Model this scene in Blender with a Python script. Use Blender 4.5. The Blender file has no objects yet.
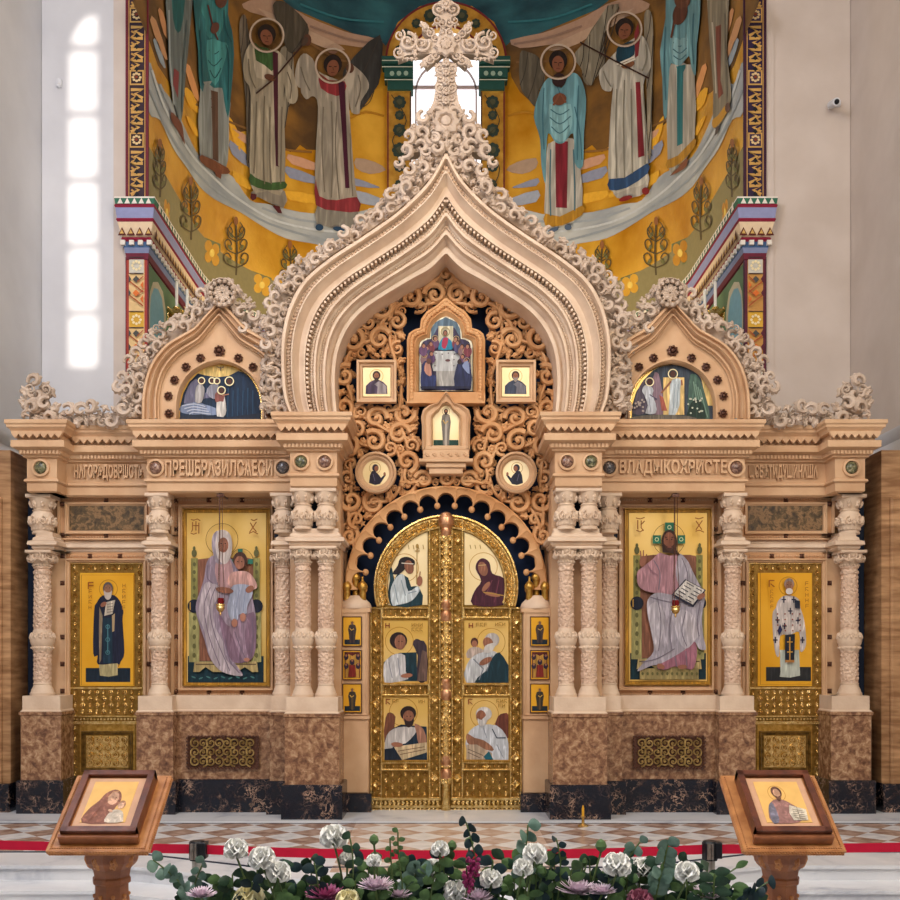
import bpy, math, random
import numpy as np
from mathutils import Vector, Matrix
from mathutils.geometry import delaunay_2d_cdt, tessellate_polygon

random.seed(7)
PI = math.pi
CX, CY, F, EYE = 446.0, 660.0, 1000.0, 1.55
scene = bpy.context.scene
COL = scene.collection


def PX(px, d): return (px - CX) * d / F
def PZ(py, d): return EYE + (CY - py) * d / F


# ------------------------------------------------------------------ materials
def lin(c):
    if isinstance(c, str):
        c = c.lstrip('#')
        c = tuple(int(c[i:i + 2], 16) / 255 for i in (0, 2, 4))
    return tuple(((v + .055) / 1.055) ** 2.4 if v > .04045 else v / 12.92 for v in c) + (1,)


def new_mat(name):
    m = bpy.data.materials.new(name)
    m.use_nodes = True
    n = m.node_tree.nodes
    return m, n, m.node_tree.links, n['Principled BSDF']


def ramp(n, stops):
    r = n.new('ShaderNodeValToRGB')
    e = r.color_ramp.elements
    while len(e) < len(stops):
        e.new(.5)
    for k, (p, c) in enumerate(stops):
        e[k].position = p
        e[k].color = lin(c)
    return r


def stone(name, c1, c2, rough=.6, scale=6, bump=.15, bscale=40, carve=None, spec=.3, strata=None):
    m, n, l, b = new_mat(name)
    tc = n.new('ShaderNodeTexCoord')
    geo = n.new('ShaderNodeNewGeometry')
    no = n.new('ShaderNodeTexNoise')
    no.inputs['Scale'].default_value = scale
    no.inputs['Detail'].default_value = 6
    if strata:
        mp = n.new('ShaderNodeMapping'); mp.inputs['Scale'].default_value = (1, 1, strata)
        l.new(geo.outputs['Position'], mp.inputs['Vector']); l.new(mp.outputs[0], no.inputs['Vector'])
    else: l.new(geo.outputs['Position'], no.inputs['Vector'])
    r = ramp(n, [(.35, c1), (.68, c2)])
    l.new(no.outputs['Fac'], r.inputs['Fac'])
    l.new(r.outputs['Color'], b.inputs['Base Color'])
    b.inputs['Roughness'].default_value = rough
    b.inputs['Specular IOR Level'].default_value = spec
    n2 = n.new('ShaderNodeTexNoise')
    n2.inputs['Scale'].default_value = bscale
    l.new(geo.outputs['Position'], n2.inputs['Vector'])
    bp = n.new('ShaderNodeBump')
    bp.inputs['Strength'].default_value = bump
    bp.inputs['Distance'].default_value = .01
    l.new(n2.outputs['Fac'], bp.inputs['Height'])
    last = bp
    if carve:
        v = n.new('ShaderNodeTexVoronoi')
        v.feature = 'F1'
        v.inputs['Scale'].default_value = carve
        l.new(geo.outputs['Position'], v.inputs['Vector'])
        b2 = n.new('ShaderNodeBump')
        b2.inputs['Strength'].default_value = .9
        b2.inputs['Distance'].default_value = .02
        l.new(v.outputs['Distance'], b2.inputs['Height'])
        l.new(bp.outputs['Normal'], b2.inputs['Normal'])
        last = b2
    l.new(last.outputs['Normal'], b.inputs['Normal'])
    return m


def metal(name, c1, c2, rough=.3, metallic=.9, bscale=60, bump=.3, scale=20):
    m = stone(name, c1, c2, rough, scale, bump, bscale)
    m.node_tree.nodes['Principled BSDF'].inputs['Metallic'].default_value = metallic
    return m


_paint = {}
def paint(c, rough=.55, metallic=0.0, fold=None):
    k = (c, rough, metallic, fold)
    if k not in _paint:
        m, n, l, b = new_mat('paint_' + c.lstrip('#'))
        geo = n.new('ShaderNodeNewGeometry')
        no = n.new('ShaderNodeTexNoise')
        no.inputs['Scale'].default_value = 14
        no.inputs['Detail'].default_value = 5
        l.new(geo.outputs['Position'], no.inputs['Vector'])
        lo, hi, fac = .82, 1.15, no.outputs['Fac']
        if fold:   # brushed folds: streaks of paint running down the figure
            mp = n.new('ShaderNodeMapping'); mp.inputs['Scale'].default_value = (fold, fold, fold * .14)
            l.new(geo.outputs['Position'], mp.inputs['Vector'])
            no.inputs['Scale'].default_value = 1; no.inputs['Detail'].default_value = 3; no.inputs['Distortion'].default_value = .8
            l.new(mp.outputs[0], no.inputs['Vector'])
            cr = ramp(n, [(.3, '#000000'), (.46, '#8c8c8c'), (.54, '#a8a8a8'), (.66, '#ffffff')])
            l.new(no.outputs['Fac'], cr.inputs['Fac'])
            lo, hi, fac = .56, 1.2, cr.outputs['Color']
        mx = n.new('ShaderNodeMix')
        mx.data_type = 'RGBA'
        mx.inputs[6].default_value = tuple(v * lo for v in lin(c)[:3]) + (1,)
        mx.inputs[7].default_value = tuple(min(1, v * hi) for v in lin(c)[:3]) + (1,)
        l.new(fac, mx.inputs[0])
        l.new(mx.outputs[2], b.inputs['Base Color'])
        b.inputs['Roughness'].default_value = rough
        b.inputs['Metallic'].default_value = metallic
        b.inputs['Specular IOR Level'].default_value = .25
        _paint[k] = m
    return _paint[k]


M = {}
M['stone'] = stone('warm_limestone', '#c09872', '#d2ae88', .62, 3, .12, 50)
M['stone_pale'] = stone('pale_carved_limestone', '#ccb298', '#dcc5ab', .62, 5, .2, 45)
M['stone_shaft'] = stone('pale_shaft_limestone', '#cfae94', '#dec2a8', .6, 5, .2, 45, carve=34)
M['stone_crest'] = stone('white_crest_limestone', '#b39e8a', '#cbb8a5', .65, 6, .25, 45)
M['stone_deep'] = stone('honey_limestone', '#c08a58', '#d4a472', .6, 4, .15, 50)
M['panel_recess'] = stone('recess_limestone', '#c59468', '#d2a67c', .6, 4, .15, 50)
M['navy'] = paint('#10203a', .8)
M['gold'] = metal('gilded_relief', '#bc9448', '#ecce8c', .27, .85, 70, .5, 25)
M['gold_ground'] = metal('shaded_gilt_ground', '#80602a', '#a07c3c', .4, .8, 50, .4, 25)  # darker gilt behind the reliefs, recess shade put into the colour
M['gold_deep'] = metal('deep_gilding', '#a67c32', '#cca254', .34, .8, 50, .4, 25)
M['gold_leaf'] = metal('icon_gold_leaf', '#ddb35a', '#e8c478', .38, .45, 8, .05, 2)
M['gold_amber'] = metal('amber_icon_gold', '#e2a426', '#eeb53a', .4, .4, 8, .05, 2)
M['gold_pale'] = metal('pale_icon_gold', '#e6ce98', '#efdcb0', .42, .3, 8, .05, 2)
M['gold_wall'] = metal('apse_mosaic_gold', '#c08418', '#ecb844', .32, .35, 22, .35, 1.1)
M['brown_marble'] = None
M['plaster'] = stone('white_plaster', '#c9c9cc', '#d6d6d8', .75, 1.2, .12, 12)
M['plaster_warm'] = stone('warm_plaster', '#c4b6aa', '#d0c3b8', .75, 1.5, .1, 14)
M['gem'] = metal('dark_gem', '#4a3028', '#6e4a38', .3, .3, 60, .5, 60)
M['dark_wood'] = stone('dark_walnut', '#3c1d14', '#54291b', .35, 12, .1, 60, spec=.5)
M['wood'] = stone('carved_oak', '#9a6030', '#bb8048', .42, 14, .15, 60, spec=.5)
M['wood_brown'] = stone('brown_lectern_wood', '#74401f', '#8f5630', .42, 14, .15, 60, spec=.5)
M['black'] = paint('#15171c', .4)
M['steel'] = metal('brushed_steel', '#8c8880', '#b4b0a8', .3, .9, 40, .05, 20)
M['white_plastic'] = paint('#d9dadd', .4)
M['candle'] = paint('#e8e4d8', .5)
M['red_belt'] = paint('#b80f33', .6)


def marble(name, stops, scale, kind='mottle', rough=.25):
    m, n, l, b = new_mat(name)
    geo = n.new('ShaderNodeNewGeometry')
    no = n.new('ShaderNodeTexNoise')
    no.inputs['Scale'].default_value = scale
    no.inputs['Detail'].default_value = 8
    no.inputs['Roughness'].default_value = .65
    no.inputs['Distortion'].default_value = .5
    l.new(geo.outputs['Position'], no.inputs['Vector'])
    src = no.outputs['Fac']
    if kind == 'vein':
        v = n.new('ShaderNodeTexVoronoi')
        v.feature = 'DISTANCE_TO_EDGE'
        v.inputs['Scale'].default_value = scale
        mp = n.new('ShaderNodeVectorMath')
        mp.operation = 'ADD'
        l.new(geo.outputs['Position'], mp.inputs[0])
        sc = n.new('ShaderNodeVectorMath')
        sc.operation = 'SCALE'
        sc.inputs['Scale'].default_value = .35
        l.new(no.outputs['Color'], sc.inputs[0])
        l.new(sc.outputs[0], mp.inputs[1])
        l.new(mp.outputs[0], v.inputs['Vector'])
        ad = n.new('ShaderNodeMath')
        ad.operation = 'ADD'
        s2 = n.new('ShaderNodeMath')
        s2.operation = 'MULTIPLY'
        s2.inputs[1].default_value = .22
        n3 = n.new('ShaderNodeTexNoise')
        n3.inputs['Scale'].default_value = scale * .7
        l.new(geo.outputs['Position'], n3.inputs['Vector'])
        l.new(n3.outputs['Fac'], s2.inputs[0])
        l.new(v.outputs['Distance'], ad.inputs[0])
        l.new(s2.outputs[0], ad.inputs[1])
        src = ad.outputs[0]
    r = ramp(n, stops)
    l.new(src, r.inputs['Fac'])
    l.new(r.outputs['Color'], b.inputs['Base Color'])
    b.inputs['Roughness'].default_value = rough
    return m


M['brown_marble'] = marble('brown_marble', [(.28, '#4c3226'), (.44, '#7c573e'), (.54, '#9c7656'), (.68, '#c2a07c')], 17)
M['black_marble'] = marble('black_marble', [(.1, '#b09078'), (.125, '#4a3630'), (.16, '#0a101c'), (.6, '#101826')], 10, 'vein')
M['white_marble'] = marble('white_marble', [(.3, '#a9adb6'), (.45, '#d3d5d8'), (.7, '#e2e2e2')], 1.6)
M['green_marble'] = marble('dark_green_marble', [(.35, '#3a3026'), (.48, '#5c4a30'), (.56, '#8a6a48'), (.7, '#3a3a2c')], 14)
M['travertine'] = stone('brown_travertine', '#86603e', '#bb9268', .5, 3, .2, 30, strata=7)
M['mural_brown'] = stone('mural_umber', '#4e3820', '#8c642c', .6, 1.1, .1, 30, strata=1.6)
M['mural_cloud'] = stone('mural_cloud_grey', '#8b9299', '#b9bdbc', .6, .9, .1, 30, strata=2.5)
M['mural_teal'] = stone('mural_teal', '#123a48', '#2a616c', .6, 1.2, .1, 30, strata=2)
M['dark_stone_and_shade'] = paint('#1a2436', .7)  # stone of the floor inlay; shade colour on the two wall blocks


# ------------------------------------------------------------------ things
def tag(o, label=None, cat=None, group=None, kind=None):
    if label: o['label'] = label
    if cat: o['category'] = cat
    if group: o['group'] = group
    if kind: o['kind'] = kind
    return o


def thing(name, loc, label, cat, group=None):
    o = bpy.data.objects.new(name, None)
    o.empty_display_size = .05
    o.location = loc
    COL.objects.link(o)
    return tag(o, label, cat, group)


def wloc(o):
    p = Vector((0, 0, 0))
    while o is not None:
        p += o.location
        o = o.parent
    return np.array(p)


def copy_tree(o, parent=None):
    c = o.copy()
    COL.objects.link(c)
    c.parent = parent
    for ch in list(o.children):
        copy_tree(ch, c)
    return c


class MB:
    """collects faces for one mesh object; sx = -1 mirrors everything across x = 0"""
    def __init__(s, sx=1):
        s.sx = sx; s.n = 0; s.V = []; s.L = []; s.S = []; s.Mi = []

    def raw(s, v, loops, sizes, mi=0):
        v = np.asarray(v, dtype=float).reshape(-1, 3)
        s.V.append(v)
        s.L.append(np.asarray(loops, dtype=np.int64) + s.n)
        s.S.append(np.asarray(sizes, dtype=np.int64))
        s.Mi.append(np.full(len(sizes), mi, dtype=np.int64))
        s.n += len(v)

    def faces(s, v, fs, mi=0):
        s.raw(v, [i for f in fs for i in f], [len(f) for f in fs], mi)

    def box(s, x0, x1, y0, y1, z0, z1, mi=0, bev=0):
        if x0 > x1: x0, x1 = x1, x0
        if y0 > y1: y0, y1 = y1, y0
        if z0 > z1: z0, z1 = z1, z0
        if bev:
            b = min(bev, (x1 - x0) * .4, (z1 - z0) * .4)
            v = []
            for (y, i) in ((y1, 0), (y0 + b, 0), (y0, b)):
                v += [(x0 + i, y, z0 + i), (x1 - i, y, z0 + i), (x1 - i, y, z1 - i), (x0 + i, y, z1 - i)]
            fs = [(0, 3, 2, 1)[::-1], (8, 9, 10, 11)]
            for k in (0, 4):
                for j in range(4):
                    a, c = k + j, k + (j + 1) % 4
                    fs.append((a, c, c + 4, a + 4)[::-1])
            fs = [tuple(reversed(fs[0]))] + [fs[1]] + fs[2:]
            s.faces(v, [(3, 2, 1, 0), (8, 9, 10, 11)] + [f[::-1] for f in fs[2:]], mi)
            return
        v = [(x, y, z) for z in (z0, z1) for y in (y0, y1) for x in (x0, x1)]
        s.faces(v, [(0, 2, 3, 1), (4, 5, 7, 6), (0, 1, 5, 4), (2, 6, 7, 3), (0, 4, 6, 2), (1, 3, 7, 5)], mi)

    def prism(s, pts, y0, y1, mi=0, bev=0):
        """polygon in XZ extruded from y0 (front) to y1 (back)"""
        pts = [tuple(p) for p in pts]
        a = sum(pts[i][0] * pts[(i + 1) % len(pts)][1] - pts[(i + 1) % len(pts)][0] * pts[i][1] for i in range(len(pts)))
        if a < 0: pts = pts[::-1]
        n = len(pts)
        tri = tessellate_polygon([[Vector((p[0], p[1], 0)) for p in pts]])
        v = [(p[0], y0, p[1]) for p in pts] + [(p[0], y1, p[1]) for p in pts]
        fs = []
        for t in tri:
            p = [pts[i] for i in t]
            ar = (p[1][0] - p[0][0]) * (p[2][1] - p[0][1]) - (p[2][0] - p[0][0]) * (p[1][1] - p[0][1])
            t = tuple(t) if ar > 0 else tuple(t)[::-1]
            fs.append(t)
            fs.append(tuple(i + n for i in t[::-1]))
        for i in range(n):
            j = (i + 1) % n
            fs.append((i, i + n, j + n, j))
        s.faces(v, fs, mi)

    def lathe(s, prof, c, n=20, mi=0, cap=True):
        """prof [(r,z)] bottom to top round a vertical axis"""
        cx, cy = c
        v = []
        for r, z in prof:
            for k in range(n):
                a = 2 * PI * k / n
                v.append((cx + r * math.cos(a), cy + r * math.sin(a), z))
        fs = []
        for i in range(len(prof) - 1):
            for k in range(n):
                k2 = (k + 1) % n
                fs.append((i * n + k, i * n + k2, (i + 1) * n + k2, (i + 1) * n + k))
        if cap:
            fs.append(tuple(range(n))[::-1])
            fs.append(tuple((len(prof) - 1) * n + k for k in range(n)))
        s.faces(v, fs, mi)

    def tube(s, pts, rad, n=6, mi=0):
        pts = [Vector(p) for p in pts]
        if not hasattr(rad, '__len__'): rad = [rad] * len(pts)
        v = []
        up = None
        for i, p in enumerate(pts):
            t = (pts[min(i + 1, len(pts) - 1)] - pts[max(i - 1, 0)])
            if t.length < 1e-9: t = Vector((0, 0, 1))
            t.normalize()
            if up is None:
                up = Vector((0, 1, 0)) if abs(t.y) < .9 else Vector((1, 0, 0))
            a = t.cross(up)
            if a.length < 1e-6: a = t.cross(Vector((1, 0, .3)))
            a.normalize()
            b = t.cross(a)
            for k in range(n):
                q = 2 * PI * k / n
                w = p + (a * math.cos(q) + b * math.sin(q)) * rad[i]
                v.append(tuple(w))
        fs = []
        for i in range(len(pts) - 1):
            for k in range(n):
                k2 = (k + 1) % n
                fs.append((i * n + k, i * n + k2, (i + 1) * n + k2, (i + 1) * n + k))
        fs.append(tuple(range(n))[::-1])
        fs.append(tuple((len(pts) - 1) * n + k for k in range(n)))
        s.faces(v, fs, mi)

    def ball(s, c, r, mi=0, sz=(1, 1, 1), seg=10, rings=6):
        v = [(c[0], c[1], c[2] - r * sz[2])]
        for i in range(1, rings):
            a = -PI / 2 + PI * i / rings
            for k in range(seg):
                b = 2 * PI * k / seg
                v.append((c[0] + r * sz[0] * math.cos(a) * math.cos(b), c[1] + r * sz[1] * math.cos(a) * math.sin(b), c[2] + r * sz[2] * math.sin(a)))
        v.append((c[0], c[1], c[2] + r * sz[2]))
        fs = []
        last = len(v) - 1
        for k in range(seg):
            k2 = (k + 1) % seg
            fs.append((0, 1 + k2, 1 + k))
            for i in range(rings - 2):
                fs.append((1 + i * seg + k, 1 + i * seg + k2, 1 + (i + 1) * seg + k2, 1 + (i + 1) * seg + k))
            fs.append((1 + (rings - 2) * seg + k, 1 + (rings - 2) * seg + k2, last))
        s.faces(v, fs, mi)

    def add(s, T, loc, sc=1.0, rot=0.0, flip=False, ydepth=None, mi=0, phi=0.0, tilt=0.0):
        """template T lies in XZ facing -Y; rot turns it in its plane, tilt about X, phi about Z"""
        v = T[0].copy()
        if flip: v[:, 0] *= -1
        v *= sc
        if ydepth is not None: v[:, 1] *= ydepth
        c, q = math.cos(rot), math.sin(rot)
        x, z = v[:, 0] * c - v[:, 2] * q, v[:, 0] * q + v[:, 2] * c
        y = v[:, 1]
        if tilt:
            c, q = math.cos(tilt), math.sin(tilt)
            y, z = y * c - z * q, y * q + z * c
        if phi:
            c, q = math.cos(phi), math.sin(phi)
            x, y = x * c - y * q, x * q + y * c
        v = np.stack([x + loc[0], y + loc[1], z + loc[2]], 1)
        L = T[1]
        if flip:
            L = np.concatenate([p[::-1] for p in T[3]]) if len(T[3]) else L
        s.raw(v, L, T[2], mi)

    def build(s, name, mats, parent=None, smooth=True, angle=35, origin=None):
        if not isinstance(mats, (list, tuple)): mats = [mats]
        if not s.V:
            s.faces([(0, 0, 0), (.001, 0, 0), (0, 0, .001)], [(0, 1, 2)])
        V = np.concatenate(s.V)
        L = np.concatenate(s.L)
        S = np.concatenate(s.S)
        Mi = np.concatenate(s.Mi)
        starts = np.concatenate([[0], np.cumsum(S)[:-1]])
        if s.sx < 0:
            V = V.copy(); V[:, 0] *= -1
            # reverse every face
            idx = np.repeat(starts + S - 1, S) - (np.arange(len(L)) - np.repeat(starts, S))
            L = L[idx]
        if parent is None:
            if origin is None:
                lo, hi = V.min(0), V.max(0)
                origin = ((lo[0] + hi[0]) / 2, (lo[1] + hi[1]) / 2, lo[2])
            off = np.array(origin)
        else:
            off = wloc(parent)
        V = V - off
        me = bpy.data.meshes.new(name)
        me.vertices.add(len(V)); me.vertices.foreach_set('co', V.astype(np.float32).ravel())
        me.loops.add(len(L)); me.loops.foreach_set('vertex_index', L.astype(np.int32))
        me.polygons.add(len(S)); me.polygons.foreach_set('loop_start', starts.astype(np.int32))
        for m in mats: me.materials.append(m)
        me.polygons.foreach_set('material_index', Mi.astype(np.int32))
        me.update(calc_edges=True)
        me.validate()
        me.polygons.foreach_set('use_smooth', [bool(smooth)] * len(me.polygons))
        if smooth:
            me.set_sharp_from_angle(angle=math.radians(angle))
        me.update()
        o = bpy.data.objects.new(name, me)
        COL.objects.link(o)
        if parent is None: o.location = origin
        else: o.parent = parent
        return o


def template(fn):
    mb = MB()
    fn(mb)
    L = np.concatenate(mb.L); S = np.concatenate(mb.S)
    st = np.concatenate([[0], np.cumsum(S)])
    return (np.concatenate(mb.V), L, S, [L[st[i]:st[i + 1]] for i in range(len(S))])


def _scroll(mb, turns=1.45, n=20, seg=6, tube=.19):
    pts, rad = [], []
    for i in range(n + 1):
        t = i / n
        a = PI * .5 - turns * 2 * PI * t
        r = .82 * (1 - t) ** .9 + .13
        pts.append((r * math.cos(a), -.12 * t - .08, r * math.sin(a)))
        rad.append(tube * (1 - .45 * t))
    mb.tube(pts, rad, seg)
    mb.ball((.0, -.22, 0), .2, seg=7, rings=5)
def _scroll_fat(mb): _scroll(mb, 1.3, 16, 6, .27)
def _curl(mb):
    # a fleshy curled leaf: one fat turn tapering to a point, with lobes on its back
    pts, rad = [], []
    for i in range(13):
        t = i / 12
        a = PI * 1.35 - 1.05 * 2 * PI * t
        r = .74 * (1 - t) ** .75 + .1
        pts.append((r * math.cos(a), -.1 - .22 * math.sin(PI * t), r * math.sin(a))); rad.append(.1 + .26 * math.sin(PI * min(1, .1 + t)) ** .8)
    mb.tube(pts, rad, 6)
    for k in range(5):
        a = PI * 1.25 - k * .62
        mb.ball((.86 * math.cos(a), -.12, .86 * math.sin(a)), .24, sz=(1, .8, 1), seg=6, rings=5)
def _scroll_lo(mb): _scroll(mb, 1.15, 10, 4, .24)
def _leaf(mb, n=26, lobes=5):
    rings = []
    for (s_, y) in ((1, 0), (.93, -.16), (.55, -.34), (.2, -.2)):
        ring = []
        for k in range(n):
            a = 2 * PI * k / n
            rr = (.62 + .38 * abs(math.cos(a * lobes / 2))) * s_
            ring.append((rr * math.cos(a) * .62, y, rr * math.sin(a)))
        rings.append(ring)
    v = [p for r in rings for p in r] + [(0, -.18, 0)]
    fs = []
    for i in range(3):
        for k in range(n):
            k2 = (k + 1) % n
            fs.append((i * n + k, i * n + k2, (i + 1) * n + k2, (i + 1) * n + k))
    for k in range(n):
        fs.append((3 * n + k, 3 * n + (k + 1) % n, 4 * n))
    mb.faces(v, fs)
def _rosette(mb, n=32, petals=8):
    v, fs = [], []
    rr = ((1, 0, 1), (.9, -.2, 1), (.55, -.32, .6), (.38, -.1, .2), (.3, -.34, 0), (.12, -.42, 0))
    for (r, y, m_) in rr:
        for k in range(n):
            a = 2 * PI * k / n
            q = r * (1 - .22 * m_ * (.5 - .5 * math.cos(a * petals)))
            v.append((q * math.cos(a), y, q * math.sin(a)))
    v.append((0, -.44, 0))
    for i in range(len(rr) - 1):
        for k in range(n):
            k2 = (k + 1) % n
            fs.append((i * n + k, i * n + k2, (i + 1) * n + k2, (i + 1) * n + k))
    for k in range(n):
        fs.append(((len(rr) - 1) * n + k, (len(rr) - 1) * n + (k + 1) % n, len(rr) * n))
    mb.faces(v, fs)
def _bead(mb): mb.ball((0, 0, 0), 1, seg=6, rings=4)
def _loz(mb):
    v = [(-1, 0, 0), (0, 0, -1), (1, 0, 0), (0, 0, 1), (-.6, -.3, 0), (0, -.3, -.6), (.6, -.3, 0), (0, -.3, .6), (0, -.05, 0)]
    mb.faces(v, [(0, 1, 5, 4), (1, 2, 6, 5), (2, 3, 7, 6), (3, 0, 4, 7), (4, 5, 8), (5, 6, 8), (6, 7, 8), (7, 4, 8)])
def _stud(mb):
    v = [(-1, 0, -1), (1, 0, -1), (1, 0, 1), (-1, 0, 1), (0, -1, 0)]
    mb.faces(v, [(0, 1, 4), (1, 2, 4), (2, 3, 4), (3, 0, 4)])
def _acanthus(mb):
    # three curling lobes with a rib: reads as a carved leaf from a few metres
    for a0, L in ((0, 1.0), (.75, .8), (-.75, .8)):
        pts, rad = [], []
        for i in range(6):
            t = i / 5
            a = a0 * (.4 + .9 * t)
            pts.append((math.sin(a) * L * t, -.1 - .3 * math.sin(t * PI * .9), math.cos(a) * L * t - .4))
            rad.append(.16 * (.5 + 1.2 * math.sin(PI * min(1, t * .9 + .1))) * .9)
        mb.tube(pts, rad, 5)
T = {k: template(f) for k, f in dict(scroll=_scroll, scroll_fat=_scroll_fat, curl=_curl, scroll_lo=_scroll_lo, leaf=_leaf, rosette=_rosette, bead=_bead, loz=_loz, stud=_stud, acanthus=_acanthus).items()}


def catmull(p, n=6, closed=False):
    p = [np.array(q, float) for q in p]
    m = len(p)
    out = []
    rng = range(m) if closed else range(m - 1)
    for i in rng:
        if closed: a, b, c, d = p[(i - 1) % m], p[i], p[(i + 1) % m], p[(i + 2) % m]
        else: a, b, c, d = p[max(i - 1, 0)], p[i], p[i + 1], p[min(i + 2, m - 1)]
        for k in range(n):
            t = k / n
            out.append(.5 * (2 * b + (c - a) * t + (2 * a - 5 * b + 4 * c - d) * t * t + (3 * b - a - 3 * c + d) * t ** 3))
    if not closed: out.append(p[-1])
    return out


def resample(p, n):
    p = np.array(p, float)
    s = np.concatenate([[0], np.cumsum(np.linalg.norm(np.diff(p, axis=0), axis=1))])
    q = np.linspace(0, s[-1], n)
    return np.stack([np.interp(q, s, p[:, k]) for k in range(p.shape[1])], 1)


def sweep_plan(mb, path, prof, mi=0, caps=True):
    """profile (out, z) swept along a plan path (x, y) running left to right, outward = towards the camera"""
    P = [np.array(p, float) for p in path]
    nrm = []
    for i in range(len(P) - 1):
        d = P[i + 1] - P[i]; d /= np.linalg.norm(d)
        nrm.append(np.array([d[1], -d[0]]))
    v = []
    for i, p in enumerate(P):
        if i == 0: m_ = nrm[0]
        elif i == len(P) - 1: m_ = nrm[-1]
        else: m_ = (nrm[i - 1] + nrm[i]) / max(.2, 1 + nrm[i - 1].dot(nrm[i]))
        for (o, z) in prof:
            v.append((p[0] + m_[0] * o, p[1] + m_[1] * o, z))
    k = len(prof)
    fs = []
    for i in range(len(P) - 1):
        for j in range(k - 1):
            fs.append((i * k + j, i * k + j + 1, (i + 1) * k + j + 1, (i + 1) * k + j))
    mb.faces(v, fs, mi)


def sweep_bands(mb, path, bands, **kw):
    """bands: list of (profile, material index)"""
    for prof, mi in bands: sweep_plan(mb, path, prof, mi)


def ribbon(mb, outer, inner, prof, n=90, mi=0):
    """ring between two curves in XZ; prof = [(t, y)], t 0 at the outer curve, 1 at the inner"""
    o, i_ = resample(outer, n), resample(inner, n)
    v = []
    for a, b in zip(o, i_):
        for (t, y) in prof:
            q = a + (b - a) * t
            v.append((q[0], y, q[1]))
    k = len(prof)
    fs = []
    for i in range(n - 1):
        for j in range(k - 1):
            fs.append((i * k + j, (i + 1) * k + j, (i + 1) * k + j + 1, i * k + j + 1)[::-1])
    mb.faces(v, fs, mi)


def sym(pts, cx):
    """left half of an outline up to its apex, completed by its mirror image"""
    return pts + [(2 * cx - p[0], p[1]) for p in pts[-2::-1]]


def pxpts(pts, d, smooth=0):
    if smooth: pts = catmull(pts, smooth)
    return [(PX(p[0], d), PZ(p[1], d)) for p in pts]


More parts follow.
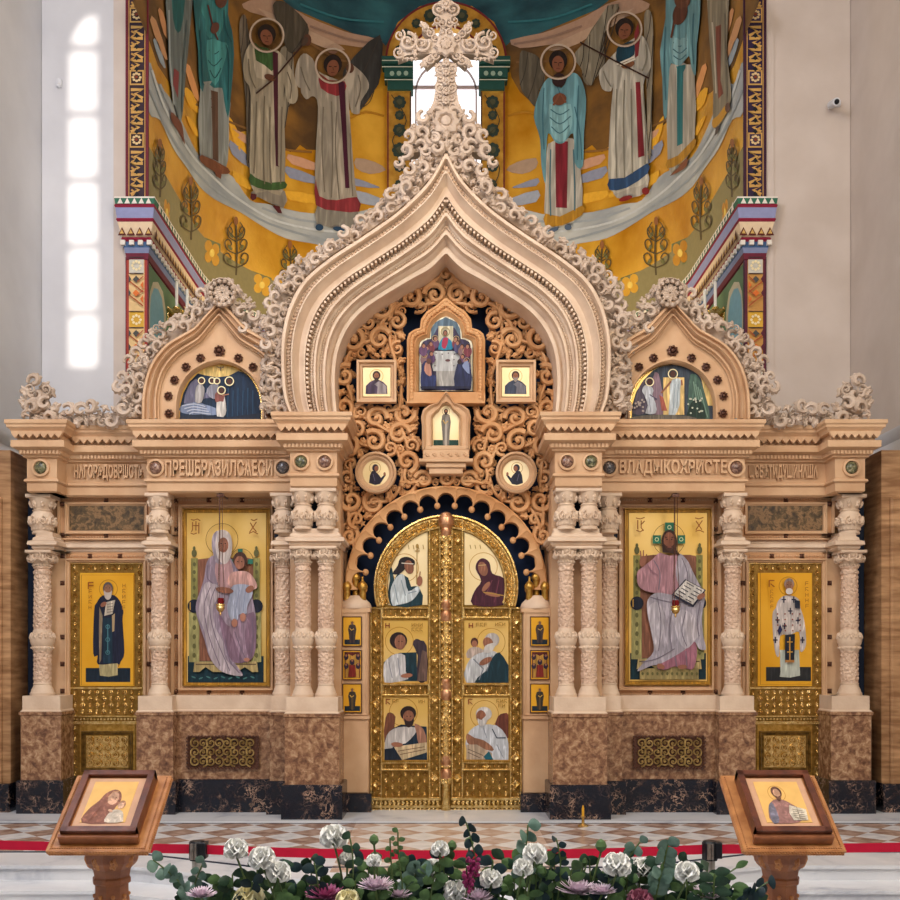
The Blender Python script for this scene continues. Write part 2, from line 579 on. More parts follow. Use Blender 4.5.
class Paint:
    """layers of flat paint laid on a panel; coordinates are read off in image space once and laid on the real surface"""
    def __init__(s, surf, sx=1, cell=None, tf=None, fold=38):
        s.fold = fold; s.surf = surf; s.sx = sx; s.layer = 1; s.big = False; s.cell = cell; s.mats = []; s.mb = MB(sx); s.tf = tf or (lambda x, y: (x, y))
    def mi(s, c):
        m = M[c] if c in M else paint(c, fold=s.fold if s.big else None)
        if m not in s.mats: s.mats.append(m)
        return s.mats.index(m)
    def poly(s, pts, c, sm=0, rad=None):
        pts = [s.tf(*p) for p in pts]
        if sm: pts = [tuple(p) for p in catmull(pts, sm, True)]
        ar = sum(pts[i][0] * pts[(i + 1) % len(pts)][1] - pts[(i + 1) % len(pts)][0] * pts[i][1] for i in range(len(pts)))
        if ar > 0: pts = pts[::-1]
        s.big = abs(ar) / 2 > (60 if s.cell is None else 200)
        mi = s.mi(c)
        s.big = False
        if s.cell:
            n = len(pts)
            dense = []
            for i in range(n):
                a, b = pts[i], pts[(i + 1) % n]
                k = max(1, int(math.hypot(b[0] - a[0], b[1] - a[1]) / s.cell))
                dense += [(a[0] + (b[0] - a[0]) * j / k, a[1] + (b[1] - a[1]) * j / k) for j in range(k)]
            n = len(dense)
            xs = [p[0] for p in dense]; ys = [p[1] for p in dense]
            extra = []
            gx = math.floor(min(xs) / s.cell) * s.cell
            while gx < max(xs):
                gy = math.floor(min(ys) / s.cell) * s.cell
                while gy < max(ys):
                    ins = False
                    j = n - 1
                    for i in range(n):
                        if (ys[i] > gy) != (ys[j] > gy) and gx < (xs[j] - xs[i]) * (gy - ys[i]) / (ys[j] - ys[i]) + xs[i]: ins = not ins
                        j = i
                    if ins: extra.append((gx, gy))
                    gy += s.cell
                gx += s.cell
            r = delaunay_2d_cdt([Vector(p) for p in dense + extra], [], [list(range(n))], 1, 1e-5)
            v = [s.surf(p[0], p[1], s.layer) for p in r[0]]
            fs = []
            for f in r[2]:
                p = [r[0][i] for i in f]
                a2 = (p[1][0] - p[0][0]) * (p[2][1] - p[0][1]) - (p[2][0] - p[0][0]) * (p[1][1] - p[0][1])
                fs.append(tuple(f) if a2 < 0 else tuple(f)[::-1])
        else:
            tri = tessellate_polygon([[Vector((p[0], p[1], 0)) for p in pts]])
            v = [s.surf(p[0], p[1], s.layer) for p in pts]
            fs = []
            for f in tri:
                p = [pts[i] for i in f]
                a2 = (p[1][0] - p[0][0]) * (p[2][1] - p[0][1]) - (p[2][0] - p[0][0]) * (p[1][1] - p[0][1])
                fs.append(tuple(f) if a2 < 0 else tuple(f)[::-1])
        if fs: s.mb.faces(v, fs, mi)
        s.layer += 1
    def ell(s, cx, cy, rx, ry, c, rot=0, n=18):
        q, w = math.cos(rot), math.sin(rot)
        s.poly([(cx + rx * math.cos(2 * PI * k / n) * q - ry * math.sin(2 * PI * k / n) * w, cy + rx * math.cos(2 * PI * k / n) * w + ry * math.sin(2 * PI * k / n) * q) for k in range(n)], c)
    def line(s, pts, w, c, sm=0, closed=False):
        pts = [s.tf(*p) for p in pts]
        tf, s.tf = s.tf, lambda x, y: (x, y)
        if sm: pts = [tuple(p) for p in catmull(pts, sm, closed)]
        if closed: pts = pts + pts[:1]
        n = len(pts)
        v, fs = [], []
        for i, p in enumerate(pts):
            a, b = pts[max(i - 1, 0)], pts[min(i + 1, n - 1)]
            if closed and i in (0, n - 1): a, b = pts[-2], pts[1]
            dx, dy = b[0] - a[0], b[1] - a[1]
            l_ = math.hypot(dx, dy) or 1
            nx, ny = -dy / l_ * w / 2, dx / l_ * w / 2
            v.append(s.surf(p[0] + nx, p[1] + ny, s.layer)); v.append(s.surf(p[0] - nx, p[1] - ny, s.layer))
        for i in range(n - 1): fs.append((2 * i, 2 * i + 1, 2 * i + 3, 2 * i + 2)[::-1])
        s.mb.faces(v, fs, s.mi(c))
        s.tf = tf
        s.layer += 1
    def ring(s, cx, cy, r, w, c, ry=None, n=28):
        ry = ry or r
        s.line([(cx + r * math.cos(2 * PI * k / n), cy + ry * math.sin(2 * PI * k / n)) for k in range(n)], w, c, 0, True)
    def rect(s, x0, y0, x1, y1, c): s.poly([(x0, y0), (x1, y0), (x1, y1), (x0, y1)], c)
    def flush(s, name, parent, label=None):
        if not s.mb.V: return None
        o = s.mb.build(name, s.mats, parent, smooth=False)
        if label: o['label'] = label
        s.mb = MB(s.sx); s.mats = []
        return o


def flat(d, eps=.0008):
    return lambda px, py, k: (PX(px, d), d - eps * k, PZ(py, d))


def text_mesh(txt, x0, x1, z0, z1, y, thick, mat, parent, name='inscription', bold=.03):
    cu = bpy.data.curves.new('t', 'FONT')
    cu.body = txt
    cu.extrude = .05
    cu.offset = bold
    cu.resolution_u = 3
    cu.space_character = 1.04
    o = bpy.data.objects.new('t', cu)
    COL.objects.link(o)
    dg = bpy.context.evaluated_depsgraph_get()
    me = bpy.data.meshes.new_from_object(o.evaluated_get(dg))
    COL.objects.unlink(o)
    bpy.data.objects.remove(o)
    v = np.empty(len(me.vertices) * 3); me.vertices.foreach_get('co', v); v = v.reshape(-1, 3)
    lo, hi = v.min(0), v.max(0)
    w = np.stack([x0 + (v[:, 0] - lo[0]) / (hi[0] - lo[0]) * (x1 - x0),
                  y - (v[:, 2] - lo[2]) / (hi[2] - lo[2]) * thick,
                  z0 + (v[:, 1] - lo[1]) / (hi[1] - lo[1]) * (z1 - z0)], 1)
    mb = MB()
    mb.faces(w, [tuple(p.vertices) for p in me.polygons])
    bpy.data.meshes.remove(me)
    return mb.build(name, mat, parent, smooth=False)
# ================================================================== ICONOSTASIS
ZTOP = 3.92
SIDE = {1: 'left', -1: 'right'}

CORN = [(-.3, ZTOP), (.16, ZTOP), (.16, 3.885), (.145, 3.87), (.145, 3.85), (.12, 3.83), (.11, 3.8), (.07, 3.795), (.07, 3.735), (.115, 3.725), (.115, 3.66), (.09, 3.65),
        (.075, 3.64), (.06, 3.635), (.055, 3.60), (.03, 3.59), (.03, 3.575), (.01, 3.57), (0, 3.56)]
FRZ = [(0, 3.56), (0, 3.365), (.02, 3.355), (.025, 3.335), (.01, 3.325), (0, 3.32), (0, 3.24), (-.02, 3.225), (-.3, 3.225)]
PATH = [(-4.19, 10.7), (-4.19, 10.0), (-3.89, 10.0), (-3.89, 10.25), (-2.99, 10.25), (-2.99, 10.0), (-1.513, 10.0), (-1.513, 9.7), (-1.057, 9.7), (-1.057, 10.5)]


def boss(parent, sx, x, z, y, r=.062, i=0):
    b = MB(sx)
    n = 24
    v, fs = [], []
    for (q, dy) in ((1.45, 0), (1.45, -.025), (1.1, -.03), (1.0, -.01)):
        for k in range(n): v.append((x + q * r * math.cos(2 * PI * k / n), y + dy, z + q * r * math.sin(2 * PI * k / n)))
    for j in range(3):
        for k in range(n): fs.append((j * n + k, j * n + (k + 1) % n, (j + 1) * n + (k + 1) % n, (j + 1) * n + k))
    b.faces(v, fs)
    o = b.build('boss', M['stone'], parent)
    g = MB(sx)
    g.ball((x, y - .01, z), r, sz=(1, .55, 1), seg=14, rings=10)
    go = g.build('boss_stone', gem_mats[i % 3], o)
    return o


gem_mats = [marble('green_serpentine', [(.35, '#2c2a24'), (.55, '#6a6a48'), (.7, '#b8a888')], 40), marble('red_jasper', [(.35, '#3a2420'), (.5, '#7a5848'), (.7, '#c0a088')], 40),
            marble('grey_agate', [(.35, '#26262c'), (.55, '#56504e'), (.7, '#a89a8c')], 40)]


def entablature(sx):
    t = thing('entablature', (0, 10.2, 3.22), 'carved cornice with lettered frieze over the %s half of the altar screen' % SIDE[sx], 'cornice')
    t.location = (-2.6 * sx, 10.2, 3.22)
    b = MB(sx); sweep_plan(b, PATH, CORN)
    # pendant wave row and small dentils on every straight front
    for (a, c) in zip(PATH[:-1], PATH[1:]):
        if abs(a[1] - c[1]) > .01: continue
        x0, x1, y = a[0] - .1, c[0] + .1, a[1]
        if y > 10.1: x0, x1 = a[0] + .11, c[0] - .11
        if a[0] == -2.99: x0, x1 = -3.09, -1.62
        n = int((x1 - x0) / .07)
        for k in range(n):
            xa = x0 + (x1 - x0) * k / n; w = (x1 - x0) / n
            xc = xa + w / 2
            b.prism([(xc - w * .5, 3.81), (xc - w * .5, 3.785), (xc - w * .3, 3.765), (xc, 3.742), (xc + w * .3, 3.765), (xc + w * .5, 3.785), (xc + w * .5, 3.81)], y - .135, y - .1)
        n = int((x1 - x0 - .1) / .036)
        for k in range(n):
            xa = x0 + .05 + (x1 - x0 - .1) * (k + .2) / n
            b.box(xa, xa + .02, y - .075, y - .05, 3.6, 3.635)
    b.build('cornice', M['stone'], t)
    b = MB(sx); sweep_plan(b, PATH, FRZ)
    b.build('frieze', M['stone'], t)
    i = 0
    for (x, y) in ((-4.05, 10.0), (-2.9, 10.0), (-1.63, 10.0), (-1.405, 9.7), (-1.175, 9.7)):
        boss(t, sx, x, 3.47, y, .058 if y < 9.8 else .062, i); i += 1
    if sx == 1:
        text_mesh('НАГОРѢДОВРѠСТЬ', -3.8, -3.1, 3.385, 3.55, 10.25, .035, M['stone'], t)
        text_mesh('ПРЕѠБРАЗИЛСѦЕСИ', -2.8, -1.73, 3.385, 3.55, 10.0, .035, M['stone'], t)
        b = MB()
        b.box(-2.82, -2.81, 9.985, 10.0, 3.37, 3.56); b.box(-1.72, -1.71, 9.985, 10.0, 3.37, 3.56)
    else:
        text_mesh('ВЛАДЫКОХРИСТЕ', 1.73, 2.8, 3.385, 3.55, 10.0, .035, M['stone'], t)
        text_mesh('ѠСВѢТИДУШИНАША', 3.1, 3.8, 3.385, 3.55, 10.25, .035, M['stone'], t)
    return t


COLS = [(-4.115, 10.2, 'outermost carved column at the far %s end of the altar screen'),
        (-2.9, 10.12, 'carved column between gilded side door and tall seated icon, %s side'),
        (-1.645, 10.12, 'carved column set back beside the inner edge of the %s tall seated icon'),
        (-1.405, 9.83, 'outer of the two projecting carved columns %s of the golden gates'),
        (-1.18, 9.83, 'inner projecting carved column next to the golden gates on the %s')]


def column_proto():
    c = thing('carved_column', (0, 9.0, 1.19), '', 'column', 'carved stone columns of the altar screen')
    Y = 9.0
    b = MB(); b.lathe([(.128, 1.19), (.128, 1.215), (.118, 1.225), (.112, 1.25), (.098, 1.275), (.09, 1.3), (.095, 1.305), (.095, 1.315), (.086, 1.32)], (0, Y), 28)
    b.build('base', M['stone_pale'], c)
    b = MB(); b.lathe([(.085, 1.32), (.083, 1.62), (.09, 1.63), (.09, 1.645)], (0, Y), 28)
    b.lathe([(.086, 1.86), (.084, 2.0), (.078, 2.42), (.088, 2.425), (.092, 2.44), (.088, 2.455), (.078, 2.46), (.078, 2.475), (.09, 2.485), (.09, 2.5)], (0, Y), 28)
    # carved vine: low lozenge net
    for (z0, z1, r0, r1) in ((1.34, 1.62, .085, .083), (1.88, 2.41, .086, .078)):
        rows = int((z1 - z0) / .042)
        for i in range(rows):
            z = z0 + (z1 - z0) * (i + .5) / rows
            r = r0 + (r1 - r0) * i / rows
            for k in range(9):
                a = 2 * PI * (k + (i % 2) * .5) / 9
                if math.sin(a) > .35: continue
                b.add(T['leaf'], (r * .97 * math.cos(a), Y + r * .97 * math.sin(a), z), .026, .7 if i % 2 else -.7, phi=a + PI / 2, ydepth=.95)
    b.build('shaft', M['stone_shaft'], c)
    b = MB(); b.lathe([(.09, 1.645), (.1, 1.66), (.104, 1.675), (.1, 1.69), (.112, 1.71), (.121, 1.74), (.121, 1.76), (.113, 1.79), (.1, 1.82), (.09, 1.85), (.086, 1.86)], (0, Y), 28)
    for k in range(14):
        a = 2 * PI * k / 14
        b.add(T['leaf'], (.112 * math.cos(a), Y + .112 * math.sin(a), 1.795), .04, 0, phi=a + PI / 2, tilt=-.3, ydepth=1)
        b.add(T['bead'], (.104 * math.cos(a), Y + .104 * math.sin(a), 1.675), .013)
    b.build('knop', M['stone_pale'], c)
    b = MB(); b.lathe([(.082, 2.5), (.09, 2.52), (.1, 2.56), (.118, 2.61), (.128, 2.63)], (0, Y), 28)
    b.box(-.135, .135, Y - .135, Y + .135, 2.63, 2.66, bev=.008)
    for k in range(8):
        a = 2 * PI * (k + .5) / 8
        b.add(T['acanthus'], (.11 * math.cos(a), Y + .11 * math.sin(a), 2.575), .075, 0, phi=a + PI / 2, tilt=.25)
        a2 = 2 * PI * k / 8
        b.add(T['scroll_lo'], (.125 * math.cos(a2), Y + .125 * math.sin(a2), 2.605), .036, 0, k % 2, phi=a2 + PI / 2)
    for k in range(18):
        a = 2 * PI * k / 18
        b.add(T['bead'], (.093 * math.cos(a), Y + .093 * math.sin(a), 2.512), .013)
    b.build('capital', M['stone_pale'], c)
    b = MB(); b.lathe([(.11, 2.83), (.11, 2.85), (.1, 2.86), (.118, 2.89), (.132, 2.93), (.134, 2.97), (.122, 3.02), (.1, 3.05), (.1, 3.06), (.11, 3.07), (.1, 3.075), (.09, 3.085), (.1, 3.10), (.124, 3.14), (.138, 3.19)], (0, Y), 28)
    b.box(-.14, .14, Y - .14, Y + .14, 3.19, 3.225, bev=.006)
    for k in range(8):
        a = 2 * PI * (k + .5) / 8
        b.add(T['scroll_lo'], (.128 * math.cos(a), Y + .128 * math.sin(a), 2.955), .05, 0, k % 2, phi=a + PI / 2, ydepth=1.6)
        b.add(T['leaf'], (.118 * math.cos(a), Y + .118 * math.sin(a), 3.13), .042, 0, phi=a + PI / 2, tilt=.4, ydepth=1.6)
        b.add(T['leaf'], (.13 * math.cos(a + .39), Y + .13 * math.sin(a + .39), 2.95), .045, 0, phi=a + .39 + PI / 2, ydepth=1.3)
    for k in range(18):
        a = 2 * PI * k / 18
        b.add(T['leaf'], (.112 * math.cos(a), Y + .112 * math.sin(a), 2.885), .022, 0, phi=a + PI / 2)
    b.build('urn', M['stone_pale'], c)
    for ch in c.children:      # slim the turned parts to their real girth
        kx = {'base': .88, 'shaft': .92, 'knop': .92, 'capital': .9, 'urn': .84}[ch.name.split('.')[0]]
        ch.scale = (kx, kx, 1)
    return c


def columns():
    p = column_proto()
    first = True
    for sx in (1, -1):
        for (x, y, lab) in COLS:
            o = p if first else copy_tree(p)
            first = False
            o.location = (x * sx, y, 1.19)
            q = .96 if y < 10 else (1.08 if x < -4 else 1.0)
            o.scale = (q, q, 1)
            o['label'] = lab % SIDE[sx]


def stud_child(proto_me, parent, x, y, z, sx):
    o = bpy.data.objects.new('stud', proto_me)
    COL.objects.link(o); o.parent = parent
    o.location = Vector((x * sx, y, z)) - parent.location
    return o


def frame_rect(b, x0, x1, z0, z1, y, w, t, mi=0):
    """four mitred mouldings round a rectangle, w wide and t proud of y"""
    prof = [(0, y), (0, y - t), (.35, y - t), (.5, y - t * .55), (.8, y - t * .5), (1, y - t * .15), (1, y)]
    o = [(x0, z0), (x0, z1), (x1, z1), (x1, z0)]
    i_ = [(x0 + w, z0 + w), (x0 + w, z1 - w), (x1 - w, z1 - w), (x1 - w, z0 + w)]
    v, fs = [], []
    for a, c in zip(o, i_):
        for (q, yy) in prof: v.append((a[0] + (c[0] - a[0]) * q, yy, a[1] + (c[1] - a[1]) * q))
    k = len(prof)
    for i in range(4):
        for j in range(k - 1):
            fs.append((i * k + j, i * k + j + 1, ((i + 1) % 4) * k + j + 1, ((i + 1) % 4) * k + j))
    b.faces(v, fs, mi)


def dentil_line(b, x0, z0, x1, z1, y, pitch=.028, s=.007):
    L = math.hypot(x1 - x0, z1 - z0); n = max(1, int(L / pitch))
    for k in range(n):
        t = (k + .5) / n
        x, z = x0 + (x1 - x0) * t, z0 + (z1 - z0) * t
        b.box(x - s, x + s, y - .012, y + .002, z - s, z + s)


def side_wall(sx):
    t = thing('iconostasis_wall', (-2.6 * sx, 10.5, 0), '%s half of the carved honey stone altar screen wall framing door and icon' % SIDE[sx], 'altar screen')
    b = MB(sx)
    W = 10.36
    # body with an opening for the side door
    xl, xr = PX(70, W), PX(144, W)
    b.box(-4.1, xl, W, W + .3, 0, 3.24)
    b.box(xl, xr, W, W + .3, PZ(563, W), 3.24)
    b.box(xr, -1.03, W, W + .3, 0, 3.24)
    b.build('wall_body', M['panel_recess'], t)
    # impost course across the bay, broken forward over the columns
    prof = [(-.3, 2.84), (.09, 2.84), (.09, 2.8), (.11, 2.785), (.115, 2.76), (.15, 2.745), (.155, 2.71), (.12, 2.7), (.12, 2.68), (.1, 2.66), (-.3, 2.66)]
    b = MB(sx)
    p2 = [(max(o - .115, -.3), z) for o, z in prof]
    sweep_plan(b, [(-4.17, 10.6), (-4.17, 10.08), (-3.95, 10.08), (-3.95, 10.35), (-3.02, 10.35), (-3.02, 10.08), (-2.8, 10.08), (-2.8, 10.42)], p2)
    sweep_plan(b, [(-1.72, 10.5), (-1.72, 10.08), (-1.53, 10.08), (-1.53, 9.78), (-1.03, 9.78), (-1.03, 10.5)], p2)
    b.build('impost_course', M['stone_pale'], t)
    # pier body behind the projecting pair
    b = MB(sx); b.box(-1.56, -1.05, 10.02, 10.4, 1.1, 2.75)
    b.box(-1.13, -1.05, 9.95, 10.4, 2.8, 3.25)
    b.build('pier_body', M['stone'], t)
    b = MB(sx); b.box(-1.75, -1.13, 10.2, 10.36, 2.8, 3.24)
    b.build('recess_shade_block', M['dark_stone_and_shade'], t)  # navy block between the urns, recess shade put into its colour
    b = MB(sx); b.box(-4.41, -4.11, 10.55, 10.75, .0, 3.3); b.build('gap_shade_block', M['dark_stone_and_shade'], t)  # navy block added for the shaded side of the travertine pier
    # surround of the tall icon
    b = MB(sx); y = W
    X0, X1, Z0, Z1 = PX(172, y), PX(277, y), PZ(698, y), PZ(493, y)
    frame_rect(b, X0, X1, Z0, Z1, y, .028, .05)
    frame_rect(b, PX(179.5, y), PX(273.5, y), PZ(690, y), PZ(505, y), y, .045, .05)
    for (a, z0, c, z1) in ((PX(176.5, y), Z0, PX(176.5, y), Z1), ):
        dentil_line(b, a, z0 + .06, c, z1 - .06, y - .003)
    dentil_line(b, PX(275, y), Z0 + .06, PX(275, y), Z1 - .06, y - .003)
    dentil_line(b, X0 + .05, PZ(500, y), X1 - .05, PZ(500, y), y - .003)
    dentil_line(b, X0 + .05, PZ(694, y), X1 - .05, PZ(694, y), y - .003)
    b.build('icon_surround', M['stone'], t)
    # surround of the side door and of the marble slab
    b = MB(sx)
    frame_rect(b, PX(66.5, y), PX(147, y), -.6, PZ(559, y), y, .04, .05)
    frame_rect(b, PX(66, y), PX(148, y), PZ(534, y), PZ(503, y), y, .035, .04)
    frame_rect(b, PX(59, y), PX(152, y), PZ(540, y), PZ(493, y), y, .02, .05)
    dentil_line(b, PX(62, y), PZ(537, y), PX(149, y), PZ(537, y), y - .003)
    dentil_line(b, PX(62, y), PZ(499, y), PX(149, y), PZ(499, y), y - .003)
    dentil_line(b, PX(62, y), PZ(556, y), PX(149, y), PZ(556, y), y - .003)
    dentil_line(b, PX(62, y), PZ(700, y), PX(62, y), PZ(563, y), y - .003)
    b.box(PX(52, y), PX(66.5, y), y - .02, y + .1, 0, PZ(549, y)); b.box(PX(147, y), PX(150, y), y - .02, y, 0, PZ(549, y))
    b.build('door_surround', M['stone'], t)
    b = MB(sx); b.box(PX(70, y), PX(144, y), y - .012, y + .01, PZ(530.5, y), PZ(506, y))
    b.build('marble_slab', M['green_marble'], t)['label'] = 'dark mottled marble slab'
    sm = MB(); sm.add(T['stud'], (0, 0, 0), .024)
    so = sm.build('stud', M['gem'], None, smooth=False, origin=(0, 0, 0)); me = so.data
    bpy.data.objects.remove(so)
    yy = W - .005
    pts = [(x, z) for x in (176, 275) for z in (501, 529, 556, 583, 610, 637, 664, 692)] + [(x, z) for x in (209, 242) for z in (500, 693)]
    pts += [(x, z) for x in (62.5,) for z in (504, 535, 556, 583, 610, 637, 664, 691)] + [(149, 583), (149, 610), (149, 637), (149, 664)]
    pts += [(106, 500), (106, 536.5), (90, 556), (120, 556)]
    for (a, c) in pts:
        y2 = W - .024 if a == 62.5 or a == 149 else yy
        stud_child(me, t, PX(a, y2), y2, PZ(c, y2), sx)
    return t


def plinth(sx):
    t = thing('marble_plinth', (-2.4 * sx, 10.1, 0), 'mottled brown marble plinth with black veined base under the %s half of the screen' % SIDE[sx], 'plinth')
    P1 = [(-4.27, 10.6), (-4.27, 10.03), (-3.86, 10.03), (-3.86, 10.5)]
    P2 = [(-3.09, 10.6), (-3.09, 9.97), (-2.72, 9.97), (-2.72, 10.12), (-1.76, 10.12), (-1.76, 9.97), (-1.56, 9.97), (-1.56, 9.66), (-1.03, 9.66), (-1.03, 10.5)]
    b = MB(sx)
    for p in (P1, P2): sweep_plan(b, p, [(-.3, 1.19), (-.015, 1.19), (-.015, 1.05), (.0, 1.04), (0, 1.02)])
    b.build('pedestal_course', M['stone_pale'], t)
    b = MB(sx)
    for p in (P1, P2): sweep_plan(b, p, [(-.3, 1.03), (.012, 1.03), (.012, 1.0), (-.003, .99), (-.003, .34)])
    b.build('plinth_body', M['brown_marble'], t)
    b = MB(sx)
    for p in (P1, P2): sweep_plan(b, p, [(-.3, .345), (.02, .345), (.03, .335), (.03, 0)])
    b.build('plinth_base', M['black_marble'], t)
    b = MB(sx); y = 10.12
    x0, x1, z0, z1 = PX(188, y), PX(259, y), PZ(768, y), PZ(736, y)
    frame_rect(b, x0, x1, z0, z1, y, .04, .025)
    for (a, c, e, g) in ((x0, z0, x1, z0), (x0, z1, x1, z1), (x0, z0, x0, z1), (x1, z0, x1, z1)):
        dentil_line(b, a, c, e, g, y - .03, .034, .009)
    o = b.build('relief_frame', M['gem'], t)
    b = MB(sx); b.box(x0 + .03, x1 - .03, y - .01, y, z0 + .03, z1 - .03)  # dark backing, shade behind the scrolls put into its colour
    n = 8
    for i in range(n):
        for j in range(3):
            b.add(T['scroll'], (x0 + .08 + (x1 - x0 - .16) * i / (n - 1), y - .01, z0 + .07 + (z1 - z0 - .14) * j / 2), .056, PI * ((i + j) % 2), (i >= n / 2) != (j % 2 == 0), ydepth=1.8, mi=1)
    b.build('relief_panel', [M['gem'], metal('bronze_relief_' + SIDE[sx], '#8e7240', '#ccac6c', .35, .6, 60, .3, 20)], t)['label'] = 'bronze scrollwork relief'
    return t


# ------------------------------------------------------------------ painted icons
def halo(P, x, y, r, c='#c98a2c', w=1.0): P.ring(x, y, r, w, c)


def bust(P, cx, cy, w, h, robe, robe2, hair='#3a2a24', skin='#8e5c42', beard=None, halo_c='#c9963c', headscarf=None, base=None):
    """half figure: cx, cy centre of the face"""
    r = w * .17
    halo(P, cx, cy, r * 1.75, halo_c, max(.5, w * .02))
    P.poly([(cx - w * .5, cy + h), (cx - w * .48, cy + h * .55), (cx - w * .3, cy + r * 1.6), (cx - r * .5, cy + r * 1.0), (cx + r * .5, cy + r * 1.0), (cx + w * .3, cy + r * 1.6), (cx + w * .48, cy + h * .55), (cx + w * .5, cy + h)], robe, 0)
    P.poly([(cx + w * .02, cy + h), (cx + w * .05, cy + h * .6), (cx - w * .1, cy + r * 2.2), (cx + r * .7, cy + r * 1.4), (cx + w * .34, cy + r * 2.2), (cx + w * .46, cy + h * .6), (cx + w * .45, cy + h)], robe2, 0)
    P.ell(cx, cy - r * .15, r * 1.05, r * 1.2, headscarf or hair)
    P.ell(cx, cy + r * .1, r * .72, r * .98, skin)
    if beard: P.poly([(cx - r * .7, cy + r * .2), (cx - r * .3, cy + r * .5), (cx + r * .3, cy + r * .5), (cx + r * .7, cy + r * .2), (cx + r * .45, cy + r * 1.3), (cx, cy + r * 1.7), (cx - r * .45, cy + r * 1.3)], beard)
    P.ell(cx - r * .28, cy - r * .05, r * .1, r * .06, '#20140f', n=6); P.ell(cx + r * .28, cy - r * .05, r * .1, r * .06, '#20140f', n=6)
    P.line([(cx, cy - r * .05), (cx + r * .06, cy + r * .3)], r * .1, '#6a3f2c')


def standing(P, cx, top, h, robe, inner, hair='#3a2a24', skin='#8e5c42', beard=None, trim='#c9a24a', wd=.34, halo_c='#c9963c'):
    r = h * .062
    w = h * wd
    halo(P, cx, top + r * 1.1, r * 1.6, halo_c, max(.4, r * .16))
    P.poly([(cx - w * .32, top + h * .97), (cx - w * .4, top + h * .6), (cx - w * .5, top + h * .35), (cx - w * .38, top + h * .17), (cx - r * .5, top + r * 2), (cx + r * .5, top + r * 2),
            (cx + w * .38, top + h * .17), (cx + w * .5, top + h * .35), (cx + w * .4, top + h * .6), (cx + w * .32, top + h * .97)], robe)
    P.poly([(cx - w * .13, top + h * .99), (cx - w * .12, top + h * .5), (cx, top + h * .2), (cx + w * .12, top + h * .5), (cx + w * .13, top + h * .99)], inner)
    P.line([(cx - w * .3, top + h * .3), (cx - w * .08, top + h * .4), (cx + w * .2, top + h * .33)], max(.5, w * .09), trim)
    P.ell(cx, top + r, r * .95, r * 1.1, hair)
    P.ell(cx, top + r * 1.2, r * .65, r * .9, skin)
    if beard: P.ell(cx, top + r * 1.95, r * .55, r * .75, beard, n=10)


def book(P, x, y, w, h, a=0):
    q, s_ = math.cos(a), math.sin(a)
    f = lambda u, v: (x + u * q - v * s_, y + u * s_ + v * q)
    P.poly([f(-w / 2 - .8, -h / 2 - .8), f(w / 2 + .8, -h / 2 - .8), f(w / 2 + .8, h / 2 + .8), f(-w / 2 - .8, h / 2 + .8)], '#2c221e')
    P.poly([f(-w / 2, -h / 2), f(w / 2, -h / 2), f(w / 2, h / 2), f(-w / 2, h / 2)], '#ddd2c0')
    for i in range(5):
        v = -h / 2 + h * (i + .8) / 5.6
        P.line([f(-w * .42, v), f(-w * .06, v)], h * .07, '#3a3030'); P.line([f(w * .06, v), f(w * .42, v)], h * .07, '#3a3030')


def rect_icon(name, sx, x0, y0, x1, y1, d, label, draw, cat='icon', gold='gold_leaf', depth=.03, rim=.03, rimmat='stone', parent=None, border=None, group=None):
    """framed painted panel; draw(P) paints the figures in photo coordinates (left side)"""
    X0, X1, Z0, Z1 = PX(x0, d), PX(x1, d), PZ(y1, d), PZ(y0, d)
    if parent is None:
        t = thing(name, ((X0 + X1) / 2 * sx, d, Z0), label, cat, group)
    else:
        t = None
    b = MB(sx); b.box(X0, X1, d, d + depth, Z0, Z1)
    pn = b.build('panel' if parent is None else name, M[gold], t or parent, smooth=False)
    if parent is not None and label: pn['label'] = label
    host = t or parent
    sub = pn
    if rim:
        b = MB(sx); frame_rect(b, X0 - rim, X1 + rim, Z0 - rim, Z1 + rim, d + depth, rim * 1.15, depth + .02)
        b.build('frame', M[rimmat], t or pn)
    P = Paint(flat(d), sx)
    draw(P)
    P.flush('painting' if parent is None else 'painted_figure', t or pn)
    return t or pn


def throne(P, f, seat=True):
    g, gd = '#8f8a4e', '#5d5a34'
    P.poly([f(155, 720), f(465, 720), f(465, 828), f(155, 828)], '#12303a')
    P.poly([f(195, 325), f(250, 318), f(400, 318), f(430, 325), f(430, 740), f(195, 740)], '#8a5a44')
    for (a, c) in ((168, 196), (424, 450)):
        P.poly([f(a, 320), f(c, 320), f(c, 500), f(a, 500)], g)
        P.poly([f(a - 8, 540), f(c + 6, 540), f(c + 6, 745), f(a - 8, 745)], '#a09a62')
        for k in range(5):
            P.ell(*f((a + c) / 2, 345 + k * 32), 1.6, 2.2, gd, n=8); P.ell(*f((a + c) / 2, 565 + k * 38), 1.8, 2.6, gd, n=8)
        P.ell(*f((a + c) / 2, 300), 2.6, 4, gd, n=10); P.ell(*f((a + c) / 2, 280), 1.4, 2.2, gd, n=8)
        P.ell(*f((a + c) / 2, 516), 6.6, 6.8, '#161c2c'); P.line([f(a - 2, 500), f(a - 2, 532)], 1, '#b08a3c')
    P.poly([f(185, 742), f(440, 742), f(445, 785), f(420, 785), f(390, 765), f(360, 785), f(260, 785), f(230, 765), f(205, 785), f(180, 785)], '#b09c68')
    P.line([f(190, 754), f(436, 754)], 1.2, '#5d4a34')


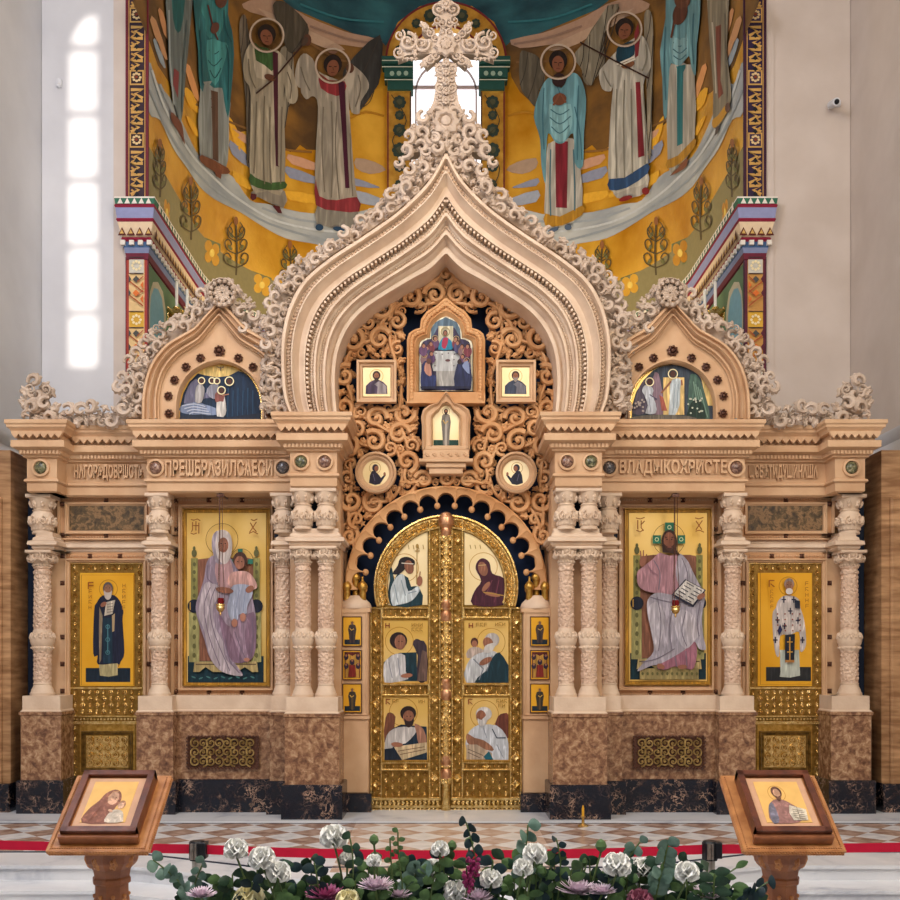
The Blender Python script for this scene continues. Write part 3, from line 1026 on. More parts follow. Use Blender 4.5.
def icon_mother(P):
    f = lambda u, v: (150 + u / 4.09, 480 + v / 4.09)
    P.rect(184, 510, 269, 685, '#b8862c'); P.rect(187, 513, 266, 682, 'gold_leaf')
    P.line([(186.5, 512.5), (266.5, 512.5), (266.5, 682.5), (186.5, 682.5)], .5, '#7a5a20', closed=True)
    throne(P, f)
    halo(P, *f(297, 245), 16, '#7a5620', .5)
    halo(P, *f(377, 330), 11.5, '#7a5620', .5)
    P.rect(*f(362, 283), *f(382, 310), '#2d6a58'); P.rect(*f(330, 325), *f(350, 345), '#2d6a58'); P.rect(*f(402, 325), *f(424, 345), '#2d6a58')
    lav, lav2, dk = '#9a8996', '#b9abaf', '#6d5e6e'
    P.poly([f(*p) for p in [(262, 310), (235, 340), (225, 400), (210, 450), (190, 520), (205, 590), (228, 660), (245, 720), (280, 770), (330, 795), (382, 800), (362, 765), (352, 742), (420, 730), (437, 640), (436, 560), (425, 500), (410, 440), (350, 350), (325, 315)]], lav, 4)
    P.poly([f(*p) for p in [(285, 540), (330, 600), (425, 540), (437, 640), (432, 700), (410, 738), (340, 742), (300, 640)]], '#85697a', 4)
    P.poly([f(*p) for p in [(330, 600), (400, 560), (390, 640), (405, 735), (385, 738), (350, 660)]], '#9c8292', 4)
    P.poly([f(*p) for p in [(225, 430), (262, 425), (300, 450), (262, 520), (270, 600), (300, 660), (315, 735), (380, 798), (300, 785), (250, 725), (226, 620), (202, 545)]], lav2, 4)
    for l_ in ([(250, 440), (225, 520), (245, 640), (290, 760)], [(272, 440), (248, 520), (268, 630), (330, 780)], [(310, 650), (330, 740), (370, 790)], [(350, 620), (375, 690), (395, 730)], [(240, 350), (238, 400), (262, 425)], [(420, 560), (425, 640), (415, 720)]):
        P.line([f(*p) for p in l_], .8, dk, 4)
    P.poly([f(*p) for p in [(280, 330), (330, 330), (345, 400), (330, 450), (290, 440), (270, 380)]], '#b79090', 4)
    P.poly([f(*p) for p in [(262, 300), (257, 250), (268, 218), (300, 206), (330, 222), (340, 268), (332, 320), (312, 345), (285, 335)]], '#c9bdb6', 4)
    P.poly([f(*p) for p in [(262, 300), (257, 250), (266, 222), (280, 212), (272, 260), (280, 320), (300, 345), (275, 340)]], '#9d929a', 4)
    P.ell(*f(304, 268), 5.2, 7.6, '#8a5a46'); P.ell(*f(296, 262), .9, .5, '#2a1812', n=6); P.ell(*f(312, 262), .9, .5, '#2a1812', n=6)
    P.line([f(304, 262), f(305, 278)], .7, '#6a3d2c'); P.line([f(298, 290), f(310, 290)], .7, '#7a3428')
    P.poly([f(*p) for p in [(325, 400), (345, 378), (400, 376), (430, 405), (442, 440), (420, 450), (405, 436), (350, 445), (322, 425)]], '#c79a90', 3)
    P.poly([f(*p) for p in [(345, 432), (410, 432), (424, 465), (402, 515), (398, 548), (368, 550), (362, 572), (338, 575), (320, 525), (330, 480)]], '#aab0c2', 3)
    P.line([f(370, 450), f(350, 560)], .8, '#7d8498'); P.line([f(395, 445), f(385, 540)], .8, '#7d8498')
    P.ell(*f(384, 562), 3, 4.2, '#a87460'); P.ell(*f(350, 585), 3, 4.2, '#a87460'); P.ell(*f(400, 735), 3, 2, '#a87460')
    P.ell(*f(310, 452), 9, 3, '#8a5a46', .15); P.ell(*f(412, 448), 4.5, 3.2, '#8a5a46', -.6)
    P.ell(*f(373, 328), 7, 7.8, '#4a2e24'); P.ell(*f(371, 340), 5, 6.6, '#93614c')
    P.ell(*f(364, 336), .8, .5, '#20140f', n=6); P.ell(*f(380, 336), .8, .5, '#20140f', n=6)
    for (x0, pts) in ((0, [[(180, 175), (180, 205), (176, 215)], [(194, 172), (194, 210)], [(206, 178), (206, 222)], [(178, 190), (206, 190)], [(174, 165), (186, 168), (200, 163), (212, 170)], [(172, 220), (185, 225), (198, 220)]]),
                      (0, [[(415, 178), (428, 200), (440, 215)], [(440, 175), (424, 200), (412, 218)], [(418, 165), (430, 170), (444, 163)], [(410, 222), (428, 214), (446, 224)]])):
        for l_ in pts: P.line([f(*p) for p in l_], 1.0, '#8a4f1c')
    for k in range(9): P.ell(*f(185 + k * 30, 806 + 4 * (k % 2)), 2.4, .8, '#3e6a68', .4 * (-1) ** k, 8)


def icon_lord(P):
    # right-hand icon, drawn in true photo coordinates
    f = lambda u, v: (600 + u / 4.09, 480 + v / 4.09)
    P.rect(626, 510, 710, 684, '#b8862c'); P.rect(629, 513, 707, 681, 'gold_leaf')
    P.line([(628.5, 512.5), (707.5, 512.5), (707.5, 681.5), (628.5, 681.5)], .5, '#7a5a20', closed=True)
    g = lambda u, v: f(u - 32, v - 12)
    throne(P, g)
    P.rect(*f(160, 770), *f(400, 815), '#9a8a58')
    for k in range(12): P.ell(*f(172 + k * 20, 792), 1.3, 1.8, '#5d5a34', n=6)
    halo(P, *f(278, 245), 16, '#7a5620', .5)
    for (a, c, e, h) in ((262, 176, 298, 215), (212, 228, 245, 262), (312, 228, 344, 262)):
        P.rect(*f(a, c), *f(e, h), '#2d7458'); P.ring(*f((a + e) / 2, (c + h) / 2), 1.8, .7, '#c8d0a0', n=8)
    pk, lav, dk = '#b0838a', '#a9a2aa', '#6f6672'
    P.poly([f(*p) for p in [(245, 745), (230, 770), (262, 776), (300, 762), (340, 768), (378, 770), (392, 690), (360, 640), (280, 700)]], '#a06a78', 3)
    P.poly([f(*p) for p in [(240, 300), (212, 325), (178, 352), (150, 378), (150, 425), (172, 450), (215, 462), (300, 470), (350, 450), (345, 360), (318, 305), (280, 312)]], pk, 4)
    P.poly([f(*p) for p in [(318, 305), (352, 330), (372, 370), (402, 430), (425, 470), (412, 560), (418, 640), (428, 692), (400, 690), (380, 662), (335, 700), (250, 748), (205, 760), (150, 782), (175, 745), (215, 700), (205, 620), (190, 545), (192, 490), (230, 462), (300, 470), (318, 440), (305, 380)]], lav, 4)
    P.poly([f(*p) for p in [(195, 520), (230, 500), (260, 560), (250, 640), (225, 700), (210, 640), (195, 560)]], '#bdb6bc', 4)
    P.poly([f(*p) for p in [(330, 530), (380, 560), (400, 620), (385, 655), (345, 690), (310, 640), (300, 570)]], '#bdb6bc', 4)
    for l_ in ([(330, 320), (352, 380), (350, 440)], [(230, 480), (245, 580), (235, 700)], [(300, 500), (280, 600), (290, 700)], [(345, 540), (330, 620), (350, 680)], [(200, 480), (280, 500), (400, 500)], [(215, 330), (240, 380), (235, 450)], [(165, 745), (230, 730), (300, 690)], [(405, 500), (392, 580), (400, 640)], [(300, 720), (310, 765)], [(345, 700), (350, 765)]):
        P.line([f(*p) for p in l_], .8, dk, 4)
    P.line([f(188, 345), f(205, 372), f(232, 392)], 1.0, '#8a6470', 3)
    P.ell(*f(170, 335), 3.2, 5.6, '#8a5a46', .1); P.line([f(164, 325), f(160, 292)], 1.2, '#8a5a46'); P.line([f(172, 322), f(173, 290)], 1.2, '#8a5a46'); P.line([f(180, 328), f(186, 306)], 1.1, '#8a5a46')
    P.poly([f(*p) for p in [(250, 292), (247, 250), (256, 218), (278, 207), (300, 218), (309, 255), (308, 290), (322, 308), (300, 306), (278, 300), (256, 300)]], '#3c261e', 3)
    P.ell(*f(277, 250), 5.6, 8.2, '#8a5640')
    P.poly([f(*p) for p in [(258, 266), (268, 273), (287, 273), (297, 266), (291, 286), (278, 296), (265, 286)]], '#45291f', 3)
    P.line([f(258, 236), f(268, 238)], .8, '#2c1a14'); P.line([f(286, 238), f(297, 236)], .8, '#2c1a14'); P.line([f(270, 277), f(286, 277)], .7, '#9a5a4c')
    P.ell(*f(268, 246), .9, .5, '#1c100c', n=6); P.ell(*f(287, 246), .9, .5, '#1c100c', n=6); P.line([f(278, 246), f(279, 263)], .7, '#6a3d2c')
    P.poly([f(*p) for p in [(342, 408), (426, 452), (374, 522), (286, 472)]], '#2b2b3c')
    P.poly([f(*p) for p in [(345, 412), (420, 452), (373, 511), (294, 468)]], '#d8d2c8')
    for k in range(5):
        a = f(348 - 11 * k, 422 + 11 * k); b_ = f(376 - 11 * k, 438 + 11 * k); c = f(386 - 11 * k, 444 + 11 * k); e = f(410 - 11 * k, 457 + 11 * k)
        P.line([a, b_], .9, '#3c3a44'); P.line([c, e], .9, '#3c3a44')
    P.ell(*f(405, 478), 4.4, 2.6, '#8a5a46', -.5)
    P.ell(*f(242, 762), 4, 2.6, '#8a5a46', .4); P.ell(*f(330, 764), 4.6, 2.2, '#8a5a46', 0)
    for pts in ([[(148, 168), (148, 205)], [(162, 170), (162, 200), (172, 212)], [(176, 172), (160, 188)], [(140, 160), (158, 164), (176, 158)], [(142, 210), (158, 216), (172, 208)]],
                [[(384, 172), (408, 208)], [(410, 170), (384, 208)], [(380, 160), (396, 164), (414, 158)], [(382, 214), (398, 210), (416, 218)]]):
        for l_ in pts: P.line([f(*p) for p in l_], 1.0, '#8a4f1c')


def big_icons():
    W = 10.33
    t = rect_icon('icon', 1, 184, 510, 269, 685, W, 'tall gold-ground icon of a seated veiled woman holding a child on her lap', icon_mother, rim=.012, rimmat='gold_deep')
    # the right-hand icon is painted without mirroring
    rect_icon('icon', 1, 626, 510, 710, 684, W, 'tall gold-ground icon of a seated bearded man on a throne holding an open book', icon_lord, rim=.012, rimmat='gold_deep')


def relief_rect(b, x0, x1, z0, z1, y, cell=.06, T1='scroll_lo', T2='loz'):
    nx, nz = max(1, round((x1 - x0) / cell)), max(1, round((z1 - z0) / cell))
    for i in range(nx):
        for j in range(nz):
            x = x0 + (i + .5) * (x1 - x0) / nx; z = z0 + (j + .5) * (z1 - z0) / nz
            r = min((x1 - x0) / nx, (z1 - z0) / nz) * .5
            if (i + j) % 2 or T2 is None: b.add(T[T1], (x, y, z), r * .95, (PI if j % 2 else 0), i % 2 == 0, ydepth=1.7)
            else: b.add(T[T2], (x, y, z), r * .98, ydepth=1.2)


def side_doors():
    for sx in (1, -1):
        d = 10.38
        t = thing('side_door', (PX(106.5, d) * sx, d, 0), 'narrow gilded %s side door painted with a standing %s' % (SIDE[sx], 'dark-robed monk' if sx == 1 else 'white-robed bishop'), 'door')
        x0, x1, z1 = PX(70, d), PX(144, d), PZ(563, d)
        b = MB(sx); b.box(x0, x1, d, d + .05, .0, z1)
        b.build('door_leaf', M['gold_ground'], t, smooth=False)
        b = MB(sx); b.box(PX(80, d), PX(135, d), d - .008, d, .05, PZ(724, d)); b.build('lower_panel', M['gold_deep'], t, smooth=False)
        b = MB(sx)
        ix0, ix1, iz0, iz1 = PX(80.5, d), PX(134.5, d), PZ(686, d), PZ(573, d)
        for (a, c, e, g) in ((x0 + .01, ix0 - .012, .1, z1 - .01), (ix1 + .012, x1 - .01, .1, z1 - .01)):
            relief_rect(b, a, c, e, g, d, .06, 'scroll_lo', 'leaf')
        relief_rect(b, ix0, ix1, iz1 + .01, z1 - .01, d, .06, 'scroll_lo', 'leaf')
        b.box(x0, x1, d - .02, d, z1 - .012, z1); b.box(x0, x0 + .012, d - .02, d, 0, z1); b.box(x1 - .012, x1, d - .02, d, 0, z1)
        b.build('relief_border', M['gold'], t)
        b = MB(sx)
        relief_rect(b, ix0 - .01, ix1 + .01, PZ(715, d), PZ(689, d), d, .07, 'rosette', 'leaf')
        b.box(x0 - .01, x1 + .01, d - .03, d, PZ(724, d), PZ(721, d)); b.box(x0, x1, d - .02, d, PZ(689, d), PZ(687, d)); b.box(x0, x1, d - .02, d, PZ(717, d), PZ(715.5, d))
        dentil_line(b, x0, PZ(719, d), x1, PZ(719, d), d - .01, .034, .011)
        b.build('relief_band', M['gold'], t)
        b = MB(sx)
        q0, q1, r0, r1 = PX(84, d), PX(131, d), PZ(770, d), PZ(733, d)
        frame_rect(b, q0 - .02, q1 + .02, r0 - .02, r1 + .02, d, .05, .025)
        b.build('lower_frame', metal('antique_frame_' + SIDE[sx], '#5a4420', '#8a6a34', .35, .8), t)
        b = MB(sx); relief_rect(b, q0 + .03, q1 - .03, r0 + .03, r1 - .03, d, .08, 'scroll', 'scroll')
        b.box(q0 + .03, q1 - .03, d - .012, d, r0 + .03, r1 - .03)
        b.V = [v - np.array([0, .012, 0]) for v in b.V[:-1]] + [b.V[-1]]
        b.build('lower_relief', M['gold'], t)
        b = MB(sx); b.box(ix0, ix1, d - .012, d, iz0, iz1)
        pn = b.build('icon_panel', M['gold_amber'], t, smooth=False)
        if sx < 0:  # drawn un-mirrored at its own place
            P = Paint(flat(d - .012), 1)
            cx = 788
            f = lambda u, v: (730 + u / 5, 560 + v / 5)
            P.line([(760.5, 571), (812.5, 571), (812.5, 684.5), (760.5, 684.5)], .5, '#9a6a1c', closed=True)
            P.rect(766, 667, 811, 681, '#2a2b2c')
            halo(P, 788, 586, 9, '#b07a20', .6)
            P.poly([f(*p) for p in [(248, 450), (252, 560), (248, 584), (300, 588), (350, 578), (345, 450)]], '#c9cfc0', 0)
            P.poly([f(*p) for p in [(268, 180), (240, 205), (228, 240), (212, 270), (215, 380), (228, 470), (245, 478), (250, 380), (300, 375), (345, 360), (350, 455), (372, 445), (380, 400), (370, 300), (352, 240), (345, 200), (315, 180)]], '#cfc4bc', 3)
            for (u, v) in ((268, 198), (318, 198), (300, 255), (338, 302), (236, 300), (225, 400), (360, 400), (270, 330)):
                P.line([f(u - 11, v), f(u + 11, v)], 1.2, '#26263c'); P.line([f(u, v - 16), f(u, v + 16)], 1.2, '#26263c')
            for k in range(16): P.ell(*f(235 + 37 * (k % 4), 270 + 28 * (k // 4)), .9, .9, '#8a4a3c', n=6)
            P.poly([f(*p) for p in [(318, 200), (345, 205), (345, 245), (320, 240)]], '#1c2434')
            P.poly([f(*p) for p in [(270, 375), (320, 370), (316, 512), (270, 512)]], '#1f2430')
            P.line([f(294, 385), f(294, 500)], 1, '#c9963c'); P.line([f(280, 410), f(308, 410)], 1, '#c9963c'); P.line([f(280, 460), f(308, 460)], 1, '#c9963c'); P.rect(*f(270, 500), *f(316, 512), '#a8743c')
            P.poly([f(*p) for p in [(232, 355), (245, 320), (256, 350), (240, 380)]], '#20264c')
            P.ell(788, 584, 5, 5.6, '#8d7a70'); P.ell(788, 586.5, 4, 5.2, '#94684e'); P.ell(788, 591.5, 3.6, 3.2, '#cfc8c2', n=12)
            P.ell(786.3, 585, .6, .4, '#20140f', n=6); P.ell(789.8, 585, .6, .4, '#20140f', n=6)
            glyph(P, 770.5, 584, 6.4, '#8a4a14'); [glyph(P, 770.5, 592 + 5 * k, 3.4, '#a86c1c') for k in range(4)]; [glyph(P, 805, 584 + 5.6 * k, 3.6, '#a86c1c') for k in range(5)]
            P.flush('painted_figure', pn, 'painted bishop in white cross-patterned vestments')
        else:
            P = Paint(flat(d - .012), 1)
            f = lambda u, v: (u / 4.5, 500 + v / 4.5)
            P.line([(81.5, 575), (133.5, 575), (133.5, 685), (81.5, 685)], .5, '#9a6a1c', closed=True)
            P.rect(85.8, 668, 130.3, 682, '#172634')
            halo(P, *f(488, 400), 9, '#b07a20', .6)
            P.poly([f(*p) for p in [(445, 730), (450, 790), (490, 795), (530, 788), (528, 710)]], '#b9ac7c')
            P.poly([f(*p) for p in [(462, 430), (436, 462), (424, 500), (420, 690), (440, 700), (442, 740), (528, 735), (530, 755), (545, 725), (560, 685), (552, 540), (556, 500), (540, 455), (512, 428)]], '#1d2136', 3)
            P.poly([f(*p) for p in [(448, 480), (462, 520), (456, 720), (448, 735), (446, 600)]], '#8a7a62'); P.poly([f(*p) for p in [(505, 520), (518, 510), (515, 590), (500, 596)]], '#a8906a')
            P.poly([f(*p) for p in [(465, 530), (505, 530), (508, 735), (465, 735)]], '#1b3444')
            P.line([f(486, 560), f(486, 690)], .8, '#4a7a80'); [P.ring(*f(486, 570 + 58 * k), 2, .6, '#4a7a80', n=8) for k in range(3)]
            P.poly([f(*p) for p in [(480, 460), (520, 450), (508, 512), (470, 522)]], '#cfc3ae'); [P.line([f(484, 470 + 12 * k), f(510, 466 + 12 * k)], .5, '#5c4a44') for k in range(4)]
            P.ell(*f(468, 470), 3.4, 2.2, '#8a5a46', -.6)
            P.ell(*f(488, 398), 5, 6.4, '#5c5450'); P.ell(*f(488, 404), 4, 5.4, '#94684e'); P.poly([f(*p) for p in [(470, 408), (480, 416), (496, 416), (506, 408), (502, 438), (488, 450), (474, 438)]], '#b5a89c', 3)
            P.ell(*f(480, 396), .6, .4, '#20140f', n=6); P.ell(*f(496, 396), .6, .4, '#20140f', n=6)
            glyph(P, *f(412, 386), 6.4, '#8a4a14'); [glyph(P, *f(410, 412 + 24 * k), 3.4, '#a86c1c') for k in range(4)]; [glyph(P, *f(563, 386 + 25 * k), 3.6, '#a86c1c') for k in range(5)]
            P.flush('painted_figure', pn, 'painted monk in dark robes with an open scroll')


_gr = random.Random(3)
def glyph(P, x, y, s, c):
    """a small letter-like mark of vertical and slanted strokes"""
    k = _gr.randrange(4)
    w = max(.5, s * .17)
    P.line([(x - s * .4, y - s * .5), (x - s * .4, y + s * .5)], w, c)
    if k in (0, 2): P.line([(x + s * .3, y - s * .5), (x + s * .3, y + s * .5)], w, c)
    if k in (0, 1): P.line([(x - s * .4, y), (x + s * .4, y)], w, c)
    if k in (1, 3): P.line([(x - s * .4, y - s * .5), (x + s * .4, y - s * .5)], w, c)
    if k == 2: P.line([(x - s * .4, y + s * .4), (x + s * .3, y - s * .4)], w, c)
    if k == 3: P.line([(x - s * .2, y), (x + s * .4, y + s * .5)], w, c)


# ------------------------------------------------------------------ golden gates
def gate_fig(P, which):
    if which == 'angel':
        f = lambda u, v: (350 + u / 4.5, 480 + v / 4.5)
        halo(P, *f(245, 395), 14, '#b98a3c', .6)
        P.poly([f(*p) for p in [(185, 565), (172, 500), (180, 450), (175, 380), (190, 400), (200, 450), (215, 420), (262, 440), (275, 480), (310, 480), (325, 562)]], '#1d3b44', 2)
        P.poly([f(*p) for p in [(190, 562), (182, 500), (200, 450), (225, 425), (245, 432), (262, 500), (305, 478), (312, 500), (275, 545), (215, 562)]], '#c3cccd', 3)
        P.line([f(200, 470), f(215, 550)], .9, '#7e8c92'); P.line([f(230, 450), f(250, 520)], .9, '#7e8c92'); P.line([f(262, 510), f(300, 500)], .9, '#7e8c92')
        P.poly([f(*p) for p in [(192, 420), (215, 385), (225, 355), (258, 346), (290, 362), (288, 385), (262, 385), (240, 410), (215, 425)]], '#221a1e', 3)
        P.ell(*f(266, 392), 4.6, 7, '#8c5b44', -.25); P.line([f(232, 374), f(286, 378)], .8, '#d8d0c0')
        P.ell(*f(313, 455), 3, 5, '#8c5b44', .1); P.line([f(312, 445), f(316, 412)], 1, '#8c5b44')
        P.line([f(302, 300), f(300, 470)], .8, '#9a7a3c'); P.line([f(292, 320), f(314, 320)], .9, '#9a7a3c'); P.ell(*f(303, 298), 1.6, 2.4, '#9a7a3c', n=8)
        for k in range(4): P.line([f(262 + 22 * k, 292), f(266 + 22 * k, 312)], .7, '#9a7a3c')
    elif which == 'maiden':
        f = lambda u, v: (350 + u / 4.5, 480 + v / 4.5)
        halo(P, *f(600, 390), 14, '#b98a3c', .6)
        P.poly([f(*p) for p in [(552, 562), (560, 500), (590, 455), (565, 400), (575, 365), (600, 352), (628, 372), (640, 420), (690, 440), (700, 490), (690, 562)]], '#4a1f2e', 3)
        P.ell(*f(598, 400), 4.6, 7.4, '#94624a', -.3); P.line([f(578, 385), f(612, 382)], .8, '#b89a6a')
        P.line([f(640, 450), f(610, 520)], .8, '#6e3846'); P.line([f(670, 450), f(650, 550)], .8, '#6e3846')
        P.ell(*f(612, 480), 6, 2.4, '#94624a', -.9); P.ell(*f(640, 515), 8, 2, '#94624a', .2); P.line([f(600, 505), f(690, 520)], 1, '#a8843c')
        for k in range(3): P.line([f(540 + 22 * k, 292), f(544 + 22 * k, 310)], .7, '#9a7a3c')
    elif which == 'young':
        f = lambda u, v: (350 + u / 4.5, 480 + v / 4.5)
        halo(P, *f(222, 725), 14, '#b07a24', .6)
        P.poly([f(*p) for p in [(300, 900), (305, 790), (282, 740), (296, 715), (318, 722), (345, 745), (347, 900)]], '#3c3038', 2)
        P.poly([f(*p) for p in [(155, 905), (152, 820), (185, 790), (225, 778), (300, 775), (302, 905)]], '#16343e', 0)
        P.poly([f(*p) for p in [(155, 910), (152, 830), (175, 800), (208, 782), (248, 790), (250, 860), (262, 895), (200, 910)]], '#c8c6c4', 2)
        P.line([f(175, 820), f(190, 890)], .9, '#84848c'); P.line([f(215, 800), f(225, 880)], .9, '#84848c')
        P.ell(*f(218, 722), 8.8, 8.4, '#2c1c1c'); P.ell(*f(226, 730), 5.6, 7.6, '#94624a'); P.ell(*f(220, 726), .8, .5, '#20140f', n=6); P.ell(*f(234, 726), .8, .5, '#20140f', n=6)
        P.poly([f(*p) for p in [(302, 905), (325, 765), (347, 775), (347, 905)]], '#6a5248'); P.ell(*f(255, 880), 6, 2.2, '#94624a', -.1)
        glyph(P, *f(170, 655), 5, '#7a2c14'); [glyph(P, *f(285 + 18 * k, 652), 3.4, '#9a7024') for k in range(3)]; [glyph(P, *f(285 + 18 * k, 674), 3.4, '#9a7024') for k in range(3)]
    elif which == 'elder':
        f = lambda u, v: (350 + u / 4.5, 480 + v / 4.5)
        halo(P, *f(635, 730), 14, '#b07a24', .6)
        P.ell(*f(560, 730), 3.8, 4.6, '#4a2a22'); P.ell(*f(560, 738), 2.8, 3.6, '#94624a'); P.poly([f(*p) for p in [(526, 800), (530, 765), (560, 750), (600, 765), (600, 800)]], '#b4a294', 2)
        P.poly([f(*p) for p in [(524, 912), (526, 830), (560, 790), (600, 775), (650, 770), (700, 820), (716, 912)]], '#c4c6c6', 2)
        P.poly([f(*p) for p in [(560, 912), (610, 860), (640, 800), (672, 775), (705, 820), (718, 850), (718, 912)]], '#16343e', 2)
        P.line([f(555, 805), f(600, 850), f(580, 900)], 1.1, '#6a7078'); P.line([f(640, 790), f(615, 860)], .9, '#6a7078')
        P.ell(*f(638, 720), 7.6, 7, '#bdb6b0', -.3); P.ell(*f(622, 735), 5, 6.4, '#94624a', -.5); P.poly([f(*p) for p in [(610, 745), (600, 770), (612, 780), (640, 770), (655, 735), (635, 735)]], '#cdc8c0', 2)
        P.ell(*f(610, 815), 7, 3, '#94624a', -.5)
        glyph(P, *f(545, 655), 5, '#7a2c14'); [glyph(P, *f(574 + 18 * k, 652), 3.4, '#9a7024') for k in range(3)]; [glyph(P, *f(660 + 16 * k, 650), 3.4, '#9a7024') for k in range(3)]
    elif which == 'writer':
        f = lambda u, v: (350 + u / 4.5, 640 + v / 4.5)
        halo(P, *f(240, 325), 14, '#b07a24', .6)
        P.poly([f(*p) for p in [(155, 460), (160, 350), (180, 325), (205, 345), (200, 390), (215, 460)]], '#7a4a34', 2)
        P.poly([f(*p) for p in [(155, 540), (160, 440), (190, 400), (230, 380), (345, 390), (347, 470), (347, 540)]], '#1a2c3c', 0)
        P.poly([f(*p) for p in [(155, 495), (165, 430), (195, 400), (240, 390), (300, 395), (290, 425), (250, 465), (200, 475), (180, 500)]], '#c6c0ba', 2)
        P.poly([f(*p) for p in [(290, 375), (330, 400), (345, 460), (310, 470), (300, 420)]], '#a87860', 2)
        P.ell(*f(262, 330), 8, 7.4, '#2a1c1a'); P.ell(*f(264, 348), 5.6, 7, '#94624a'); P.poly([f(*p) for p in [(244, 352), (256, 364), (275, 364), (288, 350), (284, 380), (264, 394), (248, 380)]], '#2a1c1a', 2)
        P.ell(*f(257, 343), .8, .5, '#20140f', n=6); P.ell(*f(273, 343), .8, .5, '#20140f', n=6)
        P.poly([f(*p) for p in [(200, 480), (345, 460), (347, 505), (235, 540), (200, 535)]], '#cbb48c'); P.line([f(215, 500), f(335, 480)], .7, '#6a4a34'); P.line([f(225, 515), f(340, 492)], .7, '#6a4a34')
        P.poly([f(*p) for p in [(155, 490), (200, 485), (235, 540), (155, 540)]], '#1a2432')
        P.ell(*f(212, 470), 6, 2.4, '#94624a', .1)
        glyph(P, *f(172, 278), 5, '#7a2c14'); [glyph(P, *f(198 + 16 * k, 274), 3.4, '#9a7024') for k in range(2)]; [glyph(P, *f(316 + 16 * k, 276), 3.4, '#9a7024') for k in range(2)]
    else:
        f = lambda u, v: (350 + u / 4.5, 640 + v / 4.5)
        halo(P, *f(605, 335), 14, '#b07a24', .6)
        P.poly([f(*p) for p in [(650, 400), (665, 345), (690, 330), (716, 340), (716, 440), (680, 430)]], '#6a3a2c', 2)
        P.poly([f(*p) for p in [(526, 500), (526, 430), (560, 390), (600, 380), (660, 385), (700, 425), (716, 480), (716, 538), (640, 538), (600, 500)]], '#c8ccd0', 2)
        P.poly([f(*p) for p in [(526, 420), (560, 440), (600, 450), (640, 480), (640, 500), (560, 480), (526, 460)]], '#96684e', 2)
        P.poly([f(*p) for p in [(524, 470), (570, 470), (640, 510), (640, 538), (524, 538)]], '#b8a288'); P.line([f(530, 490), f(600, 520)], .7, '#5c4a3a'); P.line([f(530, 505), f(585, 530)], .7, '#5c4a3a')
        P.poly([f(*p) for p in [(600, 525), (625, 500), (645, 538), (610, 538)]], '#1d5a66')
        P.line([f(640, 400), f(660, 440), f(700, 440)], 1, '#2c3848'); P.line([f(600, 395), f(615, 440)], .8, '#8a9098'); P.line([f(660, 470), f(690, 530)], .8, '#8a9098')
        P.ell(*f(602, 332), 8, 7, '#cdc8c2'); P.ell(*f(590, 345), 5, 6.6, '#8c5a42', -.1); P.poly([f(*p) for p in [(574, 352), (590, 360), (612, 340), (622, 345), (612, 375), (592, 390), (578, 378)]], '#c8c4be', 2)
        glyph(P, *f(542, 278), 5, '#7a2c14'); [glyph(P, *f(666 + 17 * k, 274), 3.4, '#9a7024') for k in range(3)]; [glyph(P, *f(674 + 17 * k, 296), 3.4, '#9a7024') for k in range(2)]


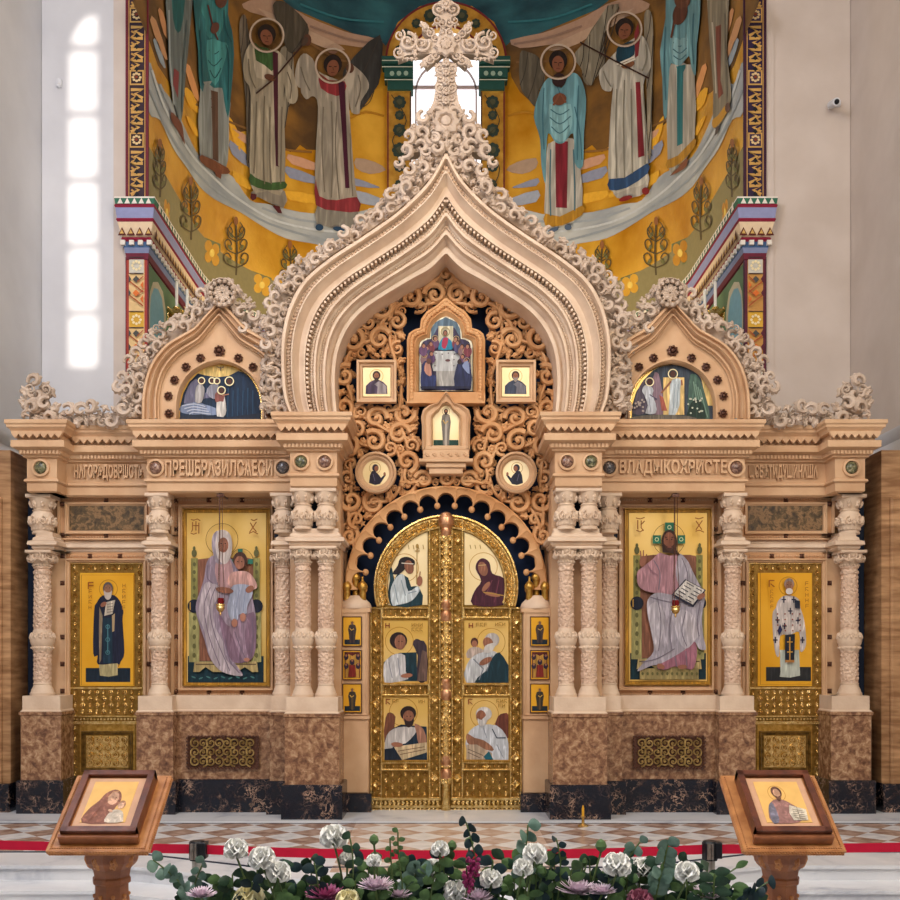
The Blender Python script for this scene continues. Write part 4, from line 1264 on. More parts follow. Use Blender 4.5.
def gates():
    d = 10.3
    cx, cy = 446, 587
    for sx in (1, -1):
        who = ('a painted angel and dark-haired writers', 'a painted veiled woman and grey-bearded elders')[sx < 0]
        t = thing('gate_leaf', (PX(405, d) * sx, d, 0), '%s golden arched gate leaf with %s' % (SIDE[sx], who), 'gate')
        arc = lambda R, a0, a1, n=26: [(cx + R * math.cos(a0 + (a1 - a0) * k / n), cy - R * math.sin(a0 + (a1 - a0) * k / n)) for k in range(n + 1)]
        a_end = PI + math.asin(20 / 72)
        b = MB(sx)
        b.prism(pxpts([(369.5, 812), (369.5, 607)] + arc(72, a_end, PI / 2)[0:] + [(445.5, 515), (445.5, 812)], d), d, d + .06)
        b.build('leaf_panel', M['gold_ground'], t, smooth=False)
        # carved rails and stiles
        b = MB(sx)
        ribbon(b, pxpts(arc(72, a_end, PI / 2 + .08), d), pxpts(arc(58.5, a_end, PI / 2 + .1), d), [(0, d + .02), (0, d - .035), (.12, d - .04), (.2, d - .004), (.8, d - .004), (.88, d - .04), (1, d - .03), (1, d)], 40)
        for k in range(17):
            a = PI / 2 + .16 + (PI / 2 + .05) * k / 16
            x, z = PX(cx + 65.3 * math.cos(a), d), PZ(cy - 65.3 * math.sin(a), d)
            b.add(T['scroll_lo'], (x, d - .012, z), .046, a + PI * (k % 2), k % 2 == 0)
            b.add(T['leaf'], (PX(cx + 65.3 * math.cos(a + .05), d), d - .012, PZ(cy - 65.3 * math.sin(a + .05), d)), .04, a)
        def rail(x0, x1, y0, y1, cell):
            X0, X1, Z0, Z1 = PX(x0, d), PX(x1, d), PZ(y1, d), PZ(y0, d)
            frame_rect(b, X0, X1, Z0, Z1, d, .016, .035)
            relief_rect(b, X0 + .014, X1 - .014, Z0 + .012, Z1 - .012, d, cell * .62, 'scroll_lo', 'leaf')
            if Z1 - Z0 > .5:
                for k in range(7): b.add(T['loz'], ((X0 + X1) / 2, d - .008, Z0 + (Z1 - Z0) * (k + .5) / 7), .05, ydepth=.9)
            else: b.add(T['loz'], ((X0 + X1) / 2, d - .008, (Z0 + Z1) / 2), .045, ydepth=.9)
        rail(370.5, 382, 608, 798, .085); rail(429, 440.5, 520, 798, .085)
        rail(382, 429, 607.5, 618, .08); rail(382, 429, 684, 695.5, .08); rail(382, 429, 762, 770, .07)
        b.build('carved_border', M['gold'], t)
        b = MB(sx); relief_rect(b, PX(383, d), PX(428, d), PZ(797, d), PZ(771, d), d, .062, 'scroll_lo', 'leaf')
        b.build('relief_panel', M['gold'], t)
        b = MB(sx)
        for (y0, w) in ((798.5, .03), (806, .028)):
            z = PZ(y0, d)
            b.box(PX(369.5, d), PX(441, d), d - .05, d, z - .012, z + .014)
            n = 16
            for k in range(n):
                x = PX(370.5, d) + (PX(440, d) - PX(370.5, d)) * (k + .5) / n
                b.add(T['leaf'], (x, d - .04, z - .04), w * 1.1, 0, ydepth=.8)
        b.box(PX(369.5, d), PX(441, d), d - .03, d, 0, .02)
        b.build('bottom_rail', M['gold'], t)
        # painted panels, each drawn at its own place without mirroring
        def mpx(a, c): return (a, c) if sx == 1 else (2 * CX - c, 2 * CX - a)
        k = 0
        specs = [('angel', 'maiden', None), ('young', 'elder', (620, 683)), ('writer', 'bull', (697, 760))]
        for (l_, r_, yy) in specs:
            b = MB(sx)
            if yy is None:
                pts = [(427.5, 605), (388, 605)] + [p for p in arc(58, PI + .1, PI / 2 + .32, 20) if p[1] < 605 and p[0] > 388 - 2]
                pts = [(p[0], p[1]) for p in pts] + [(427.5, 531.5)]
                b.prism(pxpts(pts, d), d - .008, d)
            else:
                b.box(PX(383.5, d), PX(428, d), d - .008, d, PZ(yy[1], d), PZ(yy[0], d))
            pn = b.build('icon_panel', M['gold_pale' if yy is None else 'gold_leaf'], t, smooth=False)
            P = Paint(flat(d - .009), 1)
            gate_fig(P, l_ if sx == 1 else r_)
            P.flush('painted_figure', pn)
            if yy:
                b = MB(sx); frame_rect(b, PX(382, d), PX(429.5, d), PZ(yy[1] + 1.3, d), PZ(yy[0] - 1.3, d), d - .005, .018, .018)
                dentil_line(b, PX(383, d), PZ(yy[0] - 1.3, d), PX(429, d), PZ(yy[0] - 1.3, d), d - .02, .022, .006)
                dentil_line(b, PX(383, d), PZ(yy[1] + 1.3, d), PX(429, d), PZ(yy[1] + 1.3, d), d - .02, .022, .006)
                b.build('panel_frame', M['gold_deep'], pn)
    # centre post between the leaves
    t = thing('gate_post', (0, d - .05, 0), 'slender gilded centre post with pinkish knobs between the two golden gate leaves', 'post')
    b = MB(); x = 0
    b.lathe([(.05, 0), (.05, .05), (.04, .1), (.04, 3.0)], (x, d - .05), 16)
    for z0 in (.32, .95, 1.2, 1.75, 2.0, 2.55, 2.8):
        for k in range(8): b.add(T['leaf'], (x + .04 * math.cos(2 * PI * k / 8), d - .05 + .04 * math.sin(2 * PI * k / 8), z0), .045, 0, phi=2 * PI * k / 8 + PI / 2)
    z = .4
    while z < 2.9:
        for k in range(4): b.add(T['scroll_lo'], (x + .042 * math.cos(PI + PI * k / 3), d - .05 + .042 * math.sin(PI + PI * k / 3), z), .03, 0, k % 2, phi=PI + PI * k / 3 + PI / 2)
        z += .07
    b.build('shaft', M['gold'], t)
    pinkgold = metal('rose_gilding', '#a8704a', '#d8a880', .3, .7, 50, .2, 20)
    for yy, r in ((532, .052), (616, .055), (694, .055), (773, .055), (605, .048), (684, .048), (760, .048)):
        b = MB(); z = PZ(yy, d)
        b.lathe([(.038, z - .06), (r, z - .035), (r, z + .02), (.04, z + .05)], (0, d - .06), 16)
        b.build('knob', pinkgold, t)
    b = MB(); z = PZ(520, d)
    b.lathe([(.04, z - .1), (.075, z - .06), (.08, z), (.05, z + .06), (.0, z + .08)], (0, d - .06), 16)
    for k in range(8): b.add(T['rosette'], (.06 * math.cos(2 * PI * k / 8), d - .06 + .06 * math.sin(2 * PI * k / 8), z), .042, phi=2 * PI * k / 8 + PI / 2)
    b.build('finial', pinkgold, t)


def jambs():
    for sx in (1, -1):
        d = 10.12
        t = thing('gate_jamb', (PX(354, d) * sx, d, 0), 'beige stone jamb pier %s of the golden gates holding three small icons' % SIDE[sx], 'pier')
        x0, x1 = PX(340.5, d), PX(368.5, d)
        b = MB(sx)
        b.box(x0, x1, d, d + .3, .2, PZ(612, d), bev=.01)
        b.box(x0 - .02, x1 + .01, d - .02, d + .3, PZ(719, d), PZ(716, d)); b.box(x0 - .01, x1 + .02, d - .015, d + .3, PZ(612, d), PZ(608.5, d))
        frame_rect(b, x0 + .01, x1 - .01, PZ(715, d), PZ(612, d), d, .02, .012)
        b.build('pier', M['stone'], t)
        b = MB(sx); b.box(x0 - .02, x1 + .03, d - .03, d + .3, 0, .2, bev=.01)
        b.build('pier_base', M['black_marble'], t)
        # tent cap with a cluster of three onion domes
        b = MB(sx)
        zc = PZ(608.5, d); xc = (x0 + x1) / 2; yc = d + .13
        b.lathe([(.16, zc), (.165, zc + .02), (.15, zc + .06), (.11, zc + .1), (.085, zc + .13), (.05, zc + .14)], (xc, yc), 24)
        b.build('cap', M['stone_pale'], t)
        b = MB(sx)
        for (dx, dy, h) in ((-.085, -.05, .1), (.075, -.05, .1), (0, .0, .2)):
            z = zc + .09; h_ = h
            b.lathe([(.035, z), (.035, z + h_), (.04, z + h_), (.052, z + h_ + .025), (.05, z + h_ + .05), (.03, z + h_ + .08), (.012, z + h_ + .1), (.008, z + h_ + .13)], (xc + dx, yc + dy), 14)
            b.ball((xc + dx, yc + dy, z + h_ + .13), .014)
        b.build('finial', M['gold_deep'], t)
        figs = [('#4a3a34', '#2a2226', 617.5, 645.5), ('#5a2a20', '#2a1a1c', 651, 679), ('#3a342c', '#57452e', 684.5, 712)]
        for i, (r1, r2, y0, y1) in enumerate(figs):
            xa, xb = 343.5, 361
            b = MB(sx); b.box(PX(xa, d), PX(xb, d), d - .012, d + .01, PZ(y1, d), PZ(y0, d))
            pn = b.build('icon_panel', M['gold_amber'], t, smooth=False)
            b = MB(sx); frame_rect(b, PX(xa - 1, d), PX(xb + 1, d), PZ(y1 + 1, d), PZ(y0 - 1, d), d - .003, .018, .016)
            b.build('frame', M['dark_wood'], pn)
            P = Paint(flat(d - .0125), sx)
            cxx = (xa + xb) / 2
            if i == 1:
                P.rect(xa + 1, y0 + 1, xb - 1, y1 - 1, '#5a1f1c')
                P.poly([(xa + 2, y1 - 1), (xa + 2, y0 + 8), (xa + 5, y0 + 3), (cxx, y0 + 5), (xb - 5, y0 + 3), (xb - 2, y0 + 8), (xb - 2, y1 - 1)], '#b98a3c')
                for (u, v) in ((-6, 6), (6, 6), (-6, 15), (6, 15), (0, 11)):
                    P.ell(cxx + u, y0 + v, 2.4, 3, '#2c2030', n=10); P.ell(cxx + u, y0 + v - 1.5, 1.1, 1.3, '#94624a', n=8)
                P.poly([(cxx - 4, y1 - 2), (cxx - 3, y0 + 14), (cxx + 3, y0 + 14), (cxx + 4, y1 - 2)], '#84281e')
            else:
                P.rect(xa + 1, y1 - 6, xb - 1, y1 - 1, '#1c2a34')
                standing(P, cxx, y0 + 4, y1 - y0 - 6, r1, r2, wd=.38, beard='#6a5c54')
            P.flush('painted_figure', pn)
# ================================================================== CENTRAL SCREEN AND ARCHES
DA = 9.66
OUT_L = [(289, 413), (283, 395), (280.5, 365), (281.5, 335), (289, 305), (304, 279), (330, 257), (362, 236), (395, 213), (418, 192), (433, 174), (446, 150)]
INN_L = [(335, 413), (333, 392), (332.5, 370), (335.5, 345), (345, 322), (361, 303), (384, 287), (409, 272), (430, 260), (446, 244)]


def big_arch():
    t = thing('keel_arch', (0, 9.9, ZTOP), 'great pointed keel arch of moulded pale stone crowning the golden gates', 'arch')
    o = pxpts(sym([tuple(p) for p in catmull(OUT_L, 6)], CX), DA)
    i_ = pxpts(sym([tuple(p) for p in catmull(INN_L, 6)], CX), DA)
    prof = [(0, 10.3), (0, DA + .02), (.02, DA), (.07, DA), (.09, DA + .07), (.19, DA + .07), (.20, DA + .0), (.23, DA - .01), (.25, DA + .03), (.33, DA + .09), (.42, DA + .09), (.43, DA + .04), (.46, DA + .04), (.465, DA + .14),
            (.61, DA + .14), (.62, DA + .06), (.66, DA + .06), (.67, DA + .14), (.72, DA + .16), (.78, DA + .16), (.79, DA + .12), (.83, DA + .12), (.84, DA + .2), (.9, DA + .24), (.93, DA + .24), (.94, DA + .19), (1, DA + .2), (1, 10.3)]
    b = MB(); ribbon(b, o, i_, prof, 130)
    b.build('arch_moulding', M['stone_pale'], t, angle=28)
    def along(tt, y, n, fn):
        O, I = resample(o, n), resample(i_, n)
        for k in range(n):
            p = O[k] + (I[k] - O[k]) * tt
            q = O[min(k + 1, n - 1)] + (I[min(k + 1, n - 1)] - O[min(k + 1, n - 1)]) * tt - p
            fn(k, p, math.atan2(q[1], q[0]))
    b = MB(); along(.15, 0, 170, lambda k, p, a: b.add(T['leaf'], (p[0], DA + .06, p[1]), .03, a + .6, ydepth=2))
    b.build('rope_moulding', M['stone_pale'], t)
    b = MB(); along(.57, 0, 190, lambda k, p, a: b.add(T['bead'], (p[0], DA + .12, p[1]), .02)); along(.495, 0, 120, lambda k, p, a: b.box(p[0] - .011, p[0] + .011, DA + .05, DA + .14, p[1] - .011, p[1] + .011))
    along(.735, 0, 200, lambda k, p, a: b.add(T['bead'], (p[0], DA + .15, p[1]), .013))
    b.build('bead_moulding', M['stone_pale'], t)


def fill_region(b, inside, x0, x1, y0, y1, d, mirror, radii, seed=1, squash=1.0, y_j=.03, big='scroll_fat'):
    """pack carved scrolls, leaves and rosettes of shrinking size into a region given in photo units"""
    rg = random.Random(seed)
    placed = []
    for r, tries, gap in radii:
        for _ in range(tries):
            x, y = rg.uniform(x0, x1), rg.uniform(y0, y1)
            if not inside(x, y, r * .8): continue
            if any((x - a) ** 2 + (y - c) ** 2 < ((r + q) * gap) ** 2 for (a, c, q) in placed): continue
            if mirror is not None and abs(x - mirror) < r * .9:
                if abs(x - mirror) > r * .35: continue
                x = mirror
            placed.append((x, y, r))
            kind = rg.random(); rot = rg.uniform(0, 2 * PI); fl = rg.random() < .5
            s = r * d / F
            def put(X, flp, ro):
                loc = (PX(X, d), d - rg.uniform(0, y_j), PZ(y, d))
                if r > 7.1:
                    b.add(T[big], loc, s * 1.05, ro, flp)
                    a = ro + .9
                    b.add(T['acanthus'], (loc[0] - s * .9 * math.sin(a), loc[1], loc[2] + s * .9 * math.cos(a)), s * .55, a, flp)
                elif r > 5:
                    b.add(T[big] if kind < .45 else (T['leaf'] if kind < .7 else T['acanthus']), loc, s * 1.2, ro, flp, ydepth=1.3)
                elif kind < .2: b.add(T['rosette'], loc, s * 1.15, ro)
                else: b.add(T['leaf'] if kind < .75 else T['scroll_lo'], loc, s * 1.35, ro, flp)
            if mirror is None: put(x, fl, rot)
            elif x == mirror: put(x, fl, 0 if kind < .5 else PI)
            else:
                put(x, fl, rot); put(2 * mirror - x, not fl, -rot)
    return placed


def pt_in(poly):
    def f(x, y):
        ins = False; j = len(poly) - 1
        for i in range(len(poly)):
            (xi, yi), (xj, yj) = poly[i], poly[j]
            if (yi > y) != (yj > y) and x < (xj - xi) * (y - yi) / (yj - yi) + xi: ins = not ins
            j = i
        return ins
    return f


def screen():
    d = 10.25
    t = thing('openwork_screen', (0, d, PZ(600, d)), 'pierced honey stone screen of curling vines above the golden gates', 'carved screen')
    inner = [tuple(p) for p in catmull(INN_L, 6)]
    left = [(p[0] + 6, p[1] + 12) for p in inner]
    region = pt_in([(340, 612), (352, 600), (344, 520), (344, 455), (336, 425)] + left + [(452, 256), (452, 612)])
    holes = [(356, 359, 397, 404), (405, 312, 446, 404), (419, 392, 446, 470)]
    def inside(x, y, r):
        if not region(x, y): return False
        if not region(x - r * .5, y): return False
        for (a, c, e, g) in holes:
            if a - r < x < e + r and c - r < y < g + r: return False
        if math.hypot(x - 376, y - 473) < 21 + r * .9: return False
        if math.hypot(x - 446, y - 330) < 30 and y < 345: return False
        if math.hypot(x - 446, y - 587) < 101 + r: return False
        return True
    b = MB()
    fill_region(b, inside, 335, 446, 255, 612, d, 446, [(11.5, 900, .95), (9, 1500, .92), (6.5, 2500, .88), (4.6, 4000, .85), (3.2, 5000, .85)], seed=5)
    b.build('vine_tracery', M['stone_deep'], t)
    b = MB()
    fill_region(b, inside, 335, 446, 255, 612, d + .05, 446, [(9, 900, .9), (6, 2500, .82), (4, 5000, .8)], seed=9)
    b.build('under_foliage', M['stone_deep'], t)
    # thin continuous stems that tie the scrolls together
    b = MB()
    for sx in (1, -1):
        for pts in ([(446, 300), (425, 306), (402, 305), (385, 320), (372, 340), (352, 350), (345, 375), (352, 400), (350, 425), (362, 445), (395, 450), (402, 480), (390, 500), (365, 505), (352, 530), (356, 560), (348, 590)],
                    [(446, 268), (432, 285), (412, 290), (396, 300), (390, 340), (401, 380), (400, 420), (408, 450), (405, 480), (420, 482), (446, 480)],
                    [(344, 415), (352, 418), (400, 410), (415, 415)], [(348, 450), (352, 480), (349, 510), (350, 540)], [(356, 412), (385, 430), (410, 440)]):
            pp = [(446 + (p[0] - 446) * sx, p[1]) for p in catmull(pts, 6)]
            b.tube([(PX(p[0], d), d - .02 + .02 * math.sin(i * .9), PZ(p[1], d)) for i, p in enumerate(pp)], .018, 6)
    b.build('vine_stem', M['stone_deep'], t)
    # scalloped arch
    b = MB(); dd = 10.2
    cx, cy = 446, 587
    n_l = 15
    a0, a1 = -.03, PI + .03
    inn = []
    for i in range(n_l):
        for k in range(10):
            u = (k + .0) / 10
            a = a0 + (a1 - a0) * (i + u) / n_l
            r = 83 + 11.5 * math.sqrt(max(0, 1 - (2 * u - 1) ** 2))
            inn.append((cx + r * math.cos(a), cy - r * math.sin(a)))
    inn.append((cx + 83 * math.cos(a1), cy - 83 * math.sin(a1)))
    outr = [(cx + 102 * math.cos(a0 + (a1 - a0) * k / 120), cy - 102 * math.sin(a0 + (a1 - a0) * k / 120)) for k in range(121)]
    def prism_ring(o, i_, y0, y1):
        n = 300
        ribbon(b, pxpts(o, dd), pxpts(i_, dd), [(0, y1), (0, y0), (.25, y0 - .015), (.5, y0), (1, y0 + .01), (1, y1)], n)
    inn2, out2 = [], []
    for i in range(301):
        a = a0 + (a1 - a0) * i / 300
        u = (i / 300 * n_l) % 1
        r = 83 + 11.5 * math.sqrt(max(0, 1 - (2 * u - 1) ** 2))
        inn2.append((cx + r * math.cos(a), cy - r * math.sin(a)))
        out2.append((cx + 101 * math.cos(a), cy - 101 * math.sin(a)))
    v, fs = [], []
    prof = [(0, dd + .12), (0, dd - .01), (.2, dd - .03), (.45, dd - .01), (1, dd), (1, dd + .12)]
    for (o, i_) in zip(pxpts(out2, dd), pxpts(inn2, dd)):
        for (q, y) in prof: v.append((o[0] + (i_[0] - o[0]) * q, y, o[1] + (i_[1] - o[1]) * q))
    K = len(prof)
    for i in range(300):
        for j in range(K - 1): fs.append((i * K + j, (i + 1) * K + j, (i + 1) * K + j + 1, i * K + j + 1))
    b.faces(v, fs)
    for i in range(n_l + 1):
        a = a0 + (a1 - a0) * i / n_l
        b.ball((PX(cx + 82 * math.cos(a), dd), dd + .03, PZ(cy - 82 * math.sin(a), dd)), .032, sz=(1, 1, 1.1))
    b.build('scalloped_arch', M['stone_deep'], t)
    # what lies behind: the dark curtain of the sanctuary
    b = MB()
    reg = [(340, 800)] + [(338, 450)] + [(p[0] + 1, p[1] + 2) for p in inner] + [(2 * 446 - p[0] - 1, p[1] + 2) for p in inner[::-1]] + [(554, 450), (552, 800)]
    b.prism(pxpts([(p[0], p[1] + 6) for p in reg], 10.25), 10.46, 10.5)  # navy sheet closing the openings, their darkness put into its colour
    tag(b.build('sanctuary_backdrop', M['navy'], None, smooth=False), 'dark navy curtain hanging behind the golden gates and the pierced screen', 'backdrop')


def ring_frame(b, cx, cy, r0, r1, d, t):
    n = 40
    prof = [(0, d + .03), (0, d - t), (.3, d - t * 1.3), (.45, d - t * .6), (.7, d - t * .7), (1, d - t * .2), (1, d + .03)]
    o = [(PX(cx + r1 * math.cos(-2 * PI * k / n), d), PZ(cy + r1 * math.sin(-2 * PI * k / n), d)) for k in range(n + 1)]
    i_ = [(PX(cx + r0 * math.cos(-2 * PI * k / n), d), PZ(cy + r0 * math.sin(-2 * PI * k / n), d)) for k in range(n + 1)]
    ribbon(b, o, i_, prof, n + 1)


def screen_icons():
    d = 10.16
    # supper icon with a trefoil head
    head = sym([(419.5, 391), (419.5, 345), (421, 341), (426, 338.5), (430, 338), (430.5, 332), (433, 325), (439, 319), (446, 316)], 446)
    outer = sym([(407, 404), (407, 340), (409, 334), (415, 330), (420, 329), (421, 320), (427, 312), (437, 306), (446, 298)], 446)
    t = thing('icon', (0, d, PZ(404, d)), 'trefoil-topped supper icon, topmost in the pierced screen', 'icon')
    b = MB(); ribbon(b, pxpts(outer, d), pxpts([(446 + (p[0] - 446) * 1.03, p[1]) for p in head], d), [(0, d + .1), (0, d - .03), (.2, d - .05), (.35, d - .02), (.6, d - .02), (.75, d - .045), (.9, d - .01), (1, d), (1, d + .1)], 80)
    b.box(PX(407, d), PX(485, d), d - .04, d + .1, PZ(404, d), PZ(393, d))
    O, I = resample(pxpts(outer, d), 70), resample(pxpts(head, d), 70)
    for k in range(70):
        p = O[k] * .62 + I[k] * .38
        b.add(T['bead'], (p[0], d - .03, p[1]), .026)
    b.build('frame', M['stone_deep'], t)
    b = MB(); b.prism(pxpts(head, d), d, d + .05)
    pn = b.build('panel', M['navy'], t, smooth=False)
    P = Paint(flat(d))
    P.poly(head, '#efe6c8')
    P.poly([(446 + (p[0] - 446) * .93, 316 + (p[1] - 316) * .97 + 1.6) for p in head], '#3c3550')
    f = lambda u, v: (410 + u / 9, 300 + v / 9)
    P.poly([f(*p) for p in [(190, 350), (190, 260), (230, 200), (322, 155), (420, 200), (450, 260), (455, 345), (400, 250), (250, 250)]], '#5d7484')
    P.rect(*f(255, 235), *f(388, 400), '#d8cfae')
    P.poly([f(*p) for p in [(205, 460), (440, 460), (455, 560), (430, 640), (210, 640), (190, 560)]], '#c6c6c2'); P.poly([f(*p) for p in [(235, 640), (420, 640), (400, 775), (240, 775)]], '#b0aca4')
    P.ell(*f(340, 545), 2.6, 1.3, '#5a3a3a'); [P.ell(*f(235 + 55 * k, 480 + 10 * (k % 2)), .8, .7, '#5a4a4a', n=6) for k in range(4)]; [P.ell(*f(225 + 170 * (k % 2), 540 + 55 * (k // 2)), .8, .7, '#5a4a4a', n=6) for k in range(4)]
    P.poly([f(*p) for p in [(255, 450), (275, 370), (310, 335), (350, 350), (385, 400), (375, 450)]], '#2b86a4', 2); P.poly([f(*p) for p in [(285, 420), (300, 345), (345, 350), (320, 440)]], '#9c2f48', 2)
    P.ring(*f(318, 290), 4.2, .7, '#8a7a4a'); P.ell(*f(318, 300), 2.3, 3, '#3a2420'); P.ell(*f(318, 303), 1.6, 2.2, '#8a5a46')
    cols = ['#6a4a6a', '#7a3a44', '#4a4668', '#8a6a6a', '#553a5c']
    for k, (u, v) in enumerate([(225, 350), (185, 400), (150, 440), (130, 500), (190, 490), (120, 420), (415, 360), (430, 395), (470, 430), (500, 480), (475, 520), (520, 430), (510, 560)]):
        P.ell(*f(u, v + 45), 4.2, 5.4, cols[k % 5]); P.ell(*f(u, v), 2.1, 2.6, '#3a2622'); P.ell(*f(u + (4 if u < 320 else -4), v + 4), 1.5, 1.9, '#9a6a54')
        if k % 3 == 0: P.ring(*f(u, v), 2.9, .4, '#b9a06a', n=14)
    P.poly([f(*p) for p in [(100, 800), (105, 620), (140, 560), (185, 590), (200, 680), (235, 700), (230, 780), (180, 800)]], '#27305a', 2); P.poly([f(*p) for p in [(130, 650), (140, 580), (180, 580), (195, 690), (160, 690)]], '#c08a74', 2)
    P.poly([f(*p) for p in [(400, 790), (410, 640), (440, 570), (500, 590), (545, 620), (550, 800)]], '#252b4c', 2); P.ell(*f(445, 570), 2.2, 2.6, '#2e2020'); P.poly([f(*p) for p in [(470, 600), (520, 560), (535, 680), (490, 640)]], '#7c88a8', 2)
    P.ell(*f(170, 565), 2.4, 2.8, '#5a3a30'); P.poly([f(*p) for p in [(95, 790), (550, 790), (550, 812), (95, 812)]], '#1e2038')
    P.flush('painting', pn)

    # kiosk with a standing figure
    d2 = 10.1
    ho = sym([(422, 450), (422, 425), (421, 418), (423, 410), (430, 405), (438, 403), (446, 391)], 446)
    hi = sym([(433, 446), (433, 424), (432.5, 418), (436, 413), (439, 411), (441, 407), (446, 404)], 446)
    t = thing('icon', (0, d2, PZ(472, d2)), 'small kiosk icon of a lone standing bishop, projecting under the supper icon', 'icon')
    b = MB(); ribbon(b, pxpts(ho, d2), pxpts(hi, d2), [(0, d2 + .18), (0, d2 - .02), (.2, d2 - .05), (.4, d2 - .02), (.7, d2 - .02), (.85, d2 - .04), (1, d2), (1, d2 + .18)], 70)
    for (x0, x1, y0, y1, q) in ((422, 470, 450, 446, 0), (419, 473, 463, 459.5, .03), (423, 469, 459.5, 450, .0), (426, 466, 468, 463, .0), (429, 463, 474, 468, -.02)):
        b.box(PX(x0, d2), PX(x1, d2), d2 - .03 - q, d2 + .18, PZ(max(y0, y1), d2), PZ(min(y0, y1), d2), bev=.006)
    for k in range(6): b.add(T['leaf'], (PX(427 + 7.6 * k, d2), d2 - .03, PZ(455, d2)), .034, PI / 4)
    b.build('kiosk_frame', M['stone'], t)
    b = MB(); b.prism(pxpts([(446 + (p[0] - 446) * 1.02, p[1]) for p in hi] + [(459, 447), (433, 447)][0:0], d2 + .03), d2 + .03, d2 + .05)
    pn = b.build('panel', M['gold_pale'], t, smooth=False)
    P = Paint(flat(d2 + .03))
    P.rect(433.5, 440, 458.5, 445.6, '#1d4238')
    standing(P, 446, 409, 37, '#7c746a', '#a79e90', wd=.26, beard='#3a2a24', halo_c='#8a6a3a')
    P.flush('painting', pn)

    # square and round icons, two of each
    def fig(which):
        def g(P):
            if which == 'sl': bust(P, 376.5, 376, 22, 18, '#4b3c50', '#8a8080', beard='#3a2c28')
            if which == 'sr': bust(P, 515.5, 376, 22, 18, '#3d4658', '#76747c', beard='#8a8078')
        return g
    dd = 10.14
    for which, (x0, y0, x1, y1), lab in (('sl', (363, 367.5, 390.5, 396.5), 'small square gold icon of a dark-bearded bishop left of the supper icon'), ('sr', (502, 367.5, 529.5, 396.5), 'small square gold icon of a grey-bearded bishop right of the supper icon')):
        t = rect_icon('icon', 1, x0, y0, x1, y1, dd, lab, fig(which), gold='gold_pale', rim=.0)
        b = MB()
        frame_rect(b, PX(x0 - 6, dd), PX(x1 + 6, dd), PZ(y1 + 6.5, dd), PZ(y0 - 6.5, dd), dd + .03, .065, .075)
        b.build('frame', M['stone'], t)
    for (cx, lab, robe) in ((376, 'round icon of a praying figure facing right, lower left in the screen', '#2a2436'), (516, 'round icon of a praying figure facing left, lower right in the screen', '#262a38')):
        cy, r = 473, 13.5
        t = thing('icon', (PX(cx, dd), dd, PZ(cy + 20, dd)), lab, 'icon')
        n = 36
        b = MB(); b.prism([(PX(cx + r * math.cos(2 * PI * k / n), dd), PZ(cy + r * math.sin(2 * PI * k / n), dd)) for k in range(n)], dd, dd + .04)
        pn = b.build('panel', M['gold_pale'], t, smooth=False)
        b = MB(); ring_frame(b, cx, cy, 13.2, 20.5, dd, .05); b.build('frame', M['stone'], t)
        s = 1 if cx < 446 else -1
        P = Paint(flat(dd), 1)
        F_ = lambda u, v: (cx + s * u, cy + v)
        halo(P, *F_(-1, -5), 5.6, '#b08a4a', .5)
        P.poly([F_(*p) for p in [(-7, 10), (-6, 2), (-4, -2), (-1, -2), (3, 2), (5, 5), (9, 1), (10, 2), (6, 8), (4, 11), (-1, 12)]], robe)
        P.ell(*F_(-.6, -5), 3.2, 3.8, robe); P.ell(*F_(.4, -4.4), 2, 2.8, '#8e5c42')
        P.ell(*F_(8.6, 1), 1.2, 1.8, '#8e5c42'); P.line([F_(-3, 1), F_(-1, 8)], .7, '#5a5468')
        P.flush('painting', pn)


